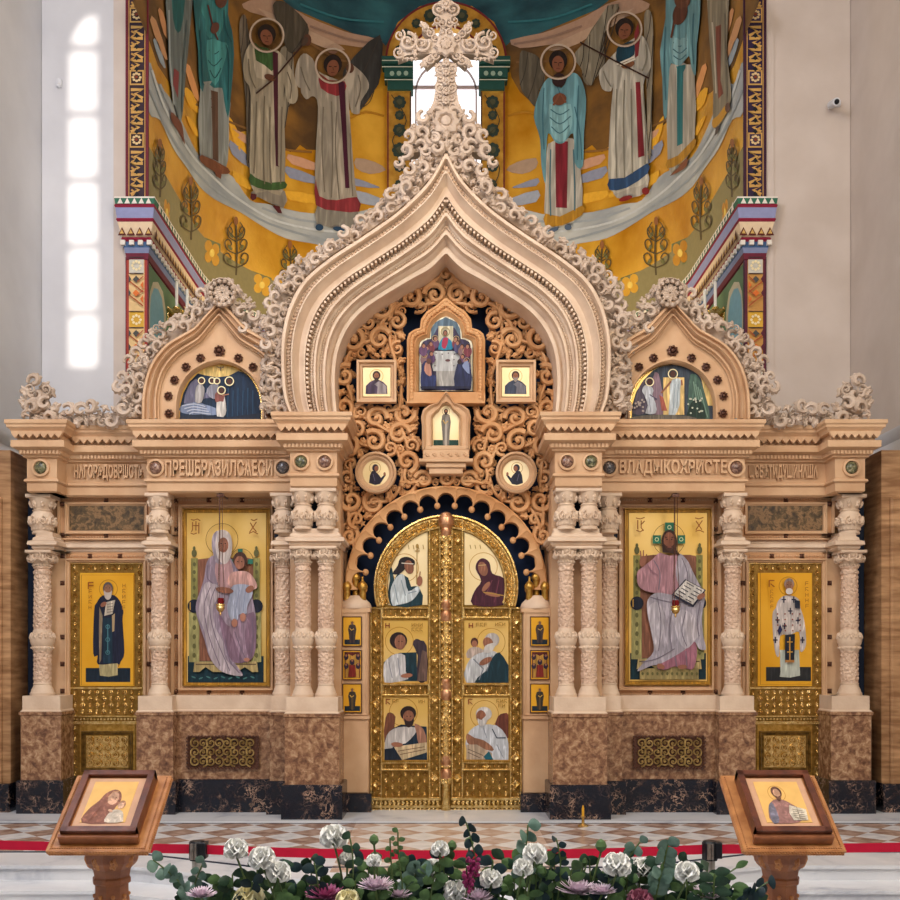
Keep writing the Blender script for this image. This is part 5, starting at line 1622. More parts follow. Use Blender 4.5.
# ------------------------------------------------------------------ small keel arches with their lunettes
def small_arch(sx):
    cx = 219.5
    d = 9.9
    t = thing('keel_arch', (PX(cx, d) * sx, d + .2, ZTOP), 'smaller stepped keel arch set with dark studs above the tall icon on the %s' % SIDE[sx], 'arch')
    O = [(141, 419), (142, 392), (149, 366), (163, 346), (180, 334.5), (193, 327), (205, 314.5), (cx, 299)]
    A = [(160, 419), (160, 395), (166, 373), (178, 357.5), (190, 349), (200, 342.5), (208, 333), (cx, 318.5)]
    I = [(177, 419), (177.5, 402), (181.5, 387), (191, 373.5), (205, 365), (cx, 362)]
    o, a, i_ = [pxpts(sym([tuple(p) for p in catmull(q, 5)], cx), dq) for q, dq in ((O, d), (A, d + .08), (I, d + .1))]
    b = MB(sx)
    ribbon(b, o, a, [(0, d + .35), (0, d + .02), (.06, d), (.2, d), (.23, d + .045), (.42, d + .045), (.45, d + .005), (.5, d), (.54, d + .01), (.58, d + .07), (.72, d + .075), (.75, d + .035), (.84, d + .035), (.87, d + .08), (.95, d + .08), (1, d + .11)], 90)
    b.build('arch_moulding', M['stone'], t, angle=28)
    b = MB(sx)
    ribbon(b, a, i_, [(0, d + .1), (.08, d + .11), (.86, d + .11), (.88, d + .08), (.95, d + .08), (1, d + .11), (1, d + .2)], 90)
    b.build('studded_band', M['stone'], t, angle=28)
    dn = d + .1
    pts = [(169, 413.5), (168.5, 396), (174.5, 380), (186, 367), (200.5, 358)]
    pts = pts + [(2 * cx - p[0], p[1]) for p in pts]
    for (x, y) in pts + [(cx, 351)]:
        r = .062 if y == 351 else .048
        bb = MB(sx); bb.add(T['rosette'], (PX(x, dn), dn, PZ(y, dn)), r, .2, ydepth=1.6)
        bb.build('stud', M['gem'], t)
    bb = MB(sx)
    bb.prism(pxpts([(p[0] , p[1]) for p in sym([tuple(p) for p in catmull(A, 5)], cx)], d), d + .2, d + .34)
    bb.build('backing', M['stone'], t, smooth=False)
    # lunette painting, its own thing
    dl = d + .18
    lab = ('half-round painting of haloed figures by dark water, in the left small arch', 'half-round painting of two haloed white-robed figures, in the right small arch')[sx < 0]
    I2 = pxpts([(cx + (p[0] - cx) * 1.02, p[1]) for p in sym([tuple(p) for p in catmull(I, 5)], cx)], dl)
    q = thing('lunette_icon', (PX(cx, dl) * sx, dl, ZTOP + .01), lab, 'painting')
    b = MB(sx); b.prism(I2, dl, dl + .02)
    pn = b.build('panel', M['gold_leaf'], q, smooth=False)
    P = Paint(flat(dl), 1)
    if sx == 1:
        f = lambda u, v: (165 + u / 8.18, 355 + v / 7.85)
        shape = [f(*p) for p in [(122, 520), (125, 400), (150, 300), (200, 210), (270, 140), (340, 100), (440, 80), (560, 90), (650, 140), (720, 210), (765, 300), (785, 400), (785, 520)]]
        P.poly(shape, '#e0bf72')
        P.poly([f(*p) for p in [(122, 520), (125, 400), (150, 300), (200, 210), (270, 145), (330, 160), (420, 175), (520, 165), (600, 125), (650, 140), (720, 210), (765, 300), (785, 400), (785, 520)]], '#172c44')
        P.poly([f(*p) for p in [(155, 380), (190, 250), (240, 195), (270, 200), (330, 300), (400, 240), (440, 260), (440, 330), (330, 340), (250, 370)]], '#6c6a80', 2)
        P.poly([f(*p) for p in [(130, 400), (250, 370), (330, 390), (420, 420), (430, 470), (250, 470), (130, 450)]], '#7d8ba6', 2)
        for k in range(5): P.line([f(140 + 20 * k, 400 + 22 * k), f(240, 385 + 22 * k), f(330 + 15 * k, 405 + 20 * k)], 1.0, '#b6bcc8', 4)
        for k in range(6): P.line([f(520 + 40 * k, 260 + 20 * (k % 2)), f(510 + 42 * k, 500)], 1.2, '#22405a')
        P.poly([f(*p) for p in [(250, 370), (255, 260), (290, 230), (325, 260), (320, 320), (300, 375)]], '#a8a4a0', 2)
        P.poly([f(*p) for p in [(340, 300), (370, 240), (440, 235), (430, 320), (400, 350)]], '#8f8f9a', 2)
        P.poly([f(*p) for p in [(410, 320), (430, 290), (470, 285), (490, 300), (480, 370), (420, 375)]], '#8a5248', 2)
        P.poly([f(*p) for p in [(425, 375), (480, 370), (490, 330), (505, 440), (480, 490), (430, 495)]], '#c8c4bc', 2)
        P.line([f(470, 320), f(525, 310)], 1.2, '#a87860')
        for (u, v, r) in ((302, 205, 3.2), (388, 205, 3), (428, 208, 3), (530, 210, 4.2), (466, 282, 3.8)):
            P.ring(*f(u, v), r, 1.1, '#e8ddb0', n=16); P.ell(*f(u, v + 2), r * .62, r * .72, '#4a2c24', n=10)
        P.line([f(430, 98), f(460, 110), f(490, 98)], .8, '#4a4040'); P.line([f(460, 100), f(460, 130)], .8, '#4a4040')
        P.poly([f(*p) for p in [(122, 520), (130, 480), (300, 470), (500, 495), (785, 460), (785, 520)]], '#232c3c')
    else:
        f = lambda u, v: (620 + u / 8.18, 355 + v / 7.5)
        shape = [f(*p) for p in [(95, 498), (98, 380), (130, 280), (190, 190), (270, 115), (360, 75), (450, 68), (560, 90), (640, 150), (700, 220), (745, 300), (770, 390), (770, 498)]]
        P.poly(shape, '#3c4652')
        P.poly([f(*p) for p in [(110, 400), (150, 250), (230, 180), (240, 300), (200, 440), (110, 440)]], '#645c6e', 2)
        P.poly([f(*p) for p in [(250, 440), (270, 170), (300, 130), (330, 190), (360, 440)]], '#8d7480', 2)
        P.poly([f(*p) for p in [(660, 170), (700, 222), (745, 300), (768, 380), (720, 380), (690, 280)]], '#dfc27c')
        P.poly([f(*p) for p in [(565, 200), (590, 140), (650, 180), (700, 320), (735, 470), (690, 498), (560, 498)]], '#4d6a5c', 2)
        for k in range(4): P.line([f(600 + 18 * k, 200 + 20 * k), f(650 + 22 * k, 470)], 1.1, '#6e8a78')
        P.rect(*f(352, 170), *f(524, 450), '#e3c07a')
        P.poly([f(*p) for p in [(320, 300), (352, 320), (385, 420), (340, 420)]], '#a85a4c')
        P.poly([f(*p) for p in [(395, 470), (405, 330), (410, 210), (450, 180), (495, 185), (490, 260), (485, 380), (450, 450), (420, 478)]], '#c4cfd2', 2)
        P.line([f(450, 220), f(430, 440)], .9, '#8a989e'); P.line([f(475, 220), f(462, 400)], .9, '#8a989e')
        P.line([f(415, 200), f(380, 240), f(335, 288)], 1.8, '#8a5640'); P.line([f(500, 190), f(505, 230)], 1.5, '#8a5640')
        P.poly([f(*p) for p in [(178, 270), (200, 230), (250, 235), (272, 270), (262, 300), (290, 370), (290, 440), (205, 440), (225, 380), (195, 300)]], '#c6ccd4', 2)
        P.line([f(240, 300), f(300, 335)], 1.1, '#4a4458'); P.line([f(235, 320), f(250, 430)], .8, '#8a94a4')
        for (u, v, r) in ((430, 145, 4.6), (240, 205, 4)):
            P.ring(*f(u, v), r, 1.0, '#efe2b4', n=16); P.ell(*f(u, v + 2), r * .6, r * .75, '#4a2c24', n=10)
        P.poly([f(*p) for p in [(545, 498), (560, 400), (600, 340), (660, 350), (690, 420), (690, 498)]], '#22382e', 2)
        rr = random.Random(4)
        for k in range(16): P.ell(*f(rr.uniform(545, 680), rr.uniform(320, 450)), 1, 1, '#b8bca8', n=6)
        for k in range(14): P.ell(*f(rr.uniform(110, 190), rr.uniform(340, 440)), 1.1, 1.1, '#b4a8a0', n=6)
        P.poly([f(*p) for p in [(110, 498), (110, 470), (300, 455), (550, 465), (600, 498)]], '#6a6458', 2)
    P.flush('painting', pn)
    b = MB(sx); ribbon(b, I2, [((p[0] - PX(cx, dl)) * .955 + PX(cx, dl), ZTOP + (p[1] - ZTOP) * .955) for p in I2], [(0, dl + .02), (0, dl - .02), (.7, dl - .02), (1, dl - .003)], 70)
    b.build('gilt_rim', M['gold'], q)


def crests():
    # foliage over the great arch and up to the foot of the cross
    OUT2 = [(262, 413), (262, 380), (266, 345), (264, 320), (272, 292), (290, 268), (318, 248), (350, 228), (376, 204), (395, 188), (408, 170), (425, 150), (433, 138), (446, 128)]
    b = MB(); d = 9.9
    outl = [tuple(p) for p in catmull(OUT2, 6)]
    innl = [tuple(p) for p in catmull(OUT_L, 6)]
    O, I = resample(outl, 60), resample(innl, 60)
    rg = random.Random(11)
    poly = [tuple(p) for p in O] + [tuple(p) for p in I[::-1]]
    ins0 = pt_in(poly)
    t = thing('foliage_crest', (0, d, ZTOP), 'broad white stone foliage crest climbing both sides of the great arch', 'carving')
    ribbon(b, pxpts(sym([tuple(o * .84 + i * .16) for o, i in zip(O, I)], CX), d), pxpts(sym([tuple(p) for p in I], CX), d), [(0, d + .12), (0, d + .02), (.5, d - .02), (1, d - .02), (1, d + .12)], 120)
    b.build('crest_body', M['stone_crest'], t)
    b = MB()
    pl = fill_region(b, lambda x, y, r: ins0(x, y) and ins0(x - r * .5, y - r * .3), 255, 447, 125, 413, d - .03, 446, [(7.6, 500, .9), (6, 6000, .7), (4.5, 11000, .68), (3.3, 9000, .72)], seed=21, y_j=.1, big='curl')
    b.build('crest_foliage', M['stone_crest'], t)
    # smaller crests
    for sx in (1, -1):
        d2 = 10.02
        t = thing('foliage_crest', (PX(205, d2) * sx, d2, ZTOP), 'white stone foliage crest with a round boss over the %s small arch' % SIDE[sx], 'carving')
        L_ = [(123, 417), (121, 385), (130, 358), (146, 338), (164, 322), (184, 310), (200, 295), (208, 284), (222, 279), (238, 286), (252, 300), (264, 318), (282, 330), (280, 417), (262, 417), (266, 360), (258, 342), (240, 330), (228, 312), (219, 299), (208, 312), (196, 322), (176, 334), (158, 350), (146, 372), (141, 417)]
        ins1 = pt_in(L_)
        b = MB(sx)
        b.prism(pxpts([(124, 417), (125, 385), (134, 362), (150, 343), (168, 328), (188, 315), (204, 300), (219, 290), (232, 296), (246, 312), (262, 330), (278, 345), (276, 417), (262, 417), (266, 360), (258, 342), (240, 330), (228, 312), (219, 303), (208, 314), (196, 325), (176, 338), (158, 354), (146, 376), (141, 417)], d2), d2 + .03, d2 + .12)
        b.build('crest_body', M['stone_crest'], t, smooth=False)
        b = MB(sx)
        fill_region(b, lambda x, y, r: ins1(x, y) and ins1(x, y - r * .8) , 118, 284, 275, 417, d2, None, [(7.2, 150, .9), (5.6, 3500, .7), (4.1, 6000, .68), (3, 5000, .72)], seed=31, y_j=.09, big='curl')
        b.build('crest_foliage', M['stone_crest'], t)
        b = MB(sx)
        ring_frame(b, 222, 293, 10, 14, d2 - .13, .04)
        for k in range(8): b.add(T['leaf'], (PX(222 + 5.6 * math.cos(k * PI / 4), d2 - .13), d2 - .13, PZ(293 + 5.6 * math.sin(k * PI / 4), d2 - .13)), .052, -k * PI / 4 - PI / 2)
        for k in range(14): b.add(T['bead'], (PX(222 + 12 * math.cos(k * PI / 7), d2 - .17), d2 - .17, PZ(293 + 12 * math.sin(k * PI / 7), d2 - .17)), .022)
        b.lathe([(0, 0), (.001, .001)], (0, 0), 3) if False else b.prism([(PX(222, d2) + .1 * math.cos(k * PI / 12), PZ(293, d2) + .1 * math.sin(k * PI / 12)) for k in range(24)], d2 - .1, d2 + .05)
        b.build('round_boss', M['stone_crest'], t)
        # scroll console between the arches
        b = MB(sx); dc = 9.86
        b.lathe([(.05, ZTOP), (.06, ZTOP + .04), (.04, ZTOP + .08), (.035, ZTOP + .25), (.055, ZTOP + .3), (.05, ZTOP + .34)], (PX(277, dc), dc), 14)
        for k, (x, y, r) in enumerate(((274, 372, 9), (271, 352, 8), (278, 338, 8), (270, 325, 8))): b.add(T['scroll'], (PX(x, dc), dc - .02, PZ(y, dc)), r * dc / F, .7 * k, k % 2 == 0)
        b.build('scroll_console', M['stone_pale'], t)
        # low crest and corner volute on the outer bay
        d3 = 10.1
        t = thing('corner_crest', (PX(75, d3) * sx, d3, ZTOP), 'low stone leaf row ending in a curled volute on the outer %s cornice' % SIDE[sx], 'carving')
        ins2 = pt_in([(24, 420), (25, 388), (32, 381), (42, 384), (54, 388), (50, 402), (60, 412), (72, 408), (95, 406), (115, 408), (125, 404), (128, 424), (60, 424)])
        b = MB(sx)
        fill_region(b, lambda x, y, r: ins2(x, y), 22, 130, 380, 424, d3, None, [(6.8, 1500, .74), (5, 2500, .7), (3.4, 3500, .72)], seed=41, y_j=.06, big='curl')
        b.build('crest_foliage', M['stone_crest'], t)
        b = MB(sx)
        b.prism(pxpts([(28, 422), (30, 390), (42, 388), (48, 404), (60, 415), (120, 412), (126, 426), (60, 426)], d3), d3 + .02, d3 + .1)
        for (x, y, r) in ((36, 406, 9), (33, 391, 7), (48, 391, 6)): b.add(T['scroll'], (PX(x, d3), d3 - .05, PZ(y, d3)), r * d3 / F, x * .3, x > 40)
        b.build('corner_volute', M['stone_crest'], t)


def cross():
    d = 9.95
    t = thing('carved_cross', (0, d, PZ(152, d)), 'tall ornate stone cross with flared arms standing on the tip of the great arch', 'cross')
    mat = M['stone_crest']
    def blob(b, pts, y0, y1): b.prism(pxpts(pts, d), y0, y1)
    b = MB()
    blob(b, [(404, 156), (412, 132), (426, 122), (432, 106), (460, 106), (466, 122), (480, 132), (488, 156), (446, 150)], d - .04, d + .1)
    ins = pt_in([(396, 168), (404, 140), (416, 124), (428, 112), (464, 112), (476, 124), (488, 140), (496, 168), (446, 134)])
    fill_region(b, lambda x, y, r: ins(x, y), 396, 447, 110, 168, d - .06, 446, [(8, 600, .82), (5.5, 900, .78), (3.5, 2000, .78)], seed=51, y_j=.05, big='curl')
    for s in (-1, 1):
        b.add(T['scroll'], (PX(446 + s * 32, d), d - .05, PZ(143, d)), .085, 0, s > 0); b.add(T['acanthus'], (PX(446 + s * 33, d), d - .05, PZ(136, d)), .09, 0)
        b.add(T['leaf'], (PX(446 + s * 15, d), d - .06, PZ(118, d)), .07, -s * .4)
    b.add(T['rosette'], (0, d - .1, PZ(128, d)), .15)
    b.build('cross_base', mat, t)
    b = MB()
    blob(b, [(431, 116), (436, 90), (438, 66), (454, 66), (456, 90), (461, 116)], d - .05, d + .05)
    for k in range(5):
        for s in (-1, 1): b.add(T['scroll_fat'], (PX(446 + s * 6, d), d - .05, PZ(110 - 9.5 * k, d)), .05, 0 if k % 2 else PI, s > 0); b.add(T['acanthus'], (PX(446 + s * 9, d), d - .03, PZ(106 - 9.5 * k, d)), .045, -s * .5)
        b.add(T['rosette'], (0, d - .08, PZ(105 - 9.5 * k, d)), .045)
    b.build('cross_stem', mat, t)
    b = MB()
    blob(b, [(436, 56), (408, 58), (398, 62), (401, 38), (410, 41), (436, 43), (456, 43), (482, 41), (491, 38), (494, 62), (484, 58), (456, 56)], d - .05, d + .05)
    for s in (-1, 1):
        for (x, y, r, ro) in ((38, 47, .1, 0), (24, 49, .085, 1), (46, 40, .06, .5), (47, 57, .06, 2.5), (31, 57, .05, 3), (31, 42, .05, 0)):
            b.add(T['scroll'] if r > .055 else T['leaf'], (PX(446 + s * x, d), d - .07, PZ(y, d)), r, s * ro, s > 0)
        for k in range(5): b.add(T['acanthus'], (PX(446 + s * (30 + 4.3 * k), d), d - .04, PZ(62, d)), .04, PI)
    b.build('cross_arm', mat, t)
    b = MB()
    blob(b, [(440, 46), (440, 22), (435, 8), (440, 4), (446, 2), (452, 4), (457, 8), (452, 22), (452, 46)], d - .05, d + .05)
    for s in (-1, 1):
        for (x, y, r) in ((4, 38, .05), (4, 28, .05), (7, 14, .07), (8.5, 25, .05)): b.add(T['scroll'], (PX(446 + s * x, d), d - .07, PZ(y, d)), r, PI * (y < 20), s > 0)
        b.add(T['acanthus'], (PX(446 + s * 9, d), d - .03, PZ(28, d)), .07, PI)
    b.add(T['rosette'], (0, d - .08, PZ(10, d)), .06)
    b.build('cross_head', mat, t)
    b = MB()
    for (dx, dy) in ((-1, -1), (1, -1), (-1, 1), (1, 1)):
        n = (3, 2)[dy > 0]
        blob(b, [(446 + dx * 3, 50 + dy * 6), (446 + dx * 9, 50 + dy * 2), (446 + dx * 24, 50 + dy * (17 if n == 3 else 12)), (446 + dx * 19, 50 + dy * (22 if n == 3 else 20))], d - .04, d + .04)
        for k in range(n): b.add(T['scroll'], (PX(446 + dx * (11 + 5 * k), d), d - .05, PZ(50 + dy * (9 + 4.5 * k), d)), .05, k + dx, dx > 0)
        b.add(T['leaf'], (PX(446 + dx * 22, d), d - .05, PZ(50 + dy * (21 if n == 3 else 17), d)), .06, -dx * dy * -.8)
    b.build('cross_ray', mat, t)
    b = MB(); b.add(T['rosette'], (0, d - .07, PZ(50, d)), .12); b.add(T['rosette'], (0, d - .1, PZ(50, d)), .06, .2)
    b.build('cross_boss', mat, t)


def oil_lamps():
    for (px, py, top, lab) in ((220.5, 607, 496, 'small red oil lamp hanging before the icon of the veiled woman'), (675.5, 609, 496, 'small red oil lamp hanging before the icon of the seated bearded man')):
        d = 10.05
        x, z = PX(px, d), PZ(py, d)
        t = thing('hanging_lamp', (x, d, z), lab, 'lamp')
        b = MB(); b.lathe([(.0, z - .09), (.012, z - .07), (.01, z - .055), (.03, z - .04), (.045, z - .01), (.04, z + .01), (.05, z + .02), (.045, z + .03)], (x, d), 16)
        b.build('lamp_bowl', M['gold'], t)
        b = MB(); b.lathe([(.03, z + .02), (.038, z + .05), (.034, z + .09)], (x, d), 14); b.build('red_glass', paint('#6e1616', .2), t)
        b = MB()
        zt = PZ(top, d)
        for a in (0, 2.1, 4.2): b.tube([(x + .045 * math.cos(a), d + .045 * math.sin(a), z + .03), (x + .02 * math.cos(a), d + .02 * math.sin(a), z + .5), (x + .018 * math.cos(a), d + .018 * math.sin(a), zt)], .0035, 5)
        b.build('chain', M['gem'], t)
        b = MB(); b.tube([(x, d + .35, zt + .03), (x, d, zt + .03)], .012, 8); b.box(x - .035, x + .035, d - .02, d + .02, zt - .01, zt + .02); b.ball((x, d, zt + .04), .025)
        b.build('bracket', M['gem'], t)
# ================================================================== THE PLACE: APSE, WALLS, FLOOR
R_A, Y0, YC = 3.58, 12.0, 14.05
WIN_D = YC + R_A


def u_path(step=.12, x=R_A):
    p = [(-x, Y0 + k * step) for k in range(int((YC - Y0) / step) + 1)]
    n = int(PI * x / step)
    p += [(-x * math.cos(PI * k / n), YC + x * math.sin(PI * k / n)) for k in range(n + 1)]
    p += [(x, y) for (_, y) in p[:int((YC - Y0) / step) + 1][::-1]]
    out = [p[0]]
    for q in p[1:]:
        if math.hypot(q[0] - out[-1][0], q[1] - out[-1][1]) > .02: out.append(q)
    return out


def surf_u(px, py, layer, eps=.0016):
    a = (px - CX) / F
    R = R_A - eps * layer
    A, B, C = 1 + a * a, -2 * YC, YC * YC - R * R
    d = (-B + math.sqrt(max(0, B * B - 4 * A * C))) / (2 * A)
    if d < YC and abs(a) > 1e-6: d = R / abs(a)
    return (a * d, d, EYE + (CY - py) * d / F)


def structure():
    up = u_path()
    ZC0, ZC1 = 6.37, 7.07
    b = MB()
    for z0, z1 in ((ZC1 - .05, 8.9), (12.55, 14.5)): sweep_plan(b, up, [(0, z1), (0, z0)])
    lf = [p for p in up if p[1] < YC or p[0] < 0]; lf = [p for p in up if (p[0] < -.62)]; rt = [p for p in up if p[0] > .62]
    yb = YC + math.sqrt(R_A ** 2 - .6 ** 2)
    sweep_plan(b, lf + [(-.6, yb)], [(0, 12.55), (0, 8.9)]); sweep_plan(b, [(.6, yb)] + rt, [(0, 12.55), (0, 8.9)])
    tag(b.build('wall_apse', M['gold_wall'], None, origin=(0, 17.6, 7)), 'curved golden apse wall painted with angels', None, None, 'structure')
    b = MB(); sweep_plan(b, up, [(0, ZC0 + .1), (0, -.2)])
    tag(b.build('wall_apse_lower', stone('green_painted_plaster', '#5f7a58', '#6f8a66', .7, 3, .1, 20), None), None, None, None, 'structure')
    b = MB()
    pts = up
    b.faces([(p[0], p[1], 14.5) for p in pts], [tuple(range(len(pts)))])  # unseen flat cap put in to cut the light from above
    b.box(-3.6, 3.6, 11.9, 12.1, 13.5, 14.6)
    tag(b.build('ceiling', M['plaster'], None), None, None, None, 'structure')
    for sx in (1, -1):
        b = MB(sx)
        b.box(-5.0, -4.855, 2.0, 12.4, -.5, 14.5)
        tag(b.build('wall_%s_side' % SIDE[sx], M['plaster' if sx == 1 else 'plaster_warm'], None, smooth=False), None, None, None, 'structure')
        b = MB(sx)
        b.box(-4.85, -3.99, 12.0, 12.4, -.2, 14.5)
        tag(b.build('wall_' + SIDE[sx], M['plaster' if sx == 1 else 'plaster_warm'], None, smooth=False), None, None, None, 'structure')
        b = MB(sx); b.box(-3.93, -3.6, 11.985, 12.5, -.2, 14.5); b.box(-3.99, -3.93, 12.0, 12.5, -.2, 14.5)
        tag(b.build('wall_%s_pier' % SIDE[sx], M['plaster_warm'], None, smooth=False), None, None, None, 'structure')
        # ledge on the side wall and the brown stone pier
        b = MB(sx); sweep_plan(b, [(-4.85, 12.0), (-4.85, 9.0)][::-1] if False else [(-4.85, 8.0), (-4.85, 12.0)], [(0, 4.05), (.06, 4.03), (.06, 3.95), (.03, 3.9), (.12, 3.7), (.12, 3.6), (0, 3.55)])
        tag(b.build('trim_' + SIDE[sx], M['plaster'], None), None, None, None, 'structure')
        b = MB(sx)
        b.box(-4.85, -4.42, 10.15, 10.75, 0, 3.68)
        b.box(-4.85, -4.50, 10.10, 10.75, 0, 3.2, bev=.02)
        o = b.build('travertine_pier', M['travertine'], None)
        tag(o, 'brown travertine wall pier at the far %s edge of the altar screen' % SIDE[sx], 'pier')
        b = MB(sx); b.box(-4.86, -4.41, 10.08, 10.75, 0, .3); bb = b.build('pier_base', M['black_marble'], o)
    # unseen west wall behind the camera, sized to block the sun, with its tall narrow window: the sun patch on the left wall comes through it
    S = Vector((.45, -1, .35)) * 15
    xa, xb, za, zb = PX(70, 12) + S.x, PX(99, 12) + S.x, PZ(366, 12) + S.z, PZ(14, 12) + S.z
    b = MB(); y0, y1 = -3.08, -3
    b.box(-8, xa, y0, y1, -.5, 25); b.box(xb, 18, y0, y1, -.5, 25); b.box(xa, xb, y0, y1, -.5, za)
    arch = [(xb, 25), (xa, 25), (xa, zb - .55)] + [(xa + (xb - xa) * (1 - math.cos(PI / 2 * k / 8)) , zb - .55 + .55 * math.sin(PI / 2 * k / 8)) for k in range(1, 9)]
    b.prism(arch, y0, y1)
    tag(b.build('wall_back', M['plaster'], None, smooth=False), None, None, None, 'structure')
    b = MB()
    for yy in (47, 113, 179, 245, 312):
        z = PZ(yy, 12) + S.z; b.box(xa, xb, y0, y1, z - .035, z + .035)
    tag(b.build('window_2', M['white_plastic'], None, smooth=False), None, None, None, 'structure')


def apse_cornice():
    t = thing('apse_cornice', (0, 17.4, 6.37), 'brightly painted stepped cornice running round the apse', 'cornice')
    up = [(-3.8, 12.6), (-3.8, 11.97), (-3.58, 11.97)] + u_path()[1:-1] + [(3.58, 11.97), (3.8, 11.97), (3.8, 12.6)]
    z = lambda y: PZ(y, 11.88)
    mats = [paint('#2f6a50'), paint('#8e93b8'), paint('#8a1f38'), paint('#e2c9a6'), paint('#3d5a80'), paint('#7e88a8'), paint('#6a1c30'), paint('#e4dccf'), paint('#5a2418'), paint('#c9a05a')]
    b = MB()
    sweep_plan(b, up, [(-.1, z(198)), (.13, z(198)), (.13, z(199.5))], 7)
    sweep_plan(b, up, [(.13, z(199.5)), (.12, z(205))], 0)
    sweep_plan(b, up, [(.12, z(205)), (.13, z(206.5)), (.12, z(208.5))], 2)
    sweep_plan(b, up, [(.12, z(208.5)), (.105, z(218.5))], 1)
    sweep_plan(b, up, [(.105, z(218.5)), (.115, z(220)), (.1, z(222))], 2)
    sweep_plan(b, up, [(.1, z(222)), (.06, z(236))], 3)
    sweep_plan(b, up, [(.06, z(236)), (.07, z(238)), (.045, z(240))], 2)
    sweep_plan(b, up, [(.045, z(240)), (.045, z(246))], 4)
    sweep_plan(b, up, [(.045, z(246)), (.03, z(251))], 5)
    sweep_plan(b, up, [(.03, z(251)), (.02, z(257)), (0, z(258)), (-.1, z(258))], 6)
    b.build('cornice_band', mats, t)
    def along(pitch, fn):
        for i in range(1, len(up) - 2):
            a, c = np.array(up[i]), np.array(up[i + 1]); L = np.linalg.norm(c - a)
            dx, dy = (c - a) / L
            n = max(1, round(L / pitch))
            if abs(dy) < 1e-6 and L < .3:
                a = a - np.array([.1, 0]); c = c + np.array([.1, 0]); L += .2; n = max(1, round(L / (pitch * .8)))
            for k in range(n):
                fn(a + (c - a) * (k + .5) / n, dx, dy, L / n)
    tri = template(lambda m: m.faces([(-.5, 0, 0), (.5, 0, 0), (0, 0, 1)], [(0, 1, 2)]))
    sq = template(lambda m: m.box(-.5, .5, -.5, .5, 0, 1))
    b = MB()
    along(.115, lambda m, dx, dy, w: b.add(tri, (m[0] + dy * .132, m[1] - dx * .132, z(205)), w * .8, phi=math.atan2(dy, dx), mi=0))
    b.build('white_triangles', [mats[7]], t, smooth=False)
    b = MB()
    def zig(m, dx, dy, w):
        ph = math.atan2(dy, dx)
        b.add(tri, (m[0] + dy * .094, m[1] - dx * .094, z(235.5)), w * .95, phi=ph, mi=0)
        b.add(tri, (m[0] + dy * .104, m[1] - dx * .104, z(234)), w * .5, phi=ph, mi=1)
    along(.14, zig)
    b.build('zigzag', [mats[8], mats[9]], t, smooth=False)
    b = MB()
    def dent(m, dx, dy, w):
        ph = math.atan2(dy, dx); b.add(sq, (m[0] + dy * .05, m[1] - dx * .05, z(244)), .055, phi=ph)
    along(.12, dent)
    b.build('dentils', [mats[7]], t, smooth=False)


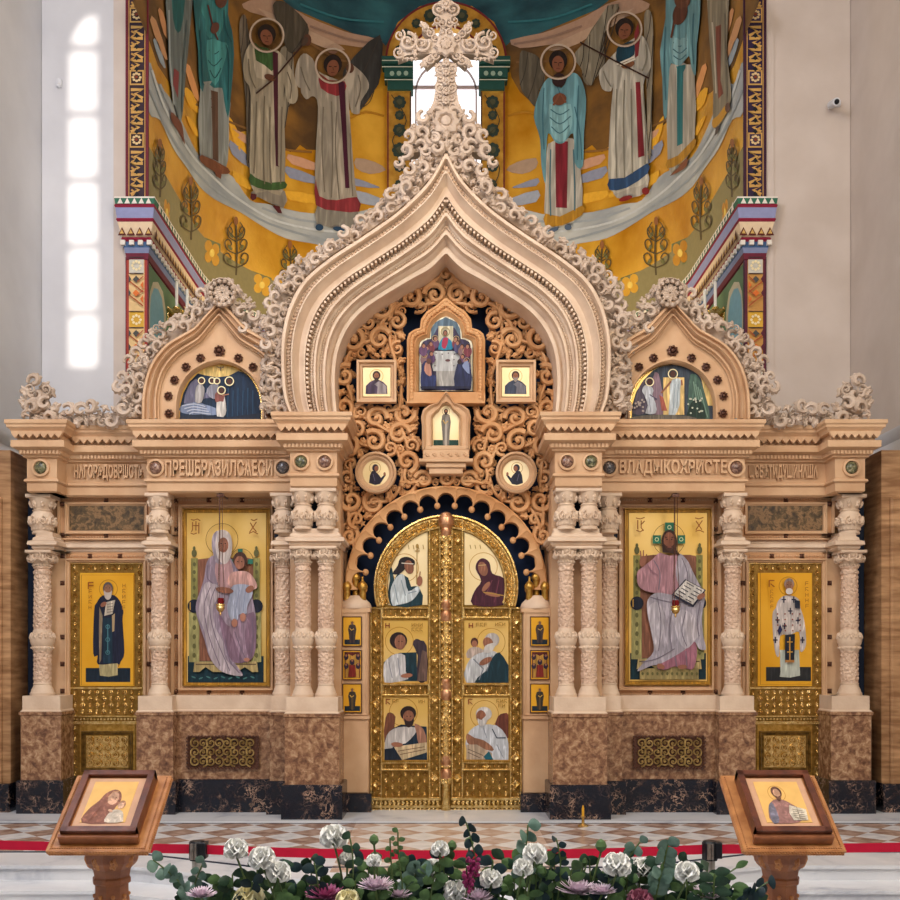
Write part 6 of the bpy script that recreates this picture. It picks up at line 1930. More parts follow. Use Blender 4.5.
def pilasters():
    for sx in (1, -1):
        for (nm, y0, y1, lab) in (('upper', -120, 198, 'upper'), ('lower', 257, 560, 'lower')):
            d = 11.96
            t = thing('painted_pilaster', (PX(136.5, d) * sx, d, PZ(y1, d)), '%s painted ornamental strip %s the apse cornice on the %s' % (lab, 'above' if nm == 'upper' else 'below', SIDE[sx]), 'pilaster')
            b = MB(sx); b.box(PX(125.5, d), PX(148, d), d, d + .04, PZ(y1, d), PZ(y0, d))
            b.build('strip', paint('#6a1f2c' if sx == 1 else '#3c1c30'), t, smooth=False)
            P = Paint(flat(d, .0015), sx, fold=None)
            g = '#c89c54'; dk = '#33222c' if sx == 1 else '#2c1c38'
            if nm == 'upper':
                P.rect(128.5, y0, 145.5, y1, dk)
                P.line([(129, y0), (129, y1)], .8, g); P.line([(145, y0), (145, y1)], .8, g)
                y = 15.5 - 62.5 * 2
                while y < 190:
                    P.layer = 6
                    P.rect(130, y - 7.5, 144, y + 7.5, g); P.rect(131.3, y - 6, 142.7, y + 6, '#2c1a20' if sx == 1 else '#3a2a48')
                    for k in range(8): P.ell(137 + 3.6 * math.cos(k * PI / 4), y + 3.6 * math.sin(k * PI / 4), 1.5, 1.3, '#d8bc88', 0, 8)
                    P.ell(137, y, 1.6, 1.6, '#7a3a24', 0, 8)
                    for k in range(4):
                        yy = y + 12 + k * 11.2
                        if yy + 10 > 199: break
                        P.layer = 5
                        P.line([(131, yy), (143, yy), (135, yy + 4), (143, yy + 8.5)], 3.1, g) if k % 2 == 0 else P.line([(143, yy), (131, yy), (139, yy + 4), (131, yy + 8.5)], 3.1, g)
                        P.line([(131.5, yy + 4), (136, yy + 7), (131.5, yy + 10)], 2, '#b88c48')
                        P.poly([(137, yy + 5.5), (139.5, yy + 8.5), (137, yy + 11), (134.5, yy + 8.5)], '#10151c')
                    y += 62.5
            else:
                P.rect(126.5, y0, 147, y1, '#a03a2c' if sx == 1 else '#5a2030'); P.rect(129, y0, 144.5, y1, '#e0be84' if sx == 1 else '#c08c48')
                y = 266
                while y < 560:
                    P.layer = 6
                    P.rect(129.5, y - 8, 144, y + 8, '#d8a838' if (y // 54) % 2 else '#c9c4b4'); 
                    for k in range(8): P.ell(136.8 + 4 * math.cos(k * PI / 4), y + 4 * math.sin(k * PI / 4), 1.4, 1.4, '#f0dfae', 0, 8)
                    P.line([(129.5, y + 8), (144, y + 8)], .8, '#3a2c2c'); P.line([(129.5, y - 8), (144, y - 8)], .8, '#3a2c2c')
                    for k in range(2):
                        yy = y + 14 + k * 14
                        P.poly([(136.8, yy - 3.6), (140.2, yy), (136.8, yy + 3.6), (133.4, yy)], '#4a4a44' if k % 2 == 0 else '#d8702c')
                        P.line([(130, yy + 2), (136.8, yy + 7), (144, yy + 13)], 1.2, '#a8522c'); P.line([(144, yy - 3), (138, yy + 2.5)], 1.0, '#a8522c')
                        P.poly([(144, yy + 2), (144, yy + 10), (141, yy + 6)], '#d8702c'); P.poly([(129.6, yy - 4), (129.6, yy + 4), (132, yy)], '#4a4a44' if sx == 1 else '#5a2030')
                    y += 54
            P.flush('ornament', t)


def mural():
    """angels and clouds painted on the curved wall"""
    t = thing('apse_mural', (0, 17.5, 7.1), 'mural of winged angels standing on clouds, covering the curved gold apse wall', 'mural')
    P = Paint(surf_u, 1, cell=8, fold=None)
    mir = lambda pts: [(2 * CX - x, y) for x, y in pts]
    # ground colours, the same on both sides but for small differences
    band_l = [(149, 62), (157, 82), (173, 102), (187, 133), (200, 157), (216, 167), (233, 177), (250, 200), (268, 204), (300, 212), (330, 214), (350, 214), (387, 208), (387, 246), (350, 250), (310, 243), (285, 238), (262, 226), (240, 212), (216, 200), (200, 187), (187, 168), (173, 148), (160, 120), (149, 112)]
    for s in (1, -1):
        m = (lambda p: p) if s == 1 else mir
        brown = 'mural_brown'
        P.layer = 1
        P.poly(m([(149, -30), (386, -30), (386, 55), (372, 92), (350, 110), (316, 150), (300, 145), (290, 152), (262, 130), (240, 132), (220, 118), (196, 100), (170, 84), (149, 40)]), brown, 2)
        P.poly(m([(270, -30), (390, -30), (387, 38), (370, 40), (350, 32), (330, 24), (306, 14), (285, 2)]), 'mural_teal', 2)
        P.poly(m([(378, -30), (446, -30), (446, 4), (420, 6), (398, 22), (386, 46), (380, 40)]), 'mural_teal', 0)
        P.poly(m([(242, 4), (262, -2), (285, 4), (306, 16), (330, 26), (350, 33), (382, 40), (372, 48), (345, 45), (320, 42), (296, 34), (270, 18), (250, 12)]), '#a88a76', 2)
        P.poly(m([(258, 8), (290, 22), (330, 40), (345, 50), (325, 48), (285, 30)]), '#b59a84', 2)
        P.poly(m(band_l), 'mural_cloud', 3)
        for pts, c in (([(150, 20), (156, 20), (168, 60), (160, 50)], '#b98a62'), ([(158, 10), (163, 12), (170, 40), (164, 34)], '#c08a60'), ([(153, 40), (158, 42), (166, 68), (160, 62)], '#8e9aa6'),
                       ([(185, 68), (190, 66), (200, 100), (194, 96)], '#d89a64'), ([(184, 88), (192, 92), (202, 116), (196, 112), (188, 104)], '#e0a830'), ([(186, 116), (192, 120), (200, 136), (194, 134)], '#e0a830'),
                       ([(228, 118), (232, 120), (247, 150), (247, 158), (234, 142)], '#e0a830'), ([(230, 140), (250, 158), (250, 168), (232, 154)], '#8a90a6'), ([(232, 128), (250, 138), (250, 146), (236, 136)], '#c4977c'),
                       ([(288, 154), (318, 164), (318, 171), (292, 164)], '#c4977c'), ([(286, 166), (318, 178), (318, 184), (290, 178)], '#8a90a6'), ([(284, 190), (318, 196), (318, 204), (290, 200)], '#d8a434'), ([(354, 178), (372, 184), (380, 188), (356, 186)], '#8a90a6'),
                       ([(356, 158), (375, 162), (386, 170), (370, 174), (356, 168)], '#a8907c'), ([(354, 190), (380, 198), (384, 206), (356, 202)], '#9aa2b2'), ([(233, 170), (250, 182), (250, 190), (236, 182)], '#d8a434'),
                       ([(200, 140), (204, 142), (206, 156), (201, 152)], '#8a90a6'), ([(258, 178), (280, 190), (282, 198), (262, 190)], '#d8a434')):
            P.layer = 9
            P.poly(m(pts), c, 2)
    for s in (1, -1):
        m = (lambda p: p) if s == 1 else mir
        for pts, c in (([(152, 70), (165, 108), (190, 152), (214, 178), (240, 200), (280, 222), (340, 232), (384, 226)], '#bcc2c6'), ([(150, 90), (168, 130), (196, 172), (230, 200), (270, 224), (330, 242)], '#8f979e'),
                           ([(160, 84), (182, 132), (204, 166), (226, 180)], '#969ea6'), ([(262, 208), (300, 220), (344, 222), (380, 216)], '#98a0a8'), ([(300, 36), (340, 60), (376, 62)], '#7a5836'), ([(248, 130), (280, 148), (312, 152)], '#8a6230'),
                           ([(196, 104), (230, 122), (262, 134)], '#7c5a30'), ([(350, 118), (366, 112), (384, 116)], '#b07c20'), ([(300, 4), (340, 18), (384, 22)], '#2c6c78'), ([(310, 26), (345, 38), (378, 44)], '#8c7264')):
                P.layer = 12
                P.line(m(pts), 2.2, c, 4)
    P.flush('cloud_field', t)
    # lower frieze: olive band with gold quatrefoils and branching plants
    b = MB()
    up = u_path()
    sweep_plan(b, up, [(.012, 7.72), (.012, 7.0)])
    b.build('olive_frieze', paint('#8a8058', .6), t)
    for s in (1, -1):
        m = (lambda p: p) if s == 1 else mir
        for (x, y, w, h) in ((212, 253, 8.5, 14), (262, 285, 9.5, 12), (167, 212, 3.4, 14)):
            P.layer = 6
            P.poly(m([(x - w, y - h - 2), (x + w, y - h + 5), (x + w, y + h + 3), (x - w, y + h - 5)]), '#6f744a')
            P.layer = 8
            for (u, v) in ((-.42, -.42), (.42, -.36), (-.42, .36), (.42, .42)): P.ell(*m([(x + u * w, y + v * h + u * 3)])[0], w * .45, h * .42, 'gold_wall', 0, 10)
            P.ell(*m([(x, y)])[0], w * .3, h * .3, '#e8c860', 0, 10); P.flush('quatrefoil', t)
        for (x, y, h) in ((191, 205, 50), (236, 243, 46), (290, 262, 36), (160, 165, 46)):
            P.layer = 9
            c = '#54482e'; w = .42 * h * (.5 if x < 170 else (.75 if x < 200 else 1))
            P.line(m([(x, y + h * .7), (x + 1, y + h * .2), (x, y - h * .4)]), 1.8, c, 4)
            for q in (1, -1):
                for (dy, r) in ((.42, .42), (.12, .38), (-.15, .3)):
                    P.line(m([(x, y + h * (dy + .12)), (x + q * w * r * 1.2, y + h * (dy + .02)), (x + q * w * r * 1.5, y + h * (dy - .14)), (x + q * w * r, y + h * (dy - .2)), (x + q * w * r * .6, y + h * (dy - .1)), (x + q * w * r * .9, y + h * (dy - .05))]), 1.3, c, 4)
                    P.ell(*m([(x + q * w * r * .8, y + h * (dy - .02))])[0], 1.7, 3.2, '#6c6a40', q * .6, 8)
                P.line(m([(x, y - h * .1), (x + q * w * .4, y - h * .28), (x + q * w * .2, y - h * .46)]), 1, c, 4)
            P.ell(*m([(x, y - h * .48)])[0], 2.2, 4.6, '#8a5a34', 0, 8)
            P.flush('painted_plant', t)

    # ---------------- the angels
    P.fold = 9
    def wing(pts, c, edge='#3a3430', lines=5):
        P.poly(pts, c, 3)
        (x0, y0), (x1, y1) = pts[0], pts[len(pts) // 2]
        for k in range(1, lines):
            a = pts[k % len(pts)]; e = pts[-k % len(pts)]
            P.line([a, ((a[0] + e[0]) / 2 + 1, (a[1] + e[1]) / 2 + 3), e], .8, edge, 3)
    def face(x, y, r, hair='#241c1c', skin='#7a4c38', tilt=0, hc='#b8a89a'):
        P.ring(x, y - r * .1, r * 1.95, 1.8, hc); P.ring(x, y - r * .1, r * 1.78, .8, '#6a5238')
        P.ell(x, y - r * .25, r * 1.05, r * 1.15, hair, tilt); P.ell(x + math.sin(tilt) * r * .1, y + r * .15, r * .68, r * .95, skin, tilt)
        P.line([(x - r * .45, y - r * .05), (x - r * .12, y)], .8, '#22150f'); P.line([(x + r * .12, y), (x + r * .45, y - r * .02)], .8, '#22150f'); P.line([(x, y), (x + r * .08, y + r * .4)], .7, '#4c2c20'); P.line([(x - r * .2, y + r * .65), (x + r * .2, y + r * .65)], .7, '#5c2c24')
    def reset(): P.layer = 20
    A = []
    # A, at the left edge
    reset()
    P.poly([(167, -30), (192, -30), (190, 30), (186, 70), (184, 100), (181, 122), (176, 110), (170, 80), (168, 40)], '#6f7a7c', 2)
    P.poly([(172, -30), (186, -30), (183, 20), (178, 33), (173, 18)], '#1f6266', 2); P.poly([(174, 68), (179, 72), (178, 98), (173, 84)], '#7a3438')
    P.line([(169, 10), (170, 60), (174, 105)], 1.6, '#98a2a8'); P.line([(187, 20), (183, 70), (182, 112)], 1.3, '#4c5a5c')
    P.poly([(171, 112), (176, 116), (182, 124), (184, 138), (185, 145), (180, 134), (172, 122)], '#6a3c28', 2)
    P.flush('painted_angel', t, 'angel in grey-green at the left edge of the mural, cut by the frame')
    # B teal
    reset()
    P.poly([(201, 82), (229, 92), (229, 120), (228, 160), (222, 174), (212, 168), (200, 158)], '#8e9494', 2); P.poly([(210, 90), (218, 92), (219, 162), (211, 158)], '#5c4436')
    P.poly([(195, -30), (226, -30), (228, 14), (232, 30), (234, 55), (231, 95), (228, 118), (224, 100), (222, 88), (214, 88), (205, 82), (203, 92), (199, 80), (198, 50), (195, 20)], '#2f6f78', 2)
    P.poly([(205, -30), (222, -30), (226, 14), (216, 40), (206, 34), (201, 10)], '#3f8a90', 2); P.poly([(207, 40), (222, 42), (228, 46), (222, 70), (215, 86), (208, 70)], '#4a969a', 2)
    for l_ in ([(209, 50), (215, 54), (222, 48)], [(208, 60), (214, 66), (222, 58)], [(210, 70), (215, 78), (221, 68)], [(226, 45), (229, 60), (228, 100)], [(200, 30), (202, 60), (203, 85)], [(224, 10), (226, 30), (232, 42)]): P.line(l_, .9, '#1c4a54', 3)
    P.line([(208, 5), (214, 30), (218, 40)], 1.5, '#5a2c2a'); P.ell(215, 28, 4, 6, '#5e3c34', .4)
    P.poly([(202, 155), (228, 168), (228, 174), (215, 172), (201, 162)], '#7a4a30', 2); P.poly([(214, 168), (222, 170), (221, 179), (216, 176)], '#6a3c28'); P.ell(221, 0, 6, 8, '#5a3a30')
    P.flush('painted_angel', t, 'angel in a teal cloak, second from the left')
    # C
    f = lambda u, v: (230 + u / 3.747, v / 3.747); G = lambda L: [f(*p) for p in L]
    reset()
    wing(G([(35, 90), (50, 55), (62, 70), (75, 150), (95, 200), (85, 260), (75, 500), (70, 610), (62, 600), (60, 400), (40, 200)]), '#6d6458')
    wing(G([(185, 205), (215, 170), (235, 190), (240, 320), (220, 400), (205, 480), (195, 400)]), '#8a8272')
    wing(G([(160, 20), (210, 10), (290, 90), (285, 150), (230, 200), (200, 150)]), '#4e483e')
    P.poly(G([(95, 710), (78, 735), (110, 740), (200, 780), (205, 715)]), '#8e877c', 2)
    P.poly(G([(60, 190), (85, 155), (110, 185), (180, 190), (230, 260), (255, 340), (245, 385), (215, 380), (200, 320), (205, 700), (140, 715), (76, 690), (78, 360), (55, 300), (50, 240)]), '#a39a88', 3)
    P.poly(G([(92, 160), (110, 175), (160, 190), (165, 260), (130, 265), (98, 225)]), '#3a5a34', 2); P.poly(G([(95, 225), (165, 275), (165, 300), (100, 290)]), '#b8ae9c', 2)
    P.poly(G([(160, 190), (180, 200), (180, 620), (186, 625), (172, 622), (165, 400)]), '#4c2030')
    P.poly(G([(76, 650), (76, 690), (140, 712), (208, 706), (206, 680), (150, 685), (95, 665)]), '#3f5c34', 2)
    for l_ in ([(100, 380), (95, 540), (90, 650)], [(130, 360), (125, 540), (130, 690)], [(150, 400), (150, 600), (155, 690)], [(195, 400), (192, 560), (190, 690)], [(70, 220), (75, 280), (95, 330)], [(215, 270), (230, 320), (225, 370)]): P.line(G(l_), 1.1, '#6c6456', 3)
    P.line(G([(98, 350), (160, 300), (275, 165)]), 1.7, '#3a2420'); P.ell(*f(150, 290), 6, 3.2, '#5c3a2c', .3); P.ell(*f(280, 155), 3, 5, '#4a3c34', .5)
    face(*f(138, 135), 8.6, tilt=-.35)
    P.poly(G([(78, 725), (100, 728), (98, 745), (85, 752), (76, 742)]), '#4c1c22'); P.poly(G([(158, 770), (185, 772), (196, 800), (180, 798)]), '#4c1c22')
    P.flush('painted_angel', t, 'angel in white with a green collar and hem, holding a staff')
    # D
    reset()
    wing(G([(425, 265), (562, 130), (562, 290), (540, 340), (500, 400), (470, 420), (450, 350)]), '#3c3c3c')
    P.poly(G([(330, 765), (325, 840), (345, 845), (430, 860), (475, 840), (470, 775)]), '#8c8880', 2)
    P.poly(G([(320, 290), (265, 330), (245, 300), (250, 240), (275, 200), (310, 220), (330, 265), (380, 290), (430, 300), (440, 240), (470, 250), (510, 290), (520, 330), (490, 380), (485, 425), (455, 420), (445, 370), (455, 520), (470, 700), (482, 790), (400, 785), (325, 765), (320, 600), (330, 400), (310, 360), (285, 372), (265, 330)]), '#a59d90', 3)
    P.poly(G([(335, 275), (370, 300), (430, 305), (432, 340), (400, 360), (340, 330)]), '#94343c', 2); P.poly(G([(405, 300), (430, 310), (440, 560), (448, 705), (432, 705), (420, 500)]), '#4c1c34')
    P.poly(G([(322, 670), (335, 735), (400, 750), (476, 738), (484, 792), (400, 790), (322, 768)]), '#8a343c', 2)
    for l_ in ([(350, 400), (345, 560), (355, 720)], [(380, 380), (385, 560), (380, 740)], [(400, 420), (395, 560), (410, 745)], [(450, 500), (455, 650), (460, 735)], [(265, 250), (280, 300), (300, 340)], [(480, 280), (490, 330), (470, 400)]): P.line(G(l_), 1.2, '#6f685c', 3)
    P.ell(*f(290, 150), 4, 6, '#5c3c30'); P.ell(*f(385, 190), 5, 3, '#7a5a4a'); P.ell(*f(450, 255), 4, 5, '#5c3c30')
    face(*f(385, 250), 8.8, tilt=.15)
    P.ell(*f(335, 852), 4, 3.4, '#26405c'); P.ell(*f(408, 858), 6, 2.4, '#26405c', .15)
    P.flush('painted_angel', t, 'angel in white with crimson collar and hem, arms raised, left of the window')
    # E
    f = lambda u, v: (520 + u / 3.75, v / 3.75)
    reset()
    wing(G([(0, 200), (30, 195), (70, 215), (92, 270), (90, 310), (70, 340), (60, 400), (30, 370), (0, 320)]), '#5c564a'); wing(G([(200, 210), (240, 160), (262, 130), (330, 20), (345, 60), (300, 160), (300, 220), (270, 320), (245, 290), (225, 250)]), '#8a8474')
    P.poly(G([(105, 540), (95, 700), (95, 840), (150, 850), (232, 800), (225, 620), (200, 520)]), '#b3b0a8', 2)
    P.poly(G([(132, 530), (180, 530), (176, 780), (135, 778)]), '#7e2634'); P.poly(G([(95, 800), (150, 812), (234, 770), (234, 805), (160, 845), (95, 845)]), '#b5862c', 2)
    P.poly(G([(120, 290), (90, 310), (65, 370), (52, 440), (75, 520), (80, 620), (95, 690), (98, 600), (105, 500), (135, 535), (165, 535), (200, 500), (205, 610), (235, 625), (240, 500), (248, 370), (225, 290), (190, 275), (155, 330)]), '#6c9eac', 3)
    P.poly(G([(110, 390), (150, 400), (190, 390), (195, 470), (165, 530), (130, 520), (110, 460)]), '#82b2bc', 2)
    for l_ in ([(115, 410), (150, 430), (185, 410)], [(112, 440), (150, 465), (190, 435)], [(118, 475), (150, 500), (185, 470)], [(90, 330), (85, 440), (90, 560)], [(220, 320), (215, 440), (215, 600)], [(130, 310), (150, 350), (150, 390)], [(205, 400), (225, 500), (232, 600)], [(115, 560), (112, 700), (115, 810)], [(200, 560), (205, 700), (205, 790)]): P.line(G(l_), 1.1, '#3f6c7c', 3)
    P.ell(*f(148, 372), 7, 6, '#6a4230', -.3); P.line(G([(125, 395), (150, 350), (172, 385)]), 2, '#7a4c38')
    P.ell(*f(146, 300), 7, 7, '#2c1e20'); face(*f(143, 235), 8.8, tilt=-.05)
    P.ell(*f(125, 862), 5.4, 2.2, '#4c5c74', -.3); P.ell(*f(180, 852), 3.6, 3, '#4c5c74')
    P.flush('painted_angel', t, 'angel wrapped in a pale blue cloak, right of the window')
    # F
    f = lambda u, v: (580 + u / 4.5, v / 4.5)
    reset()
    wing(G([(20, 190), (120, 40), (150, 20), (175, 30), (110, 150), (110, 300), (70, 350), (40, 385), (10, 340)]), '#7c7464'); wing(G([(290, 60), (320, 55), (330, 160), (325, 380), (320, 690), (305, 680), (300, 400), (290, 200)]), '#8e8676')
    P.poly(G([(160, 840), (165, 890), (230, 890), (300, 860), (300, 760)]), '#a8a49c', 2)
    P.poly(G([(165, 230), (110, 290), (85, 330), (100, 400), (140, 410), (150, 380), (135, 560), (132, 850), (230, 845), (302, 800), (298, 560), (285, 380), (320, 300), (310, 220), (280, 160), (230, 180)]), '#b9b6ac', 3)
    P.poly(G([(165, 220), (190, 200), (240, 185), (245, 245), (200, 270), (165, 282)]), '#1d4458', 2); P.poly(G([(245, 150), (262, 100), (270, 180), (262, 250), (248, 260)]), '#7a2c34')
    P.poly(G([(250, 370), (270, 368), (290, 700), (262, 710)]), '#7e2430'); P.poly(G([(132, 805), (200, 800), (302, 735), (304, 780), (210, 845), (132, 855)]), '#2f4c74', 2)
    for l_ in ([(165, 400), (160, 600), (165, 800)], [(200, 360), (195, 560), (200, 800)], [(230, 400), (232, 600), (235, 780)], [(285, 420), (295, 600), (292, 740)], [(105, 320), (120, 360), (140, 390)], [(295, 200), (300, 260), (280, 320)]): P.line(G(l_), 1.1, '#7c786c', 3)
    P.line(G([(0, 190), (150, 270), (310, 352)]), 1.7, '#33201e'); P.ell(*f(215, 290), 7, 3.6, '#7a5038', -.3); P.line(G([(165, 290), (245, 255), (248, 265), (180, 295)]), 1.6, '#d8d4c8')
    face(*f(200, 135), 8.8, tilt=.35)
    P.ell(*f(295, 860), 3.8, 3.6, '#7c2424', .6); P.ell(*f(205, 893), 7, 2.4, '#7c2424', -.3)
    P.flush('painted_angel', t, 'angel in white with a blue collar and hem, holding a staff')
    # G
    reset()
    P.poly(G([(400, 300), (395, 750), (440, 745), (515, 640), (515, 330), (480, 290)]), '#b0aca2', 2); P.poly(G([(430, 300), (475, 290), (472, 640), (432, 660)]), '#2f7880'); P.poly(G([(392, 720), (440, 700), (515, 622), (516, 660), (450, 735), (392, 758)]), '#b5862c', 2)
    P.poly(G([(400, -150), (530, -150), (540, 60), (525, 200), (520, 340), (500, 300), (490, 250), (450, 298), (410, 285), (400, 350), (390, 525), (375, 510), (370, 350), (360, 230), (385, 80)]), '#6c9ca8', 2)
    P.poly(G([(415, 160), (450, 180), (480, 150), (485, 230), (450, 295), (415, 270)]), '#84b0ba', 2)
    for l_ in ([(420, 190), (450, 210), (480, 180)], [(418, 220), (450, 240), (480, 215)], [(420, 250), (450, 268), (478, 245)], [(385, 120), (378, 260), (385, 450)], [(510, 60), (505, 180), (510, 290)], [(470, 30), (440, 90), (420, 130)]): P.line(G(l_), 1.1, '#3f6c7c', 3)
    P.ell(*f(450, 60), 7, 12, '#5c382c', .3); P.ell(*f(460, 0), 8, 9, '#6a4434'); P.line(G([(410, 170), (425, 90)]), 2, '#5c382c')
    P.poly(G([(405, 790), (440, 755), (480, 710), (482, 740), (465, 762), (420, 785)]), '#7a4c34', 2)
    P.flush('painted_angel', t, 'angel in pale blue with a teal panel, second from the right')
    # H
    reset()
    P.poly(G([(575, -150), (665, -150), (665, 120), (660, 240), (680, 400), (672, 480), (630, 560), (598, 570), (600, 400), (580, 150)]), '#8a8270', 2)
    P.poly(G([(610, 120), (635, 110), (632, 360), (645, 420), (622, 445), (615, 300)]), '#7c4434'); P.poly(G([(595, 540), (620, 520), (665, 460), (664, 500), (625, 560), (598, 575)]), '#b5862c', 2)
    P.line(G([(595, 100), (605, 250), (612, 420)]), 1.4, '#b8b0a0', 3); P.line(G([(650, 60), (652, 220), (662, 440)]), 1.2, '#6a6456', 3)
    P.poly(G([(610, 575), (628, 565), (618, 600), (606, 612)]), '#4c4440'); P.ell(*f(664, 485), 2.6, 5, '#5c4438')
    P.flush('painted_angel', t, 'angel in ochre grey at the right edge of the mural')
    # blue niches of the lower wall
    n = thing('blind_niche', (-3.5, 13, 5), 'pale blue painted arched niche on the green wall beneath the left apse cornice', 'niche')
    n2 = thing('blind_niche', (3.5, 13, 5), 'pale blue painted arched niche on the green wall beneath the right apse cornice', 'niche')
    for s, o in ((1, n), (-1, n2)):
        Q = Paint(surf_u, s, cell=9, fold=None)
        Q.poly([(149, 310), (150, 292), (153, 282), (158, 282), (163, 292), (166, 312), (166, 420), (149, 420)], '#c9bfa0'); Q.poly([(150, 310), (151, 296), (154, 288), (158, 289), (162, 298), (164, 316), (164, 420), (150, 420)], '#7fb0bd')
        Q.line([(149, 262), (176, 292), (210, 345)], 2.5, '#d8bc8c')
        Q.flush('niche_paint', o)


def apse_window():
    d = 17.3
    t = thing('window_arch', (0, d, PZ(230, d)), 'gold window surround with dark rosettes in the middle of the apse', 'window surround')
    gold = metal('ochre_gilt', '#a87828', '#c89a40', .4, .4, 30, .1, 8)
    arc = lambda r, n=30: [(446 - r * math.cos(PI * k / n), 62 - r * math.sin(PI * k / n)) for k in range(n + 1)]
    b = MB()
    ribbon(b, pxpts(arc(61), d), pxpts(arc(35), d), [(0, d + .3), (0, d), (1, d), (1, d + .14)], 60)
    for s in (1, -1):
        bb = b
        x0, x1 = (387, 411) if s == 1 else (481, 505)
        b.box(PX(x0, d), PX(x1, d), d, d + .4, PZ(260, d), PZ(62, d))
    b.build('surround', gold, t, smooth=False)
    P = Paint(flat(d, .003), fold=None)
    for r in (60, 36): P.line([(446 - r * math.cos(PI * k / 30), 62 - r * math.sin(PI * k / 30)) for k in range(31)], 2, '#6a1f24')
    for x in (388, 410.5, 481.5, 504): P.line([(x, 92), (x, 230)], 1.4, '#6a1f24' if x in (388, 504) else '#4a3020')
    def ros(x, y, r):
        P.layer = 5
        for k in range(8): P.ell(x + r * .6 * math.cos(k * PI / 4), y + r * .6 * math.sin(k * PI / 4), r * .36, r * .36, '#2b3a34', 0, 8)
        P.ell(x, y, r * .45, r * .45, '#4a4c38', 0, 8)
    for k in range(9):
        a = PI * (k + .7) / 9.4
        ros(446 - 48 * math.cos(a), 62 - 48 * math.sin(a), 7 if k % 2 else 5)
    for x in (399.5, 492.5):
        for (y, r) in ((103, 7), (116, 5), (131, 7), (151, 8), (167, 6), (185, 5)): ros(x, y, r)
        P.line([(x - 8, 96), (x + 7, 122), (x - 7, 142), (x + 7, 170), (x - 6, 200)], .9, '#3c3a28', 5)
    P.flush('rosette_ornament', t)
    for s in (1, -1):
        b = MB(s); gm = '#1f4a44'
        for (x0, x1, y0, y1, q) in ((382, 413, 60, 67, .12), (384.5, 413, 68, 80, .08), (387.5, 413, 81, 91, .05)):
            b.box(PX(x0, d), PX(x1, d), d - q, d + .5, PZ(y1, d), PZ(y0, d))
        b.build('capital', paint(gm), t, smooth=False)
        Q = Paint(flat(d - .125, .004), s)
        for y, x0, x1 in ((60.5, 382, 413), (67, 382, 413)): Q.line([(x0, y), (x1, y)], 1, '#b8c0b0')
        Q.surf = flat(d - .085, .004)
        for (y, x0, x1) in ((80, 384.5, 413),): Q.line([(x0, y), (x1, y)], 1, '#b8c0b0')
        for x in (392, 399, 406): Q.ell(x, 74, 2.4, 2.6, '#8fa89a', 0, 8)
        Q.flush('capital_ornament', t)
    # glazing
    w = bpy.data.objects.new('window_1', None); w.location = (0, 17.75, PZ(230, d)); COL.objects.link(w); w['kind'] = 'structure'
    m, n, l, bs = new_mat('daylight_glass')
    bs.inputs['Base Color'].default_value = (.8, .85, .9, 1)
    bs.inputs['Emission Color'].default_value = lin('#eef2fa'); bs.inputs['Emission Strength'].default_value = 1.15
    b = MB(); b.box(-.72, .72, 17.47, 17.5, 7.5, PZ(20, 17.47)); b.build('window_pane', m, w, smooth=False)
    fr = MB(); dd = 17.42
    for y in (87, 127, 168, 205): fr.box(PX(411, dd), PX(481, dd), dd, dd + .03, PZ(y + 1.6, dd), PZ(y - 1.6, dd))
    a2 = [(446 - 31 * math.cos(PI * k / 20), 92 - 31 * math.sin(PI * k / 20)) for k in range(21)]; a3 = [(446 - 29.5 * math.cos(PI * k / 20), 92 - 29.5 * math.sin(PI * k / 20)) for k in range(21)]
    ribbon(fr, pxpts(a2, dd), pxpts(a3, dd), [(0, dd + .04), (0, dd), (1, dd), (1, dd + .04)], 30)
    for x in (415.7, 476.3): fr.box(PX(x - .8, dd), PX(x + .8, dd), dd, dd + .04, PZ(230, dd), PZ(92, dd))
    fr.build('window_frame', paint('#a89a9c'), w, smooth=False)


def plan_prism(b, pts, z0, z1, mi=0):
    tri = tessellate_polygon([[Vector((p[0], p[1], 0)) for p in pts]])
    n = len(pts)
    v = [(p[0], p[1], z0) for p in pts] + [(p[0], p[1], z1) for p in pts]
    b.faces(v, [tuple(t) for t in tri] + [tuple(i + n for i in t) for t in tri] + [(i, (i + 1) % n, (i + 1) % n + n, i + n) for i in range(n)], mi)


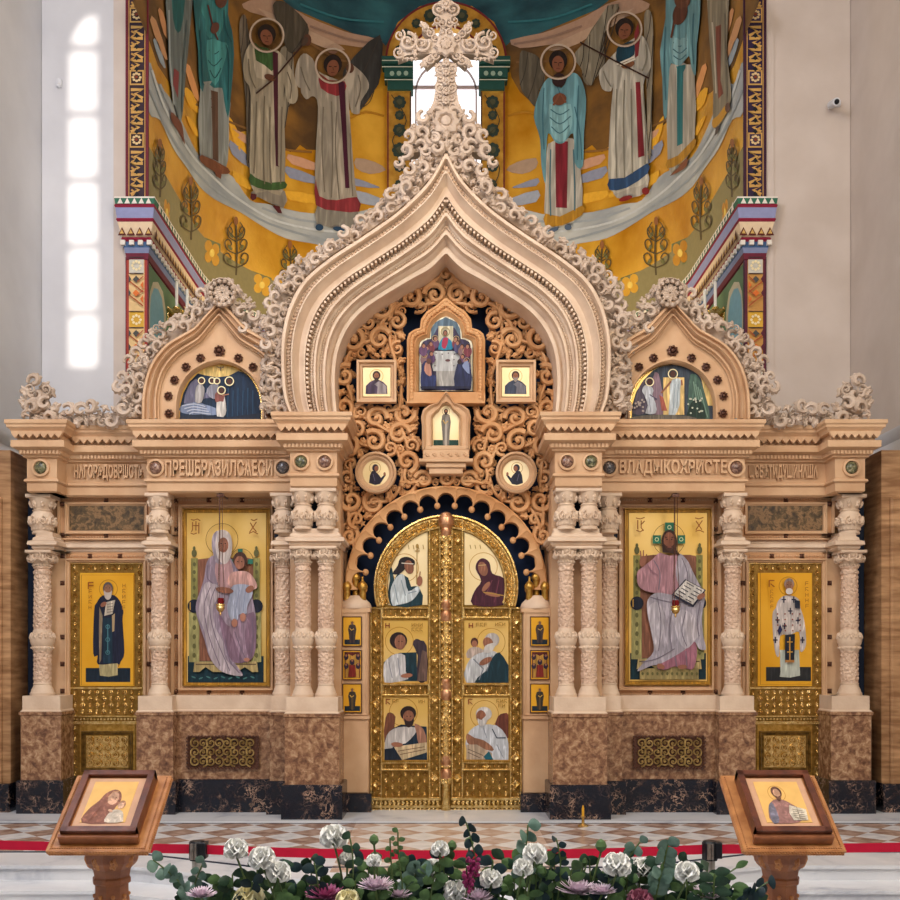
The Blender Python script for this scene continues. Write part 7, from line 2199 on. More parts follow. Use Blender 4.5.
def floor():
    b = MB(); b.box(-8, 8, -3, 12.5, -.6, -.46)
    tag(b.build('floor', M['white_marble'], None, smooth=False), None, None, None, 'structure')
    for k in range(4):
        off = .33 * k
        z = -.115 * k
        b = MB()
        e = [(-4.85, 7.56 - off), (-2.45 - off * .3, 7.56 - off), (-1.35 - off * .2, 7.1 - off), (1.35 + off * .2, 7.1 - off), (2.45 + off * .3, 7.56 - off), (4.85, 7.56 - off)]
        plan_prism(b, e + [(4.85, 12), (-4.85, 12)], -.46, z - .02)
        e2 = [(-4.85, 7.54 - off), (-2.45 - off * .3, 7.54 - off), (-1.35 - off * .2, 7.08 - off), (1.35 + off * .2, 7.08 - off), (2.45 + off * .3, 7.54 - off), (4.85, 7.54 - off)]
        plan_prism(b, e2 + [(4.85, 12), (-4.85, 12)], z - .025, z)
        tag(b.build('floor_platform' if k == 0 else 'floor_step', M['white_marble'], None, smooth=False), None, None, None, 'structure')
    # inlaid diamond tiles
    m, n, l, bs = new_mat('diamond_tiles')
    tc = n.new('ShaderNodeNewGeometry')
    mp = n.new('ShaderNodeMapping'); mp.inputs['Rotation'].default_value = (0, 0, PI / 4); mp.inputs['Scale'].default_value = (1, 1, 1)
    l.new(tc.outputs['Position'], mp.inputs['Vector'])
    ck = n.new('ShaderNodeTexChecker'); ck.inputs['Scale'].default_value = 3.55
    l.new(mp.outputs[0], ck.inputs['Vector'])
    no = n.new('ShaderNodeTexNoise'); no.inputs['Scale'].default_value = 9; no.inputs['Detail'].default_value = 6
    l.new(tc.outputs['Position'], no.inputs['Vector'])
    r1 = ramp(n, [(.35, '#8a6c5c'), (.6, '#b59a88')]); r2 = ramp(n, [(.35, '#c2c2c4'), (.6, '#e0dedb')])
    l.new(no.outputs['Fac'], r1.inputs['Fac']); l.new(no.outputs['Fac'], r2.inputs['Fac'])
    l.new(r1.outputs['Color'], ck.inputs['Color1']); l.new(r2.outputs['Color'], ck.inputs['Color2'])
    l.new(ck.outputs['Color'], bs.inputs['Base Color']); bs.inputs['Roughness'].default_value = .25
    b = MB(); b.box(-4.8, -.85, 8.12, 9.46, -.01, .003); b.box(.85, 4.8, 8.12, 9.46, -.01, .003)
    tag(b.build('floor_tiles', m, None, smooth=False), None, None, None, 'structure')
    m2 = m.copy(); m2.name = 'pale_diamond_tiles'
    for nd in m2.node_tree.nodes:
        if nd.type == 'VALTORGB':
            e = nd.color_ramp.elements
            if e[0].color[2] < .2: e[0].color = lin('#b89a84'); e[1].color = lin('#cdb8a8')
            else: e[0].color = lin('#d6d2cc'); e[1].color = lin('#e6e2dc')
    b = MB(); b.box(-.85, .85, 7.3, 9.46, -.01, .003)
    tag(b.build('floor_runner', m2, None, smooth=False), None, None, None, 'structure')
    b = MB()
    b.box(-4.8, 4.8, 9.46, 9.5, -.01, .004); b.box(-4.8, -2.6, 8.05, 8.09, -.01, .004); b.box(2.6, 4.8, 8.05, 8.09, -.01, .004)
    for s in (1, -1):
        q = [(-2.6 * s, 8.05), (-1.4 * s, 7.45), (-1.4 * s, 7.49), (-2.6 * s, 8.09)]
        plan_prism(b, q, -.01, .004)
    b.box(-1.4, 1.4, 7.45, 7.49, -.01, .0045)
    tag(b.build('floor_inlay', M['dark_stone_and_shade'], None, smooth=False), None, None, None, 'structure')
    b = MB(); b.box(-4.8, 4.8, 9.52, 12, -.01, .012)
    tag(b.build('floor_threshold', M['white_marble'], None, smooth=False), None, None, None, 'structure')


def wall_things():
    d = 11.97
    x, z = PX(832, d), PZ(106, d)
    t = thing('security_camera', (x, d, z), 'small white security camera high on the right-hand wall', 'camera')
    b = MB(); b.box(x - .02, x + .1, d - .03, d + .03, z + .0, z + .06, bev=.01); b.tube([(x + .02, d, z), (x + .0, d - .1, z - .03)], .015)
    b.build('mount', M['white_plastic'], t)
    b = MB(); b.tube([(x - .02, d - .02, z - .0), (x - .03, d - .22, z - .07)], .045, 14); b.build('camera_body', M['white_plastic'], t)
    b = MB(); b.ball((x - .03, d - .225, z - .073), .03); b.build('lens', M['black'], t)
    x, z = PX(59, d), PZ(83, d)
    b = MB(); b.ball((x, d, z), .05, sz=(.7, .5, 1.2)); b.box(x - .03, x + .03, d - .02, d + .03, z - .04, z + .04)
    tag(b.build('wall_sensor', M['white_plastic'], None), 'tiny white sensor on the left wall beside the sunlit patch', 'sensor')
    for sx in (1, -1):
        # on the side wall of the apse
        d2 = 12.9; px = 176
        x, z = PX(px, d2), PZ(312, d2)
        t = thing('candle_bracket', (x * sx, d2, z), 'brass candle bracket with three white candles beneath the %s apse cornice' % SIDE[sx], 'candle bracket')
        b = MB(sx); b.tube([(-R_A, d2, z - .05), (x - .15, d2, z - .14), (x, d2, z - .02)], .02, 8); b.lathe([(.03, z - .12), (.06, z - .06), (.12, z - .02), (.13, z), (.11, z + .01)], (x, d2), 18); b.box(-R_A, -R_A + .02, d2 - .06, d2 + .06, z - .15, z + .05)
        for (dx, dy) in ((-.13, 0), (.03, -.08), (.14, .02)): b.lathe([(.015, z - .03), (.04, z), (.045, z + .03), (.03, z + .035)], (x + dx, d2 + dy), 12)
        b.build('bracket', M['gold'], t)
        for (dx, dy, h) in ((-.13, 0, .3), (.03, -.08, .32), (.14, .02, .26)):
            b = MB(sx); b.lathe([(.02, z + .03), (.02, z + .03 + h), (.004, z + .05 + h)], (x + dx, d2 + dy), 10); b.build('candle', M['candle'], t)
    d = 9.3; x = PX(583, d)
    t = thing('candlestick', (x, d, 0), 'tiny brass candlestick standing on the floor before the right black plinth', 'candlestick')
    b = MB(); b.lathe([(.05, .003), (.05, .015), (.015, .03), (.012, .08), (.025, .09), (.025, .1)], (x, d), 14); b.build('base', M['gold'], t)
    b = MB(); b.lathe([(.012, .1), (.012, .17), (.003, .2)], (x, d), 8); b.build('candle', M['gold_amber'], t)


def xform(mb, mat):
    m = np.array(mat)
    mb.V = [v @ m[:3, :3].T + m[:3, 3] for v in mb.V]


M['frame_wood'] = stone('frame_walnut', '#4a2214', '#6e3820', .3, 12, .1, 60, spec=.6)


def lecterns():
    tilt = math.radians(37)
    for sx in (1, -1):
        x0 = -1.745 * sx; yf, zf = 5.0, .60
        who = 'a veiled mother and child' if sx == 1 else 'a bearded man with an open book'
        t = thing('lectern', (x0, 5.2, -.46), 'carved wooden %s lectern with a slanted top on a single carved post' % SIDE[sx], 'lectern')
        Mx = Matrix.Translation((x0, yf, zf)) @ Matrix.Rotation(tilt, 4, 'X')
        b = MB(); b.box(-.25, .25, 0, .53, -.035, 0, bev=.0)
        b.box(-.255, .255, -.008, .538, -.012, -.002)
        xform(b, Mx); b.build('desk_top', M['wood'], t)
        b = MB()
        for k in range(34):
            b.add(T['leaf'], (-.24 + .48 * k / 33, -.006, -.018), .017, .6, ydepth=1.4)
        for s in (1, -1):
            for k in range(34): b.add(T['leaf'], (s * .254, .01 + .51 * k / 33, -.018), .017, .6, phi=s * PI / 2, ydepth=1.4)
            for k in range(40): b.add(T['bead'], (s * .235, .01 + .51 * k / 39, .001), .006)
        for k in range(40): b.add(T['bead'], (-.235 + .47 * k / 39, .012, .001), .006)
        xform(b, Mx); b.build('carved_edge', M['wood'], t)
        b = MB(); b.box(-.2, .2, .035, .06, 0, .05, bev=.006); b.box(-.19, .19, .06, .5, 0, .02)
        xform(b, Mx); b.build('ledge', M['wood_brown'], t)
        # post
        xp, yp = x0 , 5.22
        b = MB(); ztop = PZ(866, yp)
        b.lathe([(.2, -.46), (.2, -.42), (.17, -.4), (.15, -.34), (.12, -.28), (.105, -.25), (.105, -.2), (.092, -.18), (.088, ztop - .09), (.1, ztop - .08), (.1, ztop - .06), (.092, ztop - .05), (.1, ztop - .01), (.135, ztop + .03), (.14, ztop + .06), (.15, ztop + .12)], (xp, yp), 8)
        b.build('post', M['wood_brown'], t, angle=25)
        b = MB()
        for k in range(8):
            a = PI / 8 + 2 * PI * k / 8 
            for j in range(7):
                z = -.14 + j * .085
                if z < ztop - .12: b.add(T['loz'], (xp + .083 * math.cos(a), yp + .083 * math.sin(a), z), .038, phi=a + PI / 2, ydepth=.5); b.add(T['bead'], (xp + .084 * math.cos(a), yp + .084 * math.sin(a), z + .042), .012)
            for z, r in ((ztop + .03, .115),): b.add(T['leaf'], (xp + r * math.cos(a), yp + r * math.sin(a), z), .04, phi=a + PI / 2, tilt=.4)
        b.build('post_carving', M['wood'], t)
        # framed icon on the desk
        lx, ly, hx = -.19, .06, .19
        Mi_ = Mx @ Matrix.Translation((0, 0, .02))
        loc = Mi_ @ Vector((0, .06, 0))
        q = thing('framed_icon', loc, 'framed paper icon of %s lying on the %s lectern' % (who, SIDE[sx]), 'icon')
        b = MB(); w = .066
        for (a, c, e, g) in ((-.19, .19, .06, .06 + w * .5), (-.19, .19, .5 - w * .5, .5), (-.19, -.19 + w * .5, .06, .5), (.19 - w * .5, .19, .06, .5)): b.box(a, c, e, g, 0, .055, bev=0)
        xform(b, Mi_); b.build('dark_frame', M['frame_wood'], q, smooth=False)
        b = MB(); b.box(-.175, .175, .075, .485, 0, .03); xform(b, Mi_); b.build('inner_frame', M['wood'], q, smooth=False)
        b = MB(); b.box(-.148, .148, .103, .457, .03, .034); xform(b, Mi_); b.build('mount_board', paint('#c89c7c', .35), q, smooth=False)
        b = MB(); b.box(-.115, .115, .135, .43, .034, .036); xform(b, Mi_); pn = b.build('panel', paint('#e0b268', .3), q, smooth=False)
        def surf(u, v, k): return tuple(Mi_ @ Vector((-.115 + .23 * u / 100, .135 + .295 * (1 - v / 100), .036 + .0006 * k)))
        P = Paint(surf)
        if sx == 1:
            P.poly([(5, 100), (8, 70), (25, 48), (34, 30), (52, 20), (68, 28), (74, 48), (66, 70), (72, 100)], '#94604e', 3)
            P.poly([(44, 34), (56, 26), (66, 34), (67, 50), (58, 58), (46, 52)], '#d0a284', 3); P.line([(42, 40), (50, 26), (62, 26)], 1.6, '#c89a6c')
            P.poly([(55, 100), (58, 78), (68, 70), (86, 74), (94, 92), (92, 100)], '#d8c8b4', 3); P.ell(80, 58, 9, 10, '#b98868'); P.ell(79, 61, 6.5, 7.5, '#d8ae90')
            P.ell(54, 40, 1.6, 1, '#3a241c', n=6); P.ell(62, 41, 1.4, 1, '#3a241c', n=6); P.line([(60, 42), (62, 48)], 1.2, '#94604e'); P.line([(20, 100), (30, 70), (38, 60)], 1.6, '#7a4a3c'); P.ell(60, 74, 6, 3, '#d0a284', .4)
        else:
            P.ring(44, 30, 19, 1.4, '#b8843c'); P.poly([(12, 100), (14, 66), (26, 50), (40, 44), (58, 48), (76, 62), (90, 72), (84, 84), (70, 100)], '#a0746c', 3); P.poly([(12, 100), (14, 66), (26, 52), (30, 80), (26, 100)], '#7a7684', 3)
            P.ell(44, 27, 12, 14, '#6e4a3a'); P.ell(44, 30, 8, 11, '#c89a7c'); P.poly([(37, 36), (44, 39), (51, 36), (48, 47), (44, 50), (40, 47)], '#6e4a3a', 2)
            P.poly([(56, 78), (62, 60), (96, 70), (92, 96), (60, 96)], '#e0d4be'); [P.line([(64, 70 + 5 * k), (88, 74 + 5 * k)], 1.2, '#7a6a58') for k in range(5)]; P.line([(76, 64), (75, 96)], 1, '#7a6a58')
        P.flush('painting', pn)


def barriers():
    posts = [(-4.2, 6.55 - .2, 0), (PX(197, 5.95), 5.95, 1), (PX(710, 5.95), 5.95, 2), (4.2, 6.2, 3)]
    labs = ['belt post beyond the left frame edge', 'black and steel belt barrier post behind the left of the bouquet', 'black and steel belt barrier post behind the right of the bouquet', 'belt post beyond the right frame edge']
    for (x, y, i) in posts:
        if i in (0, 3): pass
        t = thing('barrier_post', (x, y, -.46), labs[i], 'barrier post', None)
        b = MB(); b.lathe([(.17, -.46), (.17, -.44), (.15, -.425), (.04, -.41)], (x, y), 28); b.build('base', M['black'], t)
        b = MB(); b.lathe([(.03, -.42), (.03, .4)], (x, y), 18); b.build('pole', M['steel'], t)
        b = MB(); b.lathe([(.045, .36), (.048, .37), (.048, .465), (.04, .475)], (x, y), 8); b.box(x + .02, x + .062, y - .045, y + .03, .375, .47, bev=.004); b.build('belt_head', M['black'], t)
        b = MB(); b.box(x - .028, x - .008, y - .053, y - .04, .37, .465); b.box(x - .004, x + .008, y - .053, y - .04, .37, .465); b.build('steel_strip', M['steel'], t)
    labb = ['red barrier belt stretched off to the left behind the left lectern', 'long red barrier belt stretched across behind the bouquet', 'red barrier belt stretched off to the right behind the right lectern']
    for i in range(3):
        a, c = posts[i], posts[i + 1]
        b = MB(); n = 24; v, fs = [], []
        sag = .035 if i == 1 else .01
        dz = (.0, 0, .0)[i]
        for k in range(n + 1):
            s = k / n
            x, y = a[0] + (c[0] - a[0]) * s, a[1] + (c[1] - a[1]) * s
            z = .425 - sag * 4 * s * (1 - s)
            v += [(x, y - .001, z - .028), (x, y - .001, z + .028), (x, y + .001, z - .028), (x, y + .001, z + .028)]
        for k in range(n):
            o = 4 * k
            fs += [(o, o + 4, o + 5, o + 1), (o + 2, o + 3, o + 7, o + 6), (o + 1, o + 5, o + 7, o + 3), (o, o + 2, o + 6, o + 4)]
        b.faces(v, fs); tag(b.build('barrier_belt', M['red_belt'], None), labb[i], 'belt')
# ================================================================== FLOWERS
YF = 3.3
rf = random.Random(77)
W_PET = stone('white_petal', '#f4f4ee', '#fbfaf4', .5, 20, .05, 60); C_PET = stone('cream_petal', '#efe4b0', '#f6eec4', .5, 20, .05, 60); L_PET = paint('#dcc8d4', .5); P_PET = paint('#bd6a92', .5); D_PET = paint('#8c2c5a', .5); R_PET = paint('#b06a80', .5)
CENTRE = paint('#8a4a3c', .7)


def leafmat(name, c1, c2): return stone(name, c1, c2, .45, 30, .1, 60)
G1 = leafmat('dark_green_leaf', '#1f3326', '#33503a'); G2 = leafmat('mid_green_leaf', '#3f5a34', '#5c7a48'); G3 = leafmat('eucalyptus_leaf', '#4f6a5c', '#6f8a7c'); G4 = leafmat('blue_dark_leaf', '#16282c', '#22383c')
STEM = leafmat('flower_stem', '#4a5c34', '#5f7440')


def petal(b, base, az, el, L, W, cup=.3, n=5, m=4):
    """a cupped petal growing from base; az round the vertical, el above the horizon; faces towards the camera side too"""
    d = Vector((math.cos(az) * math.cos(el), math.sin(az) * math.cos(el), math.sin(el)))
    s = Vector((-math.sin(az), math.cos(az), 0))
    nrm = d.cross(s)
    v, fs = [], []
    for i in range(n + 1):
        t = i / n
        w = W * math.sin(PI * min(1, .12 + t * .82)) ** .7
        c = Vector(base) + d * (L * t) - nrm * (cup * L * t * t)
        for j in range(m + 1):
            u = (j / m - .5) * 2
            v.append(tuple(c + s * (w * u) - nrm * (cup * W * u * u * -1.2)))
    for i in range(n):
        for j in range(m):
            a = i * (m + 1) + j
            fs.append((a, a + 1, a + m + 2, a + m + 1))
    b.faces(v, fs)


def leaf(b, base, d, L, W, n=5):
    d = Vector(d).normalized()
    s = d.cross(Vector((0, -1, .4))).normalized()
    nr = d.cross(s)
    v, fs = [], []
    for i in range(n + 1):
        t = i / n
        w = W * math.sin(PI * (.04 + .93 * t)) ** .8
        c = Vector(base) + d * L * t + Vector((0, 0, -L * .18 * t * t))
        v += [tuple(c - s * w + nr * w * .25), tuple(c), tuple(c + s * w + nr * w * .25)]
    for i in range(n):
        a = 3 * i
        fs += [(a, a + 1, a + 4, a + 3), (a + 1, a + 2, a + 5, a + 4)]
    b.faces(v, fs)


def bez(a, c, bend, n=7):
    a, c = Vector(a), Vector(c); m = (a + c) / 2 + Vector(bend)
    return [tuple(a * (1 - t) ** 2 + m * 2 * t * (1 - t) + c * t * t) for t in [k / n for k in range(n + 1)]]


def stem_to(t, x, y, z, mat=None, leaves=2):
    xb = x * .86; yb = YF + rf.uniform(-.05, .05)
    pts = bez((xb, yb, .6), (x, y, z), (rf.uniform(-.02, .02), 0, .02))
    b = MB(); b.tube(pts, .0035, 6); b.build('stem', STEM, t)
    b = MB()
    for k in range(leaves):
        p = Vector(pts[3 + k]); s = 1 if k % 2 else -1
        leaf(b, p, (s * rf.uniform(.6, 1), rf.uniform(-.5, .3), rf.uniform(.2, .8)), rf.uniform(.05, .075), rf.uniform(.012, .018))
    b.build('leaf', G2, t)


def rose(px, py, r, label, mat=W_PET, y=None, group=None, tilt=0, openn=1):
    y = y or YF + rf.uniform(-.08, .08)
    x, z = PX(px, y), PZ(py, y)
    r = r * y / F
    t = thing('white_rose' if mat is W_PET else ('cream_rose' if mat is C_PET else 'pink_rose'), (x, y, z - r), label, 'flower', group)
    b = MB(); base = (x, y, z - r * .6)
    for (n, el, L, W, cup) in ((6, .3, 1.0, .74, -.5), (6, .55, 1.08, .72, -.45), (5, .8, 1.12, .66, -.35), (5, 1.0, 1.12, .56, -.22), (4, 1.22, 1.1, .42, -.1), (3, 1.4, 1.02, .3, 0)):
        o = rf.uniform(0, 6)
        for k in range(n): petal(b, base, o + 2 * PI * k / n + rf.uniform(-.15, .15), el * openn + rf.uniform(-.08, .08), r * L, r * W, cup)
    b.build('bloom', mat, t, angle=75)
    b = MB(); b.lathe([(.004, z - r * .9), (.012, z - r * .75), (.009, z - r * .5)], (x, y), 8); b.build('calyx', STEM, t)
    stem_to(t, x, y, z - r * .8)


def daisy(px, py, r, label, mat, name='lilac_chrysanthemum', n=26, y=None):
    y = y or YF - .05 + rf.uniform(-.06, .06); x, z = PX(px, y), PZ(py, y); r = r * y / F
    t = thing(name, (x, y, z - r * .5), label, 'flower')
    b = MB()
    for (m_, el, L, w) in ((n, .15, 1, .11), (n, .45, .92, .1), (n - 6, .8, .75, .09), (n - 10, 1.15, .5, .08)):
        o = rf.uniform(0, 6)
        for k in range(m_): petal(b, (x, y, z - r * .25), o + 2 * PI * k / m_, el + rf.uniform(-.1, .1), r * L * rf.uniform(.88, 1.05), r * w, -.12, 4, 2)
    b.build('bloom', mat, t, angle=75)
    b = MB(); b.ball((x, y, z), r * .22, sz=(1, 1, .7)); b.build('flower_centre', CENTRE if mat is P_PET else mat, t)
    stem_to(t, x, y, z - r * .3)


def bud(px, py, r, label, mat=G2, h=2.0):
    y = YF + rf.uniform(-.05, .05); x, z = PX(px, y), PZ(py, y); r = r * y / F
    t = thing('flower_bud', (x, y, z - r), label, 'bud')
    b = MB(); b.lathe([(r * .2, z - r * h * .5), (r * .8, z - r * h * .25), (r, z), (r * .7, z + r * h * .4), (r * .1, z + r * h * .6)], (x, y), 10); b.build('bud', mat, t)
    stem_to(t, x, y, z - r, leaves=1)


def spray(px, py, px2, py2, label, mat, n=9, L=.035, W=.016, rnd=True, name='eucalyptus_sprig', group=None, dy=0):
    y = YF + dy + rf.uniform(-.05, .05)
    a = (PX(px, y), y, PZ(py, y)); c = (PX(px2, y), y, PZ(py2, y))
    t = thing(name, c, label, 'foliage', group)
    pts = bez(c, a, (rf.uniform(-.02, .02), 0, .01), 10)
    pts2 = [(c[0] * .9, YF, .6)] + pts if c[2] > .62 else pts
    b = MB(); b.tube(pts2, .0028, 5); b.build('stem', STEM, t)
    b = MB()
    for k in range(n):
        p = Vector(pts[min(10, 1 + int(9 * k / (n - 1)))])
        s = 1 if k % 2 else -1
        leaf(b, p, (s * rf.uniform(.5, 1), rf.uniform(-.8, .1), rf.uniform(.0, .9)), L * rf.uniform(.8, 1.15), W * rf.uniform(.85, 1.1))
    b.build('leaves', mat, t)


def bouquet():
    # holder standing on the floor, under the frame edge
    t = thing('flower_trough', (.02, YF, -.46), 'dark trough on a stand holding the long bouquet of flowers', 'planter')
    b = MB(); b.box(-.95, 1.08, YF - .16, YF + .18, .5, .62, bev=.01); b.build('trough', M['wood_brown'], t)
    b = MB(); b.box(-.93, 1.06, YF - .15, YF + .17, .6, .64); b.build('moss', G1, t)
    for x in (-.75, .85):
        b = MB(); b.box(x - .02, x + .02, YF - .1, YF + .1, -.46, .5); b.build('leg', M['wood_brown'], t)
    rose(334, 832, 15, 'open white rose standing tallest, left of the golden gates')
    rose(236, 845, 13, 'half-open white rose furthest left, its bloom before the red belt')
    rose(262, 854, 14.5, 'full white rose just below and right of the furthest left white rose')
    rose(278, 868, 13.5, 'white rose hanging over the dark leaves below two other white roses on the left')
    rose(347, 856, 9, 'small white rosebud opening beside the tallest white rose', openn=1.25)
    rose(440, 846, 10, 'upright tulip-like white rose in front of the gate centre', openn=1.3)
    rose(433, 866, 14, 'wide white rose directly under the upright tulip-like one')
    rose(456, 887, 14, 'white rose beside the dark pink blossoms at the bottom middle')
    rose(491, 875, 12, 'loose white rose right of the dark pink blossoms')
    rose(535, 850, 13, 'white rose right of centre, its bloom against the red belt')
    rose(523, 864, 11, 'white rose tucked behind a green bud, right of centre')
    rose(617, 860, 15, 'large white rose in the right half, beside a tall green bud')
    rose(642, 864, 12, 'white rose close behind the large right-hand rose')
    rose(687, 868, 13, 'white rose furthest right, near the right barrier post')
    rose(634, 884, 7, 'very small white rose low between the right-hand roses', openn=1.2)
    rose(374, 858, 8, 'small pale rose half hidden behind leaves left of centre')
    rose(250, 896, 19, 'big cream-yellow rose at the bottom left of the bouquet', C_PET)
    rose(286, 896, 14, 'smaller cream rose right of the big cream-yellow rose', C_PET)
    rose(348, 896, 13, 'cream rose beside the pink gerbera', C_PET)
    rose(640, 896, 14, 'dusty pink rose at the bottom right of centre', R_PET)
    daisy(326, 893, 23, 'pink gerbera with long narrow petals at the bottom left of centre', P_PET, 'pink_gerbera', 22)
    for (x, y, r, l_) in ((376, 884, 20, 'pale lilac chrysanthemum above the cream rose left of centre'), (398, 893, 15, 'lilac chrysanthemum lowest left of the centre'), (201, 893, 16, 'pale lilac bloom at the far left bottom of the bouquet'),
                          (478, 896, 17, 'lilac chrysanthemum at the bottom middle'), (578, 888, 22, 'largest pale lilac chrysanthemum, right of centre'), (602, 890, 16, 'lilac chrysanthemum pressed against the largest one'), (708, 893, 19, 'pale lilac bloom at the far right of the bouquet')):
        daisy(x, y, r, l_, L_PET)
    for (x, y, l_) in ((468, 882, 'lower dark pink blossom cluster beside the bottom middle white rose'), (473, 868, 'upper dark pink blossom cluster at the bouquet centre')):
        yy = YF - .05; X, Z = PX(x, yy), PZ(y, yy)
        t = thing('pink_blossom', (X, yy, Z - .02), l_, 'flower')
        b = MB()
        for k in range(30): b.ball((X + rf.uniform(-.018, .018), yy + rf.uniform(-.018, .018), Z + rf.uniform(-.03, .03)), .007, seg=6, rings=4)
        b.build('florets', D_PET, t); stem_to(t, X, yy, Z - .02)
    for (x, y, r, l_) in ((374, 840, 5, 'dark green bud standing alone left of centre'), (452, 846, 5, 'green bud in front of the upright white rose'), (469, 843, 5, 'pale green bud right of the upright white rose'), (529, 864, 6, 'green bud in front of a white rose right of centre'),
                          (583, 862, 5, 'green bud with a white tip left of the large right-hand rose'), (601, 846, 6, 'tall green bud against the red belt'), (321, 872, 5, 'green bud under the tallest white rose'), (541, 872, 6, 'pale green bud below the right-of-centre white rose'), (503, 890, 6, 'green bud low at the bottom middle')):
        bud(x, y, r, l_)
    E = 'eucalyptus_sprig'
    spray(153, 860, 200, 905, 'round-leaved eucalyptus sprig reaching furthest left', G3, 14, .04, .022)
    spray(204, 862, 190, 915, 'upright eucalyptus sprig at the left under the barrier post', G3, 11, .036, .016)
    spray(466, 822, 478, 870, 'dark eucalyptus sprig rising tallest near the gate centre', G4, 9, .032, .018)
    spray(528, 825, 520, 880, 'green sprig with pale leaves at its tip, right of the gate centre', G3, 8, .045, .022)
    spray(556, 838, 560, 885, 'thin dark sprig right of a white rose', G4, 9, .032, .013)
    spray(668, 845, 655, 900, 'bushy eucalyptus sprig right of the large right-hand rose', G3, 16, .045, .024)
    spray(768, 882, 735, 915, 'dark blue-green sprig reaching furthest right', G4, 14, .03, .022)
    spray(640, 842, 612, 880, 'olive green sprig over the large right-hand rose', G3, 8, .04, .018)
    spray(398, 832, 402, 880, 'fine-leaved sprig against the red belt left of centre', G2, 9, .025, .009)
    spray(390, 838, 395, 900, 'thin sprig beside the fine-leaved one', G2, 8, .025, .01)
    spray(736, 868, 700, 900, 'narrow drooping leaf sprig at the right barrier post', G2, 8, .05, .012)
    spray(350, 838, 352, 890, 'dark leaf sprig right of the tallest white rose', G1, 7, .04, .016)
    spray(420, 868, 405, 910, 'broad round-leaved sprig left of the wide white rose', G3, 10, .05, .028)
    lab = 'dark leafy sprig filling the gaps of the bouquet'
    for k in range(72):
        x = 176 + 578 * (k + rf.uniform(.1, .9)) / 72
        edge = min(1, (x - 165) / 70, (765 - x) / 60)
        top = 908 - edge * rf.uniform(20, 52)
        spray(x + rf.uniform(-12, 12), top, x, 935, lab, (G1, G2, G1, G4, G2)[k % 5], rf.randint(9, 14), .055, .018, name='leafy_sprig', group='leafy sprigs filling the bouquet', dy=rf.uniform(0, .09))
    for k in range(26):
        x = 205 + 520 * (k + rf.uniform(.1, .9)) / 26
        y = YF + rf.uniform(.0, .1); X = PX(x, y); zt = PZ(rf.uniform(868, 895), y)
        t = thing('broad_leaf', (X * .9, YF, .62), 'broad dark leaf standing among the bouquet stems', 'foliage', 'broad leaves of the bouquet')
        b = MB(); leaf(b, (X * .97, y, zt - .15), (rf.uniform(-.3, .3), -.1, 1), .16, .035, 8); b.tube([(X * .9, YF, .6), (X * .97, y, zt - .14)], .003, 5)
        b.build('leaf_blade', G1 if k % 3 else G2, t)


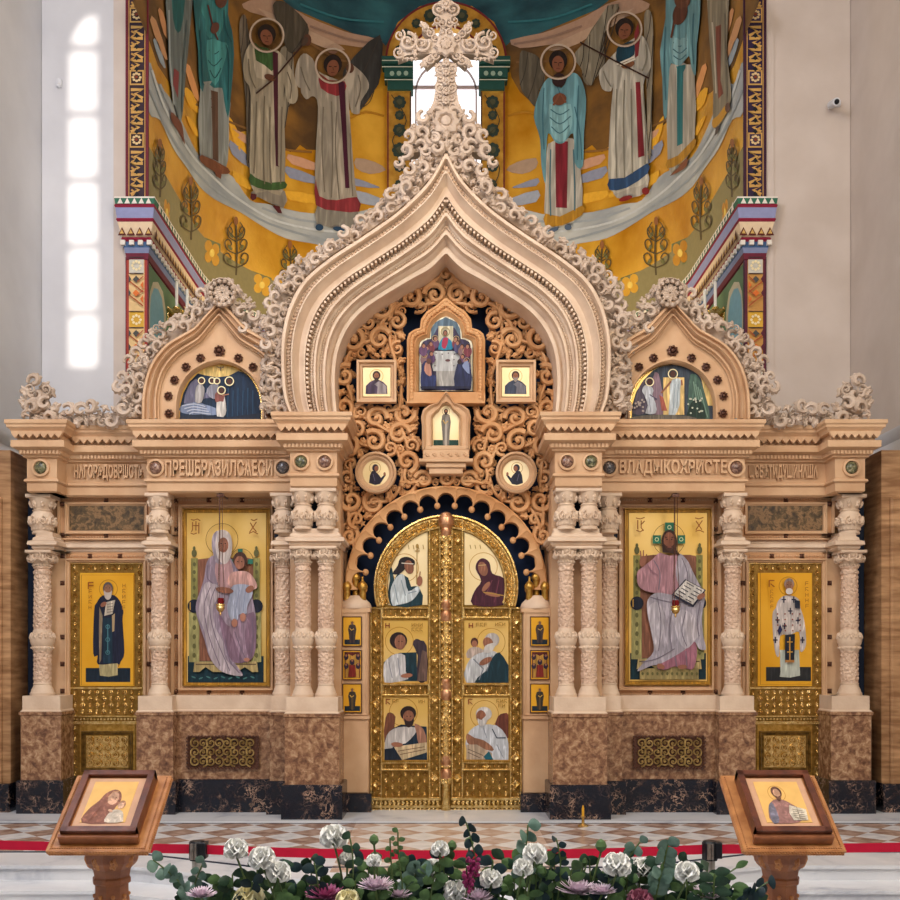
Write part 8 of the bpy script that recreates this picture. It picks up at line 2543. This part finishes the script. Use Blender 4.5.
# ================================================================== RUN
def run():
    structure(); floor()
    apse_cornice(); pilasters(); mural(); apse_window(); wall_things()
    for sx in (1, -1):
        entablature(sx); side_wall(sx); plinth(sx); small_arch(sx)
    columns(); big_icons(); side_doors(); gates(); jambs()
    big_arch(); screen(); screen_icons(); crests(); cross(); oil_lamps()
    lecterns(); barriers(); bouquet()

    # things of one kind share a group phrase
    GR = dict(entablature='cornice halves of the altar screen', marble_plinth='marble plinths of the altar screen', iconostasis_wall='altar screen wall halves', side_door='gilded side doors', icon='icons of the altar screen',
              lunette_icon='lunette paintings in the small arches', keel_arch='keel arches on the altar screen', foliage_crest='foliage crests over the arches', corner_crest='corner crests on the cornice', gate_leaf='golden gate leaves',
              gate_jamb='jamb piers of the golden gates', hanging_lamp='oil lamps before the tall icons', lectern='lecterns before the screen', framed_icon='framed icons on the lecterns', barrier_post='belt barrier posts',
              barrier_belt='red barrier belts', painted_pilaster='painted ornamental strips', candle_bracket='candle brackets in the apse', travertine_pier='brown wall piers', blind_niche='blue niches in the apse',
              white_rose='white roses in the bouquet', cream_rose='cream roses in the bouquet', lilac_chrysanthemum='lilac chrysanthemums in the bouquet', flower_bud='green buds in the bouquet', pink_blossom='dark pink blossoms', eucalyptus_sprig='eucalyptus and leaf sprigs')
    for o in list(COL.objects):
        k = o.name.split('.')[0]
        if o.parent is None and k in GR and 'group' not in o: o['group'] = GR[k]

    cam = bpy.data.cameras.new('camera'); co = bpy.data.objects.new('camera', cam); COL.objects.link(co)
    co.location = (0, 0, EYE); co.rotation_euler = (PI / 2, 0, 0)
    cam.sensor_fit = 'HORIZONTAL'; cam.sensor_width = 36; cam.lens = 40
    cam.shift_x = (450 - CX) / 900; cam.shift_y = (CY - 450) / 900
    cam.clip_end = 200
    scene.camera = co

    w = bpy.data.worlds.new('world'); scene.world = w; w.use_nodes = True
    bg = w.node_tree.nodes['Background']; bg.inputs[0].default_value = lin('#dfe4ee'); bg.inputs[1].default_value = WORLD
    def light(kind, name, loc, to, energy, color, size=1.0, size_y=None):
        l = bpy.data.lights.new(name, kind); l.energy = energy; l.color = lin(color)[:3]
        o = bpy.data.objects.new(name, l); COL.objects.link(o); o.location = loc
        o.rotation_euler = (Vector(to) - Vector(loc)).to_track_quat('-Z', 'Y').to_euler()
        if kind == 'AREA':
            l.shape = 'RECTANGLE'; l.size = size; l.size_y = size_y or size
        return o, l
    S = Vector((.45, -1, .35))
    o, l = light('SUN', 'sun', (10, -20, 20), (10 - S.x, -20 - S.y, 20 - S.z), SUN, '#fff6ea'); l.angle = math.radians(.5)
    light('AREA', 'nave_fill_left', (-4.2, 3.5, 8.5), (-.5, 11, 3.2), 520, '#f4f4ff', 2.5, 4)  # added front fill from the left, no window modelled there
    light('AREA', 'nave_fill_right', (4.2, 1.5, 7.5), (0, 11, 3.0), 400, '#fff6ea', 2.5, 4)  # added front fill from the right, without a window of its own
    light('AREA', 'upper_fill', (0, 4.5, 9.5), (0, 11, 5.0), 140, '#ffe2ba', 2.0, 2.0)  # added upper fill, no fixture hangs here
    light('AREA', 'apse_fill', (0, 13.4, 5.2), (0, 16.5, 9), 230, '#ffe6c0', 3.0, 1.5)  # added inside the apse to brighten its gold
    light('AREA', 'front_fill', (0, 2.6, 6.5), (0, 4.6, 0), 150, '#fff8ee', 2.5, 2.0)  # added overhead fill to lift flowers, lecterns and floor
    vs = scene.view_settings
    vs.view_transform = 'Standard'; vs.look = 'None'; vs.exposure = EXPO; vs.gamma = 1; vs.use_curve_mapping = False


WORLD, SUN, EXPO = .42, 6.0, -0.06
run()
